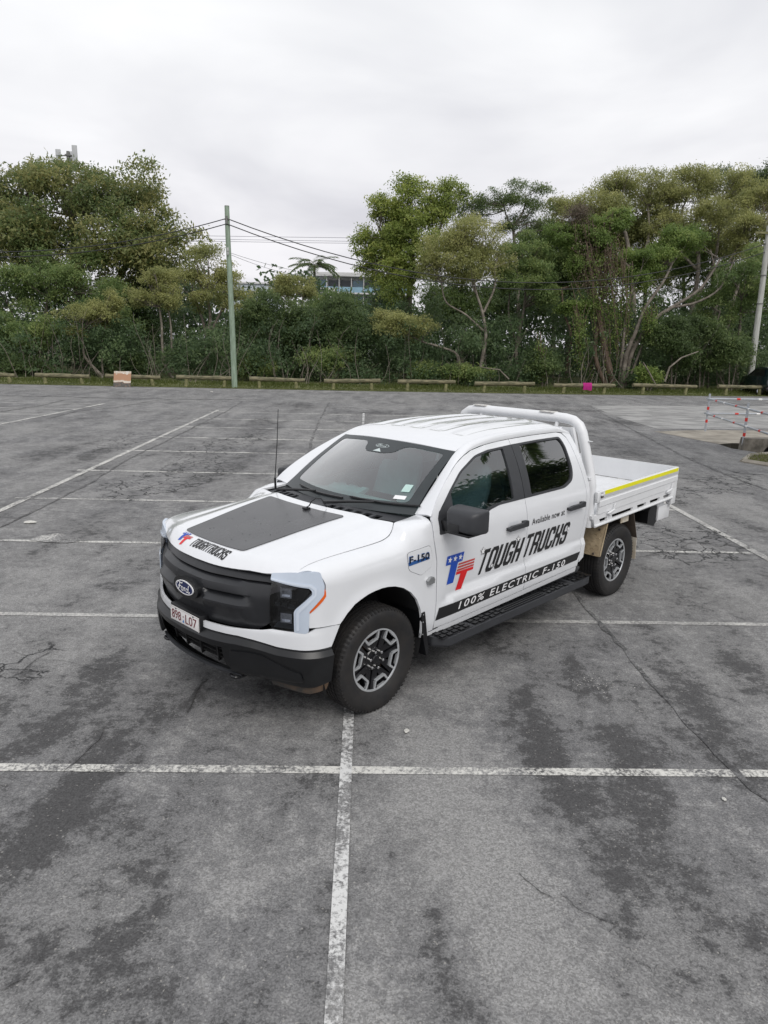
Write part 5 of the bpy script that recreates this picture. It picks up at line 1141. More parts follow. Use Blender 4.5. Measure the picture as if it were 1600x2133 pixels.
for i, ((x0, x1), lab) in enumerate(LOGS):
    a = Vector((x0, ycurve(x0)+.1, 0)); b = Vector((x1, ycurve(x1)+.1, 0)); L = (b-a).length; B = empty('log_barrier', a, math.atan2(b.y-a.y, b.x-a.x), lab, 'barrier', 'log barriers along the verge')
    h = (.46 if i < 3 else .50)+rr.uniform(-.03, .03); t0 = rr.uniform(-.09, .09)
    mb = MB(); n = 10; mb.tube([(L*k/n, rr.uniform(-.01, .01), h+t0*(k/n-.5)+rr.uniform(-.008, .008)) for k in range(n+1)], [.112+rr.uniform(-.014, .014) for k in range(n+1)], 10); mb.build('rail', LOGM, B, smooth=50)
    for fx in (.17, .84):
        lean = rr.uniform(-.05, .05); mb = MB(); mb.tube([(L*fx+lean, .02, -.1), (L*fx, .02, h-.09)], [.105, .098], 9); mb.build('post', POSTM, B, smooth=50)
# leaning painted board
BM, T_, b_ = mk('painted_board'); tcn = T_.n('ShaderNodeTexCoord').outputs['Object']; sx = T_.n('ShaderNodeSeparateXYZ', {0: tcn})
nz = T_.noise(tcn, 3.0, 5, .6); h1 = T_.m('ADD', sx.outputs[2], T_.m('MULTIPLY', T_.m('SUBTRACT', nz, .5), .22))
cc = T_.mix(T_.ramp(h1, .22, .25), (.07, .07, .065), (.38, .21, .125)); cc = T_.mix(T_.m('MULTIPLY', T_.ramp(h1, .24, .26), T_.ramp(h1, .36, .30)), cc, (.58, .54, .47)); cc = T_.mix(T_.ramp(h1, .66, .70), cc, (.52, .46, .38)); cc = T_.mix(T_.m('MULTIPLY', T_.ramp(h1, .60, .66), T_.ramp(T_.noise(tcn, 5, 3, .6), .55, .60)), cc, (.66, .64, .60)); cc = T_.mix(T_.ramp(T_.noise(tcn, 14, 5, .7), .45, .7, 0, .5), cc, (.36, .22, .14))
T_.t.links.new(cc, b_.inputs['Base Color']); b_.inputs['Roughness'].default_value = .7
g1 = gnd(236, 806); g2 = gnd(269, 806.5); SGN = empty('painted_board', (g1.x, g1.y, 0), math.atan2(g2.y-g1.y, g2.x-g1.x), 'brown and white painted board leaning on a log barrier', 'board')
mb = MB(); W_ = .86; mb.hexa([(0, 0, .0), (W_, 0, .0), (W_, .02, .0), (0, .02, .0), (.03, .26, .80), (W_+.03, .26, .80), (W_+.03, .28, .79), (.03, .28, .79)]); mb.build('board', BM, SGN, smooth=0)
mb = MB(); mb.box(.05, .09, .045, .07, 0, .78); mb.box(W_-.09, W_-.05, .045, .07, 0, .78); mb.v = [(x, y+z*.31, z) for x, y, z in mb.v]; mb.build('batten', POSTM, SGN, smooth=0)
# pink towel
tw = MB(); x0 = 11.16; nx = 10; a = 0.2; V = []
yb = ycurve(11.4)+.1
for i in range(nx+1):
    u = i/nx; xx = x0+.52*u; yy = ycurve(xx)+.1; w_ = .016*math.sin(u*19+.6)
    for (dy, z) in ((.125, .30), (.128, .45), (.10, .56), (.03, .628), (-.03, .630), (-.10, .565), (-.135, .46), (-.14+w_, .34), (-.145+w_*1.4, .22+.02*math.sin(u*5))): V.append((xx+.01*math.sin(z*20), yy+dy, z))
k = 9; tw.add(V, [(i*k+j, (i+1)*k+j, (i+1)*k+j+1, i*k+j+1) for i in range(nx) for j in range(k-1)])
tag(tw.build('towel', mat('pink_cloth', (.42, .012, .19), .9, var=.25, vscale=9), None, smooth=80), 'bright pink towel draped over a log barrier', 'towel')
# ---- power poles and wires
GPOLE = mat('green_treated_pole', (.29, .37, .29), .75, col2=(.19, .25, .18), vscale=3.0, bump=.3, bscale=20, stretch=(4, 4, .5)); WPOLE = mat('pale_timber_pole', (.50, .51, .48), .8, col2=(.36, .36, .33), vscale=3, bump=.3, bscale=20, stretch=(4, 4, .5))
WIRE = mat('black_cable', (.018, .018, .02), .6, var=.1); STEEL = mat('pole_hardware', (.20, .20, .19), .5, metal=.4, var=.2)
b0 = Vector((-8.24, 39.06, 0)); t0 = Vector((-8.42, 39.06, 9.16))
PO = empty('power_pole', b0, 0, 'pale green timber power pole in front of the bushes', 'power pole', 'power poles')
d = t0-b0; mb = MB(); mb.tube([Vector((0, 0, -.4)), d*.25+Vector((.01, 0, 0)), d*.55, d*.85+Vector((-.015, 0, 0)), d], [.155, .148, .138, .125, .120], 14); mb.build('pole', GPOLE, PO)
mb = MB(); mb.lathe([(.125, 0), (.118, .03), (0, .035)], tuple(d), 'Z', 14); mb.build('cap', STEEL, PO)
mb = MB(); mb.box(d.x-.14, d.x+.14, -.135, -.115, 8.50, 8.55); mb.box(d.x-.05, d.x+.05, -.17, -.115, 8.30, 8.68); mb.build('wire_bracket', STEEL, PO)
mb = MB(); mb.box(d.x*.75-.07, d.x*.75+.03, -.20, -.12, 6.95, 7.15, .01); mb.lathe([(.05, 0), (.055, -.1), (.03, -.16), (0, -.17)], (d.x*.75-.02, -.17, 6.93), 'Z', 10); mb.build('junction_box', mat('pale_box', (.45, .46, .44), .6, var=.1), PO)
b1 = at(1562, 800, 47); t1 = at(1603, 470, 47); b1.z = 0
PR = empty('power_pole', b1, 0, 'pale timber power pole behind the dark parked car', 'power pole', 'power poles')
d1 = t1-b1; mb = MB(); mb.tube([Vector((0, 0, -.4)), d1*.3, d1*.65+Vector((.02, 0, 0)), d1], [.20, .185, .165, .15], 14); mb.build('pole', WPOLE, PR)
mb = MB(); mb.box(d1.x-.9, d1.x+.9, -.2, -.12, d1.z-.5, d1.z-.38); mb.build('cross_arm', POSTM, PR)
for k, z in ((0, 5.5), (1, 7.2)):
    MB().tube([d1*(z/d1.z)+Vector((0, 0, 0)), d1*((z+.06)/d1.z)], .20, 12).build('pole_band', STEEL, PR)
def cat(a, b, sag, n=26):
    return [a.lerp(b, k/n)-Vector((0, 0, sag*4*(k/n)*(1-k/n))) for k in range(n+1)]
pt = b0+d
for nm, a, b, sag, lab, r_ in (('upper', pt+Vector((.0, -.14, -.60)), Vector((-31, 36.5, 7.6)), 1.55, 'upper overhead cable running left from the green pole', .024), ('lower', pt+Vector((0, -.14, -.86)), Vector((-31, 36.4, 7.25)), 1.5, 'lower overhead cable running left from the green pole', .024),
        ('upper', pt+Vector((0, -.14, -.60)), at(1603, 505, 47), 2.75, 'upper overhead cable from the green pole to the pale pole', .026), ('lower', pt+Vector((0, -.14, -.86)), at(1603, 522, 47), 2.75, 'lower overhead cable from the green pole to the pale pole', .026)):
    tag(MB().tube(cat(a, b, sag), r_, 5).build('overhead_cable', WIRE), lab, 'cable', 'overhead cables')
LPOLE = empty('power_pole', (-31, 36.5, 0), 0, 'timber power pole outside the left edge of the picture', 'power pole', 'power poles'); MB().tube([(0, 0, -.3), (0, 0, 8.2)], [.16, .12], 10).build('pole', WPOLE, LPOLE)
s0 = b0+d*.755+Vector((.05, -.1, 0)); tag(MB().tube(cat(s0, at(760, 570, 62), .5), .010, 4).build('service_wire', WIRE), 'thin service wire falling right from the green pole junction box', 'wire')
tag(MB().tube(cat(s0-Vector((0, 0, .08)), at(700, 572, 62), .5), .010, 4).build('service_wire', WIRE), 'second thin service wire just below the first one', 'wire')
FW = mat('far_wire', (.10, .10, .14), .6, var=.1)
for k, (va, vb, lab) in enumerate(((490.5, 494.5, 'topmost of three far level power lines above the bushes'), (497, 502, 'middle of three far level power lines above the bushes'), (501.5, 506, 'lowest of three far level power lines above the bushes'))):
    tag(MB().tube(cat(at(300, va-1.5, 120), at(900, vb+2.5, 120), .05), .035, 4).build('far_power_line', FW), lab, 'power line', 'far power lines')
for u, lab in ((300, 'far power pole hidden behind the tall left tree'), (900, 'far power pole hidden behind the bright green tree')):
    q_ = at(u, 500, 120); FP = empty('far_power_pole', (q_.x, 120, 0), 0, lab, 'power pole'); MB().tube([(0, 0, -.3), (0, 0, q_.z+1.0)], .18, 8).build('pole', WPOLE, FP); MB().box(-.06, .06, -1.0, 1.0, q_.z-.4, q_.z-.2).build('cross_arm', POSTM, FP)
# ---- phone tower behind the big tree
TW = empty('phone_tower', (-31.4, 75, 0), 0, 'grey phone tower with antenna panels above the big left tree', 'tower')
MB().tube([(0, 0, -.3), (0, 0, 19.6)], [.35, .18], 12).build('mast', STEEL, TW)
PAN = mat('antenna_panel', (.46, .47, .48), .5, var=.06)
for x, y, z0, z1 in ((-1.05, .2, 18.3, 19.95), (.72, -.2, 17.9, 20.25), (-.1, .7, 18.2, 19.9)): MB().box(x-.24, x+.24, y-.08, y+.08, z0, z1, .03).build('antenna', PAN, TW)
mb = MB(); mb.box(-1.0, .7, -.05, .05, 18.6, 18.7); mb.box(-1.0, .7, -.05, .05, 19.3, 19.4); mb.box(-.25, .25, -.25, .25, 19.3, 19.45); mb.box(-.12, .12, -.12, .12, 19.4, 19.75); mb.build('mount', STEEL, TW)
# ---- far apartment block
WALLW = mat('far_white_wall', (.62, .62, .62), .7, var=.06, vscale=.5); BLUEG = mat('balcony_glass', (.26, .43, .54), .12, var=.2, vscale=.6); SHAD = mat('room_glass', (.10, .12, .14), .2, var=.3, vscale=.4)
AB = empty('apartment_block', (-10, 150, 0), 0, 'white apartment block with blue glass balconies far behind the bushes', 'building')
MB().box(-7, 14, 4, 16, 0, 15.3).build('wall', WALLW, AB)
mb = MB(); mb.box(-5.6, 15, 1.2, 16, 15.2, 15.9); mb.box(-3.5, 8, 5, 14, 15.9, 16.3); mb.build('roof', WALLW, AB)
for f in range(4):
    z = 14.9-3.1*(f+1)+.3
    MB().box(-6.2, 14.6, 1.4, 4.0, z-.28, z).build('floor_slab', WALLW, AB)
    for k in range(8):
        x = -5.2+2.5*k; pane = MB().box(x, x+2.25, 1.45, 1.5, z+.02, z+1.05).build('balcony_pane', BLUEG, AB)
        wn_ = MB().box(x+.1, x+2.2, 3.93, 3.98, z+.05, z+2.5).build('window', SHAD if k % 3 else BLUEG, AB)
        MB().box(x-.14, x-.02, 1.6, 4.0, z, z+2.85).build('divider', WALLW, AB)
MB().box(-7.2, -1.0, .5, 6, 0, 12.9).build('stair_block', WALLW, AB)
MB().tube([(3, 6, 16), (3, 6, 18.5)], .05, 5).build('mast', STEEL, AB)
LB = empty('low_white_building', (-26.3, 150, 0), 0, 'pale building edge showing just right of the green pole', 'building')
MB().box(-6, 2.5, 0, 12, 0, 13.2).build('wall', mat('pale_blue_wall', (.50, .55, .60), .7, var=.06), LB); MB().box(-6.3, 2.8, -.3, 12.3, 13.2, 13.5).build('roof', WALLW, LB)
for k in range(3): MB().box(-4.5+2.3*k, -3.1+2.3*k, -.03, .02, 10.2, 11.8).build('window', SHAD, LB)
# ---- dark car cut off by the right edge
CARP = mat('dark_teal_paint', (.009, .020, .023), .2, var=.1, coat=.8); CARG = glass('car_glass', (.04, .05, .055), 1.6)
CAR = empty('parked_car', (23.35, 43.1, 0), R(84), 'dark teal hatchback car parked at the right edge by the pale pole', 'car')   # local X forward
secs = [(-.02, .62, .34, 1.02, .52), (.05, .72, .30, 1.10, .60), (.25, .83, .27, 1.14, .74), (.80, .90, .24, 1.16, .86), (2.0, .92, .22, 1.12, .90), (3.2, .92, .22, 1.06, .88), (4.0, .88, .25, .98, .80), (4.35, .72, .32, .82, .60)]
mb = MB(); rings = [[(x, y*s, z) for s, (y, z) in [(1, (hw*.55, z0)), (1, (hw*.93, z0+.06)), (1, (hw, z0+.30)), (1, (hw*.985, (z0+z1)/2+.12)), (1, (tw_, z1)), (1, (tw_*.5, z1+.015)), (-1, (tw_*.5, z1+.015)), (-1, (tw_, z1)), (-1, (hw*.985, (z0+z1)/2+.12)), (-1, (hw, z0+.30)), (-1, (hw*.93, z0+.06)), (-1, (hw*.55, z0))]] for x, hw, z0, z1, tw_ in secs]
n = 12; mb.add([p for r_ in rings for p in r_], [(i*n+j, i*n+(j+1) % n, (i+1)*n+(j+1) % n, (i+1)*n+j) for i in range(len(rings)-1) for j in range(n)]+[tuple(range(n)), tuple((len(rings)-1)*n+j for j in range(n))]); mb.build('body', CARP, CAR, smooth=50)
mb = MB(); cs = [(.10, 1.10, .58, .58), (.42, 1.52, .60, .56), (.75, 1.66, .66, .56), (1.6, 1.70, .70, .58), (2.4, 1.64, .70, .56), (3.15, 1.10, .80, .78)]
rings = [[(x, y, z) for y, z in ((bw+.10, 1.08), (tw_, zt), (-tw_, zt), (-bw-.10, 1.08))] for x, zt, bw, tw_ in cs]
mb.add([p for r_ in rings for p in r_], [(i*4+j, i*4+(j+1) % 4, (i+1)*4+(j+1) % 4, (i+1)*4+j) for i in range(5) for j in range(3)]); mb.build('cabin', CARP, CAR, smooth=30)
mb = MB(); mb.add([(.075, -.50, 1.16), (.075, .50, 1.16), (.40, .47, 1.50), (.40, -.47, 1.50)], [(0, 1, 2, 3)]); mb.v = [(x-.012, y, z+.008) for x, y, z in mb.v]; mb.build('rear_window', GLOSSB, CAR, smooth=0)
mb = MB(); mb.box(.28, .75, -.55, .55, 1.665, 1.70, .015); mb.build('spoiler', CARP, CAR)
for s in (1, -1):
    mb = MB(); mb.add([(.55, s*.752, 1.14), (.85, s*.668, 1.58), (2.3, s*.655, 1.56), (2.95, s*.79, 1.14)], [(0, 1, 2, 3)]); mb.v = [(x, y+s*.012, z+.004) for x, y, z in mb.v]; mb.build('side_window', GLOSSB, CAR, smooth=0)
    mb = MB(); mb.box(-.015, .12, s*.55-.15, s*.55+.15, .88, .98, .02); mb.build('tail_lamp', mat('car_tail_lamp', (.28, .008, .012), .2, var=.2), CAR)
    mb = MB(); mb.box(-.035, -.005, s*.62-.08, s*.62+.08, .50, .54, .01); mb.build('reflector', mat('car_reflector', (.4, .02, .02), .3, var=.2), CAR)
    for x in (.78, 3.45):
        w_ = MB(); w_.lathe([(.20, .10), (.31, .11), (.335, .08), (.335, -.08), (.30, -.10)], (x, s*.82, .335), 'Y', 24, s); w_.build('tyre', RUBBER, CAR); MB().lathe([(.21, .09), (.19, .06), (.05, .07), (0, .07)], (x, s*.82, .335), 'Y', 20, s).build('rim', SILVER, CAR)
mb = MB(); mb.box(-.06, .30, -.80, .80, .30, .52, .06); mb.build('rear_bumper', BLACKP, CAR)
MB().box(-.035, -.022, -.19, .19, .76, .87, .003).build('number_plate', PLATEM, CAR)
# ---- small litter
def scrap(nm, u, v, s, m, lab, cat_, seed):
    r_ = random.Random(seed); p = gnd(u, v); bm = bmesh.new(); bmesh.ops.create_icosphere(bm, subdivisions=2, radius=1.0)
    for v_ in bm.verts: v_.co = Vector((v_.co.x*s*r_.uniform(.7, 1.2), v_.co.y*s*.6*r_.uniform(.7, 1.2), max(-.002, v_.co.z*s*.22*r_.uniform(.5, 1.4)+s*.1)))
    me = bpy.data.meshes.new(nm); bm.to_mesh(me); bm.free(); o = link(nm, me, None, m); o.location = (p.x, p.y, .009); o.rotation_euler = (0, 0, r_.uniform(0, 6)); return tag(o, lab, cat_)
PAPER = mat('scrap_paper', (.62, .61, .57), .8, var=.2, vscale=30)
scrap('paper_scrap', 847, 1525, .030, PAPER, 'small crumpled pale scrap below the front wheel', 'litter', 1)
scrap('paper_scrap', 1508, 1667, .020, PAPER, 'thin pale scrap below the cross line at right', 'litter', 2)
scrap('bottle_cap', 63, 1090, .085, PAPER, 'flat round white lid lying left of the truck nose', 'litter', 3)
scrap('paper_scrap', 441, 817, .12, PAPER, 'white paper scrap on the verge left of the tall pole foot', 'litter', 4)
scrap('paper_scrap', 1339, 821, .12, PAPER, 'white scrap on the verge right of the pink towel', 'litter', 5)
BITS = MB(); rr = random.Random(11)
for k in range(60):
    p = gnd(1240+rr.gauss(0, 30), 1424+rr.gauss(0, 13)); s = rr.uniform(.0015, .0035); BITS.box(p.x-s, p.x+s, p.y-s*.7, p.y+s*.7, .004, .004+s)
tag(BITS.build('white_crumbs', PAPER, None, smooth=0), 'scatter of tiny white crumbs right of the running board', 'crumbs', kind='stuff')
# ================================================================== vegetation
rng = np.random.default_rng(5)
def leafmat(name, dark, mid, light, trans=.5):
    m = bpy.data.materials.new(name); m.use_nodes = True; t = m.node_tree; t.nodes.clear()
    o = t.nodes.new('ShaderNodeOutputMaterial'); at_ = t.nodes.new('ShaderNodeAttribute'); at_.attribute_name = 'tint'
    r = t.nodes.new('ShaderNodeValToRGB'); e = r.color_ramp.elements; e[0].color = (*dark, 1); e[0].position = .1; e[1].color = (*light, 1); e[1].position = .95; k = e.new(.55); k.color = (*mid, 1)
    t.links.new(at_.outputs['Fac'], r.inputs[0])
    b = t.nodes.new('ShaderNodeBsdfPrincipled'); b.inputs['Roughness'].default_value = .5; b.inputs['Specular IOR Level'].default_value = .35; t.links.new(r.outputs[0], b.inputs['Base Color'])
    tr = t.nodes.new('ShaderNodeBsdfTranslucent'); hs = t.nodes.new('ShaderNodeHueSaturation'); hs.inputs['Value'].default_value = 1.25; t.links.new(r.outputs[0], hs.inputs['Color']); t.links.new(hs.outputs[0], tr.inputs[0])
    mx_ = t.nodes.new('ShaderNodeMixShader'); mx_.inputs[0].default_value = trans; t.links.new(b.outputs[0], mx_.inputs[1]); t.links.new(tr.outputs[0], mx_.inputs[2]); t.links.new(mx_.outputs[0], o.inputs[0])
    return m
L_FIG = leafmat('fig_leaf', (.067, .113, .045), (.135, .184, .067), (.303, .293, .113))
L_BRIGHT = leafmat('bright_leaf', (.115, .165, .042), (.240, .300, .075), (.430, .450, .130))
L_OLIVE = leafmat('olive_leaf', (.150, .175, .066), (.290, .305, .115), (.470, .460, .195))
L_DARK = leafmat('dark_leaf', (.055, .085, .034), (.105, .155, .056), (.205, .255, .095))
L_MID = leafmat('mid_leaf', (.090, .146, .049), (.180, .248, .086), (.336, .383, .135))
L_VINE = leafmat('vine_leaf', (.095, .150, .040), (.175, .250, .065), (.310, .370, .115))
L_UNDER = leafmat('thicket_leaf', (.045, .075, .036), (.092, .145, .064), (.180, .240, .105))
L_GRASS = leafmat('grass_blade', (.060, .085, .022), (.115, .140, .035), (.200, .200, .075))
L_DRY = leafmat('dry_twig', (.070, .055, .038), (.120, .092, .062), (.190, .150, .105), .1)
BARK = mat('grey_bark', (.20, .175, .145), .85, col2=(.095, .080, .065), vscale=4, bump=.5, bscale=15); BARKP = mat('pale_bark', (.27, .24, .20), .85, col2=(.13, .11, .09), vscale=4, bump=.4, bscale=15); BARKR = mat('brown_bark', (.15, .105, .075), .9, col2=(.085, .06, .045), vscale=5, bump=.5, bscale=12)
def unit(a): return a/(np.linalg.norm(a, axis=1)[:, None]+1e-9)
def leafmesh(name, P, Dr, Nr, ln, wd, tint):
    """one folded diamond per leaf"""
    n = len(P); Dr = unit(Dr); Sd = unit(np.cross(Dr, Nr)); ln = ln[:, None]; wd = wd[:, None]
    V = np.empty((n, 4, 3)); V[:, 0] = P; V[:, 1] = P+Dr*ln*.45+Sd*wd*.5; V[:, 2] = P+Dr*ln; V[:, 3] = P+Dr*ln*.45-Sd*wd*.5
    me = bpy.data.meshes.new(name); me.vertices.add(4*n); me.vertices.foreach_set('co', V.reshape(-1).astype(np.float32)); me.loops.add(4*n); me.loops.foreach_set('vertex_index', np.arange(4*n, dtype=np.int32)); me.polygons.add(n); me.polygons.foreach_set('loop_start', np.arange(0, 4*n, 4, dtype=np.int32)); me.polygons.foreach_set('loop_total', np.full(n, 4, np.int32)); me.update()
    a = me.attributes.new('tint', 'FLOAT', 'FACE'); a.data.foreach_set('value', np.clip(tint, 0, 1).astype(np.float32)); me.validate(); return me
def crown(name, subs, n, ln, wd, m, parent, droop=.2, fill=.5, tb=.5, bare=.0):
    """leaves spread over the outer part of many small puffs; subs: rows of x y z rx ry rz"""
    n = int(n*1.2); ln *= .9; wd *= .9; S_ = np.array(subs, float); w = (S_[:, 3]*S_[:, 4]+S_[:, 3]*S_[:, 5]); w = w/w.sum(); k = rng.choice(len(S_), n, p=w); C = S_[k]
    d = rng.normal(size=(n, 3)); d[:, 2] += .35; d = unit(d); r = fill+(1-fill)*rng.random(n)**.6
    r *= 1+.16*rng.normal(size=n)
    P = C[:, :3]+d*C[:, 3:]*r[:, None]
    st_ = rng.random(len(S_))
    # loose sprays: leaves gather round shared twig points and share a rough facing
    tw_n = max(1, n//20); src = rng.integers(0, n, tw_n); tp = P[src]; order = np.argsort(k[src], kind='stable'); cnt = np.bincount(k[src], minlength=len(S_)); beg = np.concatenate([[0], np.cumsum(cnt)[:-1]])
    has = cnt[k] > 0; j = order[np.minimum(beg[k]+(rng.random(n)*cnt[k]).astype(int), tw_n-1)]; near = has & (rng.random(n) < .86)
    sp = ln*1.5; P = np.where(near[:, None], tp[j]+rng.normal(size=(n, 3))*np.array([sp, sp, sp*.62])*.75, P)
    tn = rng.normal(size=(tw_n, 3))*.32
    Dr = d*.7+rng.normal(size=(n, 3))*.75; Dr[:, 2] -= droop
    Nr = d*.45+np.array([.12, -.55, .85])+rng.normal(size=(n, 3))*.30+np.where(near[:, None], tn[j], 0)
    L = ln*rng.uniform(.65, 1.35, n); W_ = wd*rng.uniform(.7, 1.3, n)
    t = .30+.30*rng.random(n)+.34*(st_[k]-.5)+np.where(near, .40*(rng.random(tw_n)[j]-.35), .0)+(tb-.46)
    return link(name, leafmesh(name, P, Dr, Nr, L, W_, t), parent, m)
def puffs(main, k, f0=.28, f1=.48, shell=(.40, 1.0), flat=.8):
    """break big ellipsoids into small puffs"""
    out = []
    for (x, y, z, rx, ry, rz) in main:
        for _ in range(k):
            d = rng.normal(size=3); d[2] += .25; d /= np.linalg.norm(d); s = rng.uniform(*shell); f = rng.uniform(f0, f1)
            out.append((x+d[0]*rx*s, y+d[1]*ry*s, z+d[2]*rz*s, rx*f, ry*f, min(rx, rz)*f*flat))
    return out
def limb(mb, a, b, r0, r1, bend=.25, n=7, seed=0, sides=6):
    r_ = random.Random(seed); a = Vector(a); b = Vector(b); L = (b-a).length; o1 = Vector((r_.uniform(-1, 1), r_.uniform(-1, 1), r_.uniform(-.3, .6)))*bend*L*.5; o2 = Vector((r_.uniform(-1, 1), r_.uniform(-1, 1), r_.uniform(-.6, .3)))*bend*L*.4
    P = []
    for k in range(n+1):
        t = k/n; P.append(a.lerp(b, t)+o1*math.sin(math.pi*t)+o2*math.sin(2*math.pi*t)*.6)
    mb.tube(P, [r0+(r1-r0)*(k/n)**.8 for k in range(n+1)], sides); return P
def tree(nm, label, base, stems, subs, n, ln, wd, leaf, bark=None, group='trees along the verge', droop=.2, fill=.5, branch=.6, tb=.5, cat_='tree', rscale=1.0):
    """stems: list of (points, r0, r1) in world space; each puff is reached by a limb from the nearest stem end"""
    base = Vector(base); E_ = empty(nm, base, 0, label, cat_, group); mb = MB(); ends = []
    for i, (pts, r0, r1) in enumerate(stems):
        pts = [Vector(p)-base for p in pts]; k = len(pts); fine = []
        for q in range(k-1):
            p0 = pts[max(q-1, 0)]; p1 = pts[q]; p2 = pts[q+1]; p3 = pts[min(q+2, k-1)]
            for j in range(4):
                t = j/4; fine.append(.5*((2*p1)+(p2-p0)*t+(2*p0-5*p1+4*p2-p3)*t*t+(3*p1-p0-3*p2+p3)*t**3))
        fine.append(pts[-1]); mb.tube(fine, [r0+(r1-r0)*(j/(len(fine)-1)) for j in range(len(fine))], 8); ends += [(fine[-1], r1), (fine[int(len(fine)*.75)], r1*1.1)]
    S2 = [(x-base.x, y-base.y, z-base.z, a, b, c) for x, y, z, a, b, c in subs]
    for i, s in enumerate(S2):
        if random.Random(i*7+int(base.x*3)).random() > branch: continue
        c = Vector(s[:3]); e_, r_ = min(ends, key=lambda q: (q[0]-c).length+(2 if q[0].z > c.z+.5 else 0)); rr_ = min(r_*.6, .10)*rscale
        P = limb(mb, e_, c, rr_, rr_*.35, .22, 6, i+int(base.x*10), 5)
        for q in range(3):
            d_ = Vector(rng.normal(size=3)); d_.normalize(); limb(mb, P[3+q], c+Vector((d_.x*s[3], d_.y*s[4], abs(d_.z)*s[5]))*.9, rr_*.4, rr_*.12, .2, 4, i*5+q, 4)
    mb.build('trunk', bark or BARK, E_, smooth=60)
    crown('crown', S2, n, ln, wd, leaf, E_, droop, fill, tb)
    return E_
A3 = lambda u, v, Y: tuple(at(u, v, Y))
def bl(u, v, Y, rx, ry, rz): p = at(u, v, Y); return (p.x, p.y, p.z, rx, ry, rz)
GZ = .1
def foot(u, Y):
    p = at(u, 800, Y); return (p.x, p.y, GZ)
# --- big dark fig on the left
m = [bl(60, 450, 53, 4.6, 4, 3.5), bl(165, 424, 54, 4.6, 4, 3.55), bl(262, 440, 53, 3.4, 3.2, 3.1), bl(330, 520, 52, 3.3, 3, 2.6), bl(120, 520, 51, 4.2, 3, 3.0), bl(230, 540, 51, 3.8, 3, 2.6), bl(-60, 480, 54, 4.5, 4, 4)]
tree('fig_tree', 'tall dark broad leaved tree at the far left', foot(170, 54), [([foot(170, 54), A3(175, 680, 54), A3(160, 560, 54), A3(150, 450, 54)], .55, .22), ([A3(175, 680, 54), A3(240, 590, 53), A3(290, 500, 53)], .3, .14), ([A3(160, 600, 54), A3(90, 520, 54), A3(50, 450, 54)], .3, .14)], puffs(m, 15, .24, .42), 62000, .30, .13, L_FIG, fill=.55, tb=.62)
# --- mid green trees in front of it
m = [bl(60, 610, 48, 3.6, 2.5, 2.2), bl(150, 570, 48.5, 3.0, 2.4, 2.0), bl(10, 700, 46.5, 3.0, 2, 2.2), bl(220, 640, 48, 2.4, 2, 1.8)]
tree('leafy_tree', 'mid green leafy tree below the tall dark tree at left', foot(80, 48), [([foot(80, 48), A3(85, 720, 48), A3(100, 620, 48)], .22, .09), ([foot(60, 48), A3(40, 700, 48), A3(20, 640, 48)], .16, .07)], puffs(m, 11, .28, .46), 26000, .20, .085, L_MID, tb=.42)
m = [bl(70, 700, 44.5, 1.7, 1.4, 1.1), bl(100, 690, 44.5, 1.2, 1.2, .9)]
tree('leafy_tree', 'low rounded green bush tree under the leafy tree at left', foot(130, 44.5), [([foot(130, 44.5), A3(125, 745, 44.5), A3(95, 710, 44.5)], .09, .04)], puffs(m, 8, .3, .5), 5500, .17, .075, L_MID, tb=.5)
# --- two thin crooked trees on the verge
m = [bl(172, 655, 43.6, 1.25, 1.1, .62), bl(205, 650, 43.6, .9, .9, .6), bl(158, 690, 43.6, .6, .6, .4)]
tree('crooked_tree', 'small crooked tree with pale bent trunk left of the painted board', foot(214, 43.6), [([foot(216, 43.6), A3(205, 775, 43.6), A3(178, 745, 43.6), A3(172, 715, 43.6), A3(168, 690, 43.6)], .10, .05)], puffs(m, 9, .3, .5, flat=.9), 5200, .15, .065, L_OLIVE, BARKP, fill=.5, branch=1.0, rscale=1.2)
m = [bl(232, 635, 44, .75, .7, .75), bl(225, 665, 44, .7, .6, .5)]
tree('crooked_tree', 'thin upright tree close beside the small crooked tree', foot(217, 44), [([foot(217, 44), A3(213, 760, 44), A3(213, 710, 44), A3(222, 670, 44)], .07, .035)], puffs(m, 8, .32, .5), 3200, .15, .065, L_OLIVE, BARKP, fill=.5, branch=1.0, rscale=1.3)
m = [bl(310, 600, 45, 1.5, 1.3, .85), bl(355, 615, 45, 1.2, 1.1, .7), bl(330, 575, 45, 1.1, 1, .6), bl(290, 625, 45, .8, .8, .5)]
tree('crooked_tree', 'slender pale trunk tree with flat crown right of the painted board', foot(355, 45), [([foot(362, 45), A3(345, 765, 45), A3(338, 720, 45), A3(337, 680, 45), A3(332, 640, 45)], .11, .055), ([A3(358, 730, 45.3), A3(356, 680, 45.3), A3(350, 640, 45.3)], .07, .04)], puffs(m, 8, .3, .48, flat=.9), 7500, .15, .065, L_OLIVE, BARKP, fill=.5, branch=1.0, rscale=1.2)
# --- airy olive tree behind the green pole
m = [bl(430, 560, 48, 2.3, 1.9, 1.3), bl(470, 590, 48, 1.9, 1.6, 1.3), bl(390, 590, 48, 1.7, 1.5, 1.0), bl(445, 620, 47.5, 1.5, 1.3, .9), bl(500, 630, 48, 1.4, 1.2, 1.0)]
tree('airy_tree', 'airy olive green tree right behind the green power pole', foot(430, 48), [([foot(428, 48), A3(432, 710, 48), A3(438, 660, 48), A3(430, 610, 48)], .16, .07), ([A3(432, 710, 48), A3(420, 660, 48), A3(405, 620, 48)], .11, .05), ([A3(436, 700, 48), A3(460, 650, 48), A3(480, 620, 48)], .11, .05)], puffs(m, 9, .28, .45), 13000, .17, .07, L_OLIVE, BARKP, fill=.5, branch=1.0, rscale=1.1)
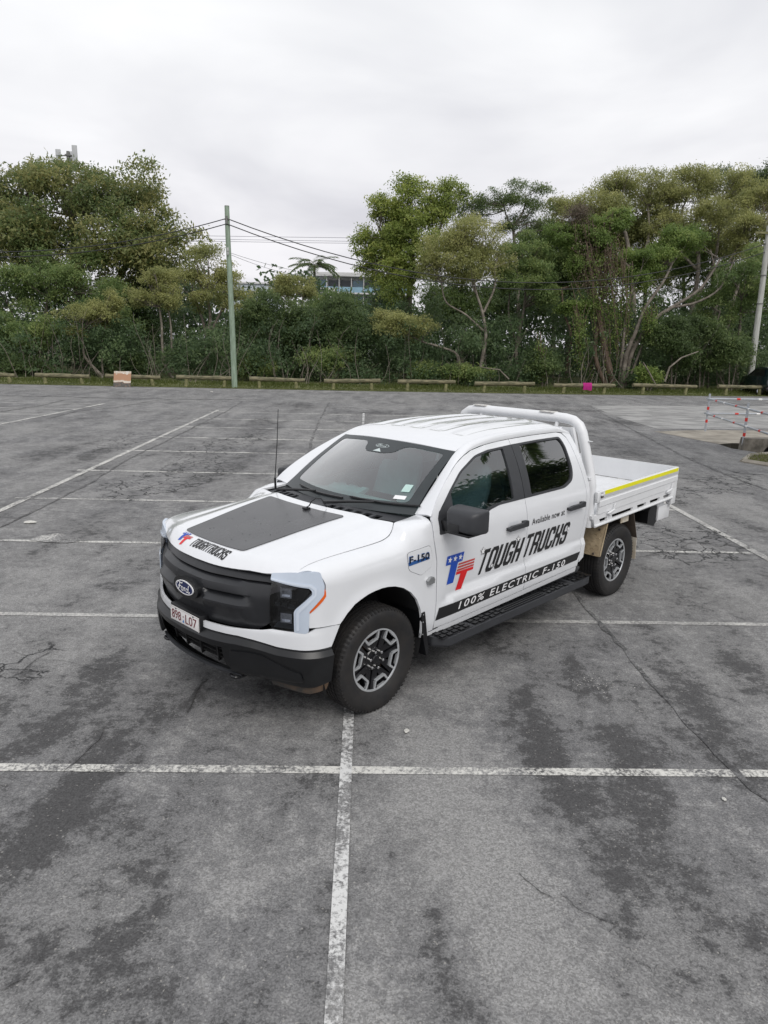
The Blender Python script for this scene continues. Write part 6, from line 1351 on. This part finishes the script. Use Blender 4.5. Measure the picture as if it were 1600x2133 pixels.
# --- bushes in the middle
m = [bl(560, 680, 46.5, 2.0, 1.8, 2.0), bl(640, 690, 47, 2.3, 1.8, 2.1), bl(720, 700, 46.5, 2.0, 1.8, 1.9)]
for (u, v, Y, rx, rz, lab, tbv) in ((560, 680, 46.5, 2.1, 1.9, 'dense dark green bush right of the green power pole', .42), (645, 690, 47.5, 2.3, 2.0, 'tall dark green bush below the far apartment block', .46), (730, 690, 46.5, 2.1, 1.9, 'dark green bush left of the bright green tree foot', .40), (690, 750, 44.6, 1.6, .9, 'low pale green bush behind the third log right of the green pole', .62), (540, 765, 44.2, 1.3, .8, 'low yellow green bush just right of the green pole foot', .66)):
    tree('bush', lab, foot(u, Y), [([foot(u, Y), A3(u, v+25, Y)], .07, .03), ([foot(u+6, Y), A3(u+20, v+20, Y)], .05, .02)], puffs([bl(u, v, Y, rx, rx*.8, rz)], 16, .26, .45, (.4, .95)), int(5200*rx*rz/2), .19, .075, L_DARK if tbv < .5 else L_MID, group='bushes behind the log barriers', tb=tbv, fill=.55, cat_='bush')
m = [bl(605, 590, 52, 1.5, 1.3, 1.05), bl(640, 600, 52, 1.0, 1, .8), bl(585, 610, 52, .9, .9, .7)]
tree('airy_tree', 'thin airy tree with round top left of the palm', foot(612, 52), [([foot(612, 52), A3(612, 700, 52), A3(608, 640, 52)], .12, .06), ([A3(612, 690, 52), A3(625, 650, 52), A3(632, 620, 52)], .07, .04)], puffs(m, 8, .26, .42), 5200, .16, .07, L_OLIVE, BARKP, fill=.5, branch=1.0, rscale=1.2)
# --- bright tree
m = [bl(870, 440, 52, 2.3, 2, 1.9), bl(810, 470, 52, 1.7, 1.6, 1.6), bl(800, 530, 52, 2.0, 1.8, 1.7), bl(870, 520, 51, 2.3, 2, 1.9), bl(925, 430, 53, 1.7, 1.5, 1.6), bl(760, 500, 52, 1.0, 1, .8), bl(790, 425, 52, .75, .8, .9), bl(770, 555, 52, 1.0, 1, .9), bl(830, 590, 51, 2.0, 1.8, 1.4)]
tree('bright_tree', 'bright yellow green tree rising behind the truck roof line', foot(850, 52), [([foot(850, 52), A3(850, 690, 52), A3(855, 580, 52), A3(865, 480, 52)], .32, .12), ([A3(850, 640, 52), A3(815, 560, 52), A3(800, 500, 52)], .16, .07), ([A3(852, 600, 52), A3(900, 520, 52), A3(925, 450, 52)], .14, .06)], puffs(m, 15, .28, .46), 42000, .20, .095, L_BRIGHT, droop=.35, fill=.55)
# --- olive round tree with forked pale trunk
m = [bl(930, 520, 46.5, 1.9, 1.6, 1.3), bl(985, 500, 46.5, 1.9, 1.6, 1.4), bl(1025, 540, 46.5, 1.3, 1.2, 1.1), bl(960, 560, 46, 1.8, 1.5, 1.0), bl(900, 560, 46.5, 1.1, 1, .8)]
tree('round_tree', 'rounded olive tree with forked pale trunk right of the bright tree', foot(1000, 46), [([foot(995, 46), A3(1005, 745, 46), A3(1012, 700, 46), A3(1005, 650, 46), A3(990, 600, 46), A3(985, 540, 46)], .13, .05), ([A3(1008, 690, 46), A3(970, 655, 46), A3(930, 630, 46), A3(920, 590, 46)], .065, .035), ([A3(1008, 650, 46), A3(1030, 600, 46), A3(1030, 560, 46)], .08, .04)], puffs(m, 15, .30, .50, flat=1.05), 26000, .155, .065, L_OLIVE, BARKP, fill=.55, branch=.9)
m = [bl(830, 680, 45, 1.5, 1.2, .8), bl(870, 690, 45, 1.0, 1, .8), bl(790, 665, 45.5, .9, .9, .6)]
tree('leaning_tree', 'low olive tree with long pale leaning stem below the bright tree', foot(960, 45), [([foot(955, 45), A3(955, 742, 45), A3(915, 722, 45), A3(880, 712, 45), A3(850, 695, 45)], .08, .045)], puffs(m, 9, .3, .46, flat=1.0), 6500, .155, .065, L_OLIVE, BARKP, fill=.38, branch=1.0)
# --- dark eucalypt above
m = [bl(1095, 400, 54, 1.6, 1.4, 1.0), bl(1060, 425, 54, 1.3, 1, 1.0), bl(1110, 440, 54, 1.4, 1.1, 1.0), bl(1015, 430, 54, 1.3, 1.1, 1.0), bl(975, 440, 54, 1.2, 1.1, .9), bl(1070, 480, 54, 1.5, 1.2, 1.0), bl(1130, 490, 54, 1.3, 1.1, 1.0)]
tree('slender_tree', 'slender dark tree top poking above the middle of the tree line', foot(1085, 54), [([foot(1085, 54), A3(1080, 640, 54), A3(1072, 510, 54), A3(1068, 470, 54)], .17, .08), ([A3(1068, 480, 54), A3(1055, 450, 54), A3(1050, 430, 54)], .07, .04), ([A3(1068, 475, 54), A3(1090, 440, 54), A3(1095, 410, 54)], .07, .04)], puffs(m, 11, .30, .50), 15000, .17, .06, L_DARK, BARKP, fill=.55, branch=1.0, tb=.55)
m = [bl(1095, 520, 48, 1.6, 1.4, 1.1), bl(1110, 570, 47, 1.3, 1.2, .9), bl(1060, 590, 47, 1.1, 1, .9), bl(1140, 620, 47, 1.1, 1, .8)]
tree('leafy_tree', 'green tree between the rounded olive tree and the vine covered tree', foot(1090, 48), [([foot(1085, 48), A3(1075, 740, 48), A3(1082, 690, 48), A3(1092, 640, 48), A3(1098, 560, 48)], .13, .06), ([A3(1078, 720, 48), A3(1060, 660, 48), A3(1062, 610, 48)], .08, .04)], puffs(m, 14, .30, .48), 17000, .16, .07, L_MID, fill=.55, branch=.9)
# --- vine covered tree
m = [bl(1190, 490, 48, 1.7, 1.4, .75), bl(1250, 475, 48, 1.7, 1.4, .8), bl(1295, 460, 48, .9, .9, .7), bl(1230, 510, 47.5, 1.7, 1.3, .7), bl(1215, 560, 47.5, 1.1, 1.0, 1.3), bl(1250, 600, 47.5, .8, .8, 1.4), bl(1205, 640, 47, 1.4, .9, .5)]
VT = tree('vine_tree', 'vine smothered tree with drooping flat top near the pink towel', foot(1275, 46.5), [([foot(1280, 46.5), A3(1258, 720, 46.5), A3(1245, 640, 47), A3(1225, 560, 47.5), A3(1215, 500, 48)], .24, .10), ([foot(1265, 46.5), A3(1240, 740, 46.5), A3(1250, 650, 47), A3(1265, 550, 47.5)], .16, .07), ([A3(1180, 770, 47), A3(1190, 700, 47), A3(1175, 650, 47), A3(1170, 600, 47)], .10, .05)], puffs(m, 15, .30, .48, flat=.9), 30000, .15, .085, L_VINE, BARKR, droop=.6, fill=.55, branch=.5, tb=.46)
vb = Vector(foot(1275, 46.5)); 
def strands(nm, spots, parent, base, leaf, n, seed, brown):
    r_ = random.Random(seed); mb = MB(); P = []
    for (u0, v0, u1, v1, Y) in spots:
        a = at(u0+r_.uniform(-5, 5), v0, Y+r_.uniform(-.6, .6))-base; b = at(u1+r_.uniform(-6, 6), v1, Y+r_.uniform(-.6, .6))-base; pts = limb(mb, a, b, .022, .012, .07, 7, r_.randint(0, 9999), 4)
        for q in range(n):
            t = r_.random()**.8*.999; i = int(t*7); p = pts[i].lerp(pts[i+1], t*7-i); P.append((p.x+r_.gauss(0, .16), p.y+r_.gauss(0, .16), p.z+r_.gauss(0, .12)))
    mb.build('vine_stems', brown, parent, smooth=60); P = np.array(P); k = len(P); D = rng.normal(size=(k, 3)); D[:, 2] -= .8
    link('vine_leaves', leafmesh('vine_leaves', P, D, rng.normal(size=(k, 3))+np.array([0, -.6, .5]), rng.uniform(.09, .17, k), rng.uniform(.06, .11, k), rng.uniform(.1, .9, k)), parent, leaf)
rs = random.Random(3); spots = []
for k in range(46):
    u = rs.uniform(1185, 1320); v0 = rs.uniform(500, 600); spots.append((u, v0, 1275+(u-1255)*.55+rs.uniform(-10, 10), rs.uniform(660, 795), 46.6))
strands('vines', spots, VT, vb, L_VINE, 70, 3, BARKR)
spots = [(rs.uniform(1190, 1300), rs.uniform(440, 520), rs.uniform(1195, 1300), rs.uniform(560, 640), 47) for k in range(26)]
strands('vines', spots, VT, vb, L_DRY, 90, 9, BARKR)
# brown dead mop high in the vines
crown('dead_clump', [(at(1205, 445, 48).x-vb.x, at(1205, 445, 48).y-vb.y, at(1205, 450, 48).z-vb.z, .85, .7, .7)], 2600, .22, .03, L_DRY, VT, .9, .2)
# hanging green curtains
CU = empty('creeper_curtain', foot(1128, 45.5), 0, 'hanging curtain of green creeper left of the pink towel', 'creeper'); strands('c', [(rs.uniform(1118, 1138), rs.uniform(690, 730), rs.uniform(1115, 1132), 790, 45.5) for k in range(10)], CU, Vector(foot(1128, 45.5)), L_VINE, 90, 4, BARKR)
CU = empty('creeper_curtain', foot(1345, 46), 0, 'bright green creeper bunch hanging right of the vine covered tree', 'creeper'); strands('c', [(rs.uniform(1340, 1368), rs.uniform(630, 660), rs.uniform(1345, 1365), rs.uniform(680, 720), 45.8) for k in range(12)], CU, Vector(foot(1345, 46)), L_VINE, 80, 5, BARKR)
CU = empty('creeper_curtain', foot(1205, 46), 0, 'green creeper columns between the two brown trunks', 'creeper'); strands('c', [(rs.uniform(1190, 1232), rs.uniform(625, 660), rs.uniform(1192, 1226), rs.uniform(690, 780), 45.8) for k in range(16)], CU, Vector(foot(1205, 46)), L_VINE, 80, 6, BARKR)
# --- second vine mass to its right
m = [bl(1345, 545, 48, 1.5, 1.3, .8), bl(1390, 530, 48.5, 1.4, 1.2, .9), bl(1430, 500, 49, 1.3, 1.2, 1.0), bl(1330, 580, 47.5, .9, .9, .8)]
tree('spreading_tree', 'spreading tree whose bare trunks fan out right of the vine tree', foot(1290, 46), [([foot(1296, 46), A3(1305, 740, 46), A3(1325, 690, 46), A3(1345, 640, 46.5), A3(1380, 590, 47), A3(1400, 550, 48)], .16, .06), ([foot(1300, 46.3), A3(1318, 730, 46.3), A3(1365, 665, 46.5), A3(1400, 640, 47), A3(1460, 600, 47.5), A3(1500, 540, 48)], .17, .06), ([foot(1290, 46.2), A3(1298, 720, 46.2), A3(1305, 650, 46.6), A3(1318, 600, 47)], .12, .05), ([foot(1304, 46.4), A3(1330, 740, 46.4), A3(1342, 700, 46.6), A3(1350, 650, 47)], .09, .04), ([A3(1400, 640, 47), A3(1450, 630, 47.4), A3(1500, 600, 48), A3(1530, 540, 48.5)], .09, .04)], puffs(m, 15, .30, .48), 20000, .16, .08, L_VINE, BARK, fill=.55, branch=.6, tb=.48)
# --- tall pale limbed trees behind
m = [bl(1240, 430, 55, 2.0, 1.8, 1.2), bl(1290, 400, 56, 2.2, 1.9, 1.2), bl(1350, 395, 57, 2.2, 1.9, 1.3), bl(1190, 430, 55, 1.4, 1.2, .9), bl(1160, 450, 55, 1.3, 1.2, 1.0)]
tree('tall_olive_tree', 'tall olive tree with pale branches above the vine tree', foot(1310, 56), [([foot(1310, 56), A3(1320, 640, 56), A3(1310, 520, 56), A3(1290, 440, 56)], .26, .10), ([A3(1318, 600, 56), A3(1350, 500, 56), A3(1350, 430, 57)], .14, .06), ([A3(1312, 560, 56), A3(1240, 480, 55), A3(1200, 450, 55)], .12, .05)], puffs(m, 15, .30, .50, flat=1.05), 26000, .17, .065, L_OLIVE, BARKP, fill=.55, branch=1.0)
m = [bl(1440, 390, 58, 2.4, 2, 1.2), bl(1500, 380, 58, 2.2, 2, 1.3), bl(1400, 410, 57, 1.6, 1.5, 1.0), bl(1490, 440, 57, 1.7, 1.5, 1.1), bl(1390, 470, 56, 1.6, 1.4, 1.2), bl(1475, 450, 55, 1.4, 1.2, 1.1), bl(1540, 420, 58, 1.9, 1.7, 1.3)]
tree('tall_olive_tree', 'tallest olive tree with bare pale limbs at upper right', foot(1450, 57), [([foot(1425, 57), A3(1440, 660, 57), A3(1455, 560, 57), A3(1450, 450, 57)], .26, .10), ([A3(1440, 640, 57), A3(1490, 540, 57), A3(1500, 420, 58)], .15, .06), ([A3(1450, 560, 57), A3(1400, 500, 57), A3(1395, 430, 57)], .12, .05), ([A3(1452, 520, 57), A3(1420, 450, 57), A3(1440, 400, 58)], .10, .05)], puffs(m, 15, .30, .50, flat=1.05), 36000, .17, .065, L_OLIVE, BARKP, fill=.55, branch=1.0)
m = [bl(1535, 375, 64, 2.6, 2, 1.2), bl(1575, 390, 64, 2.2, 2, 1.3), bl(1610, 385, 64, 2.4, 2, 1.6)]
tree('dark_tree', 'very dark tree top at the upper right corner of the tree line', foot(1560, 64), [([foot(1560, 64), A3(1560, 560, 64), A3(1550, 430, 64)], .26, .12)], puffs(m, 12, .26, .42), 10000, .22, .09, L_DARK, fill=.55, tb=.42)
m = [bl(1590, 430, 55, 1.9, 1.7, 1.5), bl(1560, 470, 54, 1.7, 1.5, 1.2), bl(1610, 500, 54, 1.7, 1.5, 1.4), bl(1540, 510, 54, 1.4, 1.3, 1.1)]
tree('tall_olive_tree', 'olive tree at the right edge above the pale pole', foot(1510, 54), [([foot(1478, 54), A3(1485, 680, 54), A3(1510, 570, 54), A3(1545, 500, 54)], .15, .07), ([foot(1495, 53.5), A3(1520, 660, 53.5), A3(1550, 560, 54), A3(1590, 470, 54)], .15, .07), ([A3(1485, 700, 54), A3(1495, 600, 54), A3(1480, 520, 54)], .09, .05)], puffs(m, 14, .30, .48), 22000, .16, .07, L_OLIVE, BARKP, fill=.55, branch=1.0)
m = [bl(1540, 600, 49, 1.9, 1.6, 1.5), bl(1590, 620, 49, 1.9, 1.6, 1.6), bl(1490, 650, 49, 1.6, 1.4, 1.3), bl(1600, 550, 50, 1.6, 1.4, 1.3)]
tree('leafy_tree', 'mid green leafy tree behind the pale pole at right', foot(1540, 49), [([foot(1535, 49), A3(1540, 700, 49), A3(1545, 620, 49)], .14, .06), ([foot(1475, 49), A3(1480, 720, 49), A3(1500, 650, 49)], .10, .05)], puffs(m, 11, .28, .45), 17000, .18, .075, L_MID, fill=.55, tb=.44)
for k_, (u, v, Y, rx, rz, lf, lab, tbv) in enumerate(((960, 600, 58, 3.2, 2.6, L_MID, 'dense green tree filling the gap behind the rounded olive tree', .42), (1075, 590, 59, 3.0, 2.8, L_DARK, 'dark green tree filling the gap behind the slender tree', .48), (1180, 580, 59, 2.9, 2.7, L_MID, 'dense green tree directly behind the vine covered tree', .40), (1310, 520, 60, 3.0, 3.0, L_OLIVE, 'broad olive tree filling the gap behind the spreading trunks', .36), (1420, 540, 61, 3.1, 3.0, L_MID, 'broad green tree filling the gap left of the pale pole', .42), (1540, 560, 61, 3.3, 3.2, L_MID, 'broad green tree behind the pale pole and leafy tree', .42), (1340, 450, 61, 3.2, 2.2, L_OLIVE, 'olive crown between the two tallest olive trees', .46), (1480, 480, 62, 3.4, 2.4, L_OLIVE, 'olive crown behind the tallest olive tree', .42), (1150, 520, 58, 2.4, 2.2, L_MID, 'green crown left of the vine covered tree', .46), (1230, 470, 61, 2.5, 2.0, L_OLIVE, 'olive crown peeping between the vine tree and tall olive trees', .42), (300, 640, 53, 3.2, 2.2, L_DARK, 'dark tree behind the slender pale trunk tree', .46), (520, 705, 52, 2.6, 1.6, L_MID, 'green tree between the green pole and the airy tree', .40), (705, 655, 55, 3.0, 1.7, L_MID, 'leafy green tree below the far apartment balconies', .42), (795, 660, 55, 2.4, 2.4, L_DARK, 'dark tree at the left foot of the bright tree', .46))):
    tree('background_tree', lab, foot(u, Y), [([foot(u, Y), A3(u+5, v+70, Y), A3(u, v, Y)], .2, .08), ([A3(u+3, v+60, Y), A3(u+35, v+10, Y)], .1, .05)], puffs([bl(u, v, Y, rx, rx*.8, rz), bl(u-25, v+40, Y-.8, rx*.8, rx*.7, rz*.8), bl(u+28, v+35, Y-.8, rx*.8, rx*.7, rz*.8)], 13, .26, .46, (.3, .95)), 15000, .21, .09, lf, group='background trees', tb=tbv, fill=.5)
for (u, v, Y, rx, rz, lab, lf, tbv) in ((1400, 720, 46, 2.0, 1.5, 'dark glossy bush right of the bare trunks', L_DARK, .40), (1460, 710, 46.5, 1.7, 1.6, 'dark bush with trailing creeper left of the pale pole', L_DARK, .46), (1520, 740, 46, 1.7, 1.2, 'dark low bush at the foot of the pale pole', L_DARK, .45), (1350, 782, 44.5, .7, .55, 'small bright bush right of the pink towel', L_VINE, .55), (970, 775, 44.5, 1.3, .75, 'bright green bush behind the log right of the roof', L_MID, .56), (880, 775, 44.8, 1.2, .7, 'green bush behind the log left of the roll bar', L_MID, .5), (1130, 760, 45.2, 1.2, .9, 'tangled bush left of the hanging creeper curtain', L_DARK, .5), (60, 770, 43.5, 1.7, .8, 'dark green bush behind the second log from the left', L_DARK, .46), (280, 765, 44.5, 1.3, .9, 'dark green bush behind the painted board', L_DARK, .46)):
    tree('bush', lab, foot(u, Y), [([foot(u, Y), A3(u, v+15, Y)], .06, .03), ([foot(u+5, Y), A3(u+15, v+15, Y)], .05, .02)], puffs([bl(u, v, Y, rx, rx*.8, rz)], 14, .28, .46, (.4, .95)), int(5200*rx*max(rz, .8)/2), .19, .08, lf, group='bushes behind the log barriers', tb=tbv, fill=.55, cat_='bush')
# fallen bare branches in front
for k, (pts, r0, lab) in enumerate(((((1385, 795), (1395, 765), (1420, 745), (1455, 732)), .07, 'pale fallen branch curving up right of the small bright bush'), (((1365, 800), (1352, 775), (1340, 755)), .05, 'short pale broken branch left of the small bright bush'), (((1060, 790), (1040, 770), (1020, 768), (1000, 764)), .05, 'pale fallen branch behind the log above the roll bar'))):
    mb = MB(); mb.tube([at(u, v, 43.8) for u, v in pts], [r0, r0*.85, r0*.7, r0*.4][:len(pts)], 6); tag(mb.build('fallen_branch', BARKP, None, smooth=60), lab, 'branch')
# --- undergrowth: one tangled mass behind the individual plants
S_ = []; rg = np.random.default_rng(12)
prof = itp([-45, -30, -24, -18, -12, -7, -2, 4, 10, 16, 22, 30, 45], [5, 5.5, 5.5, 4.6, 4.2, 4.8, 4.6, 5.2, 5.4, 5.2, 5.2, 5.6, 5.5])
for k in range(640):
    x = rg.uniform(-42, 42); dep = rg.uniform(0, 1); y = ycurve(x)+3.6+dep*11; h = float(prof(x))*(.55+.75*dep); z = rg.uniform(.2, h); r = rg.uniform(.8, 1.6); S_.append((x, y, z, r, r*.8, r*.7))
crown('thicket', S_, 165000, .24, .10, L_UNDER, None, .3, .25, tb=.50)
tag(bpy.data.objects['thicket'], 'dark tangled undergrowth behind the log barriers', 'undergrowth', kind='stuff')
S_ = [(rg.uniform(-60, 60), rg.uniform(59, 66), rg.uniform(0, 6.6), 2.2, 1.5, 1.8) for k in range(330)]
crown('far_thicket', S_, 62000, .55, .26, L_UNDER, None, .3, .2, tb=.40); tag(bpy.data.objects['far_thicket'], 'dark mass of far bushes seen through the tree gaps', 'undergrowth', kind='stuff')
# twiggy stems in the undergrowth
mb = MB(); r_ = random.Random(8)
for k in range(170):
    x = r_.uniform(-26, 28); y = ycurve(x)+r_.uniform(2.6, 5.5); a = Vector((x, y, .05)); limb(mb, a, a+Vector((r_.uniform(-1.6, 1.6), r_.uniform(-.6, .8), r_.uniform(1.2, 4.2))), r_.uniform(.015, .04), .008, .25, 6, k, 4)
tag(mb.build('undergrowth_stems', BARK, None, smooth=60), 'thin bare stems inside the dark undergrowth', 'stems', kind='stuff')
# --- grass on the verge
n = 30000; x = rng.uniform(-30, 32, n); yc = np.interp(x, [c[0] for c in CURVE], [c[1] for c in CURVE]); o_ = rng.random(n)**1.3*3.4-.5; tall = np.clip((o_-.3)/2.2, 0, 1)*(.35+.65*(np.sin(x*.7)+np.sin(x*1.9+1))*.25+.3); hh = .05+.42*np.clip(tall, 0, 1)*rng.uniform(.5, 1.2, n)
D = rng.normal(size=(n, 3))*.35; D[:, 2] = 1
tag(link('verge_grass', leafmesh('verge_grass', np.stack([x, yc+o_, np.full(n, .015)], 1), D, rng.normal(size=(n, 3)), hh, np.full(n, .035), .3+.5*rng.random(n)-.25*np.clip(tall, 0, 1)), None, L_GRASS), 'green grass growing along the verge under the logs', 'grass', kind='stuff')
gp = [(8.75, 17.3), (9.35, 18.2), (10.3, 18.72), (13.5, 18.6), (13.5, 16.2), (9.2, 16.6)]
kb_ = sheet('kerb_island', gp, .03, mat('dry_soil', (.17, .145, .10), .95, col2=(.09, .08, .05), vscale=4, bump=.6, bscale=30), None, kind='structure')
n = 5200; q = rng.uniform((8.7, 16.2), (13.5, 18.8), (n*3, 2)); q = q[inside(gp, q)][:n]; n = len(q); D = rng.normal(size=(n, 3))*.6; D[:, 2] = 1
tag(link('island_grass', leafmesh('island_grass', np.column_stack([q, np.full(n, .03)]), D, rng.normal(size=(n, 3)), rng.uniform(.04, .12, n), np.full(n, .012), .45+.5*rng.random(n)), None, L_GRASS), 'patch of short yellow green grass beside the drain', 'grass', kind='stuff')
KB = MB()
for a, b in zip(gp[:1]+gp[5:], gp[1:2]+gp[:1]): pass
KB.tube([(8.75, 17.3, .0), (9.35, 18.2, .0), (10.3, 18.72, .0)], .09, 6); KB.tube([(8.75, 17.3, .0), (9.2, 16.6, .0), (9.6, 15.9, 0)], .09, 6); tag(KB.build('kerb_edge', BEIGE, None), kind='structure')
# --- palm far behind
def palm(nm, lab, base, h, n, L, m, grp=None, seed=1):
    r_ = random.Random(seed); P = empty(nm, base, 0, lab, 'palm tree', grp); MB().tube([(0, 0, -.3), (.1, 0, h*.5), (0, 0, h)], [.22, .17, .15], 9).build('trunk', BARK, P)
    rb = MB(); pts = []; D = []; Nn = []; ln_ = []
    for k in range(n):
        a = 2*math.pi*k/n+r_.uniform(-.2, .2); el = r_.uniform(.25, 1.25); dirx = Vector((math.cos(a), math.sin(a), 0)); sag = r_.uniform(.5, .95); seg = []
        for j in range(11):
            t = j/10; seg.append(Vector((0, 0, h))+dirx*(L*t*math.cos(el*(1-t*.6)))+Vector((0, 0, L*(math.sin(el)*t-sag*t*t))))
        rb.tube(seg, [.03*(1-.8*j/10) for j in range(11)], 4)
        for j in range(2, 60):
            t = j/60; i = int(t*10); p = seg[i].lerp(seg[min(i+1, 10)], t*10-i); tg_ = (seg[min(i+1, 10)]-seg[i]).normalized(); sd = tg_.cross(Vector((0, 0, 1))).normalized()
            for s in (1, -1): pts.append(p); D.append(sd*s*.75+tg_*.55+Vector((0, 0, -.35+r_.uniform(-.15, .15)))); Nn.append(Vector((r_.uniform(-.3, .3), r_.uniform(-.3, .3), 1))); ln_.append(L*.26*(1-.55*abs(t-.4))*r_.uniform(.85, 1.1))
    rb.build('fronds', BARK, P); k = len(pts); link('leaflets', leafmesh('leaflets', np.array(pts), np.array(D), np.array(Nn), np.array(ln_), np.full(k, L*.022), rng.uniform(.2, .8, k)), P, m)
q = at(655, 556, 90); palm('palm_tree', 'feathery palm crown in front of the far apartment block', (q.x, 90, 0), q.z, 17, 3.2, L_DARK, seed=2)

# --- trees to the right of the frame, seen mirrored in the side windows
palm('palm_tree', 'palm standing right of the frame, mirrored in the rear side window', (10.2, 12.6, 0), 8.2, 18, 3.2, L_DARK, seed=5)
for k_, (x, y, rx, rz, z, lab) in enumerate(((17.5, 10.2, 3.4, 1.5, 6.4, 'spreading tree right of the frame, mirrored in the front side window'), (23, 14.5, 4.2, 3.0, 5.0, 'broad tree right of the frame beyond the drain'), (24, 5, 4.2, 3.0, 5.2, 'broad tree right of the frame nearest the camera'), (25, 9.8, 4.2, 3.0, 4.6, 'broad tree right of the frame behind the spreading one'))):
    tree('shade_tree', lab, (x, y, 0), [([(x, y, 0), (x+.2, y, z*.5), (x, y, z)], .3, .12)], puffs([(x, y, z, rx, rx, rz)], 18, .28, .46, (.4, .95)), 9000, .34, .15, L_DARK, group='trees right of the frame')
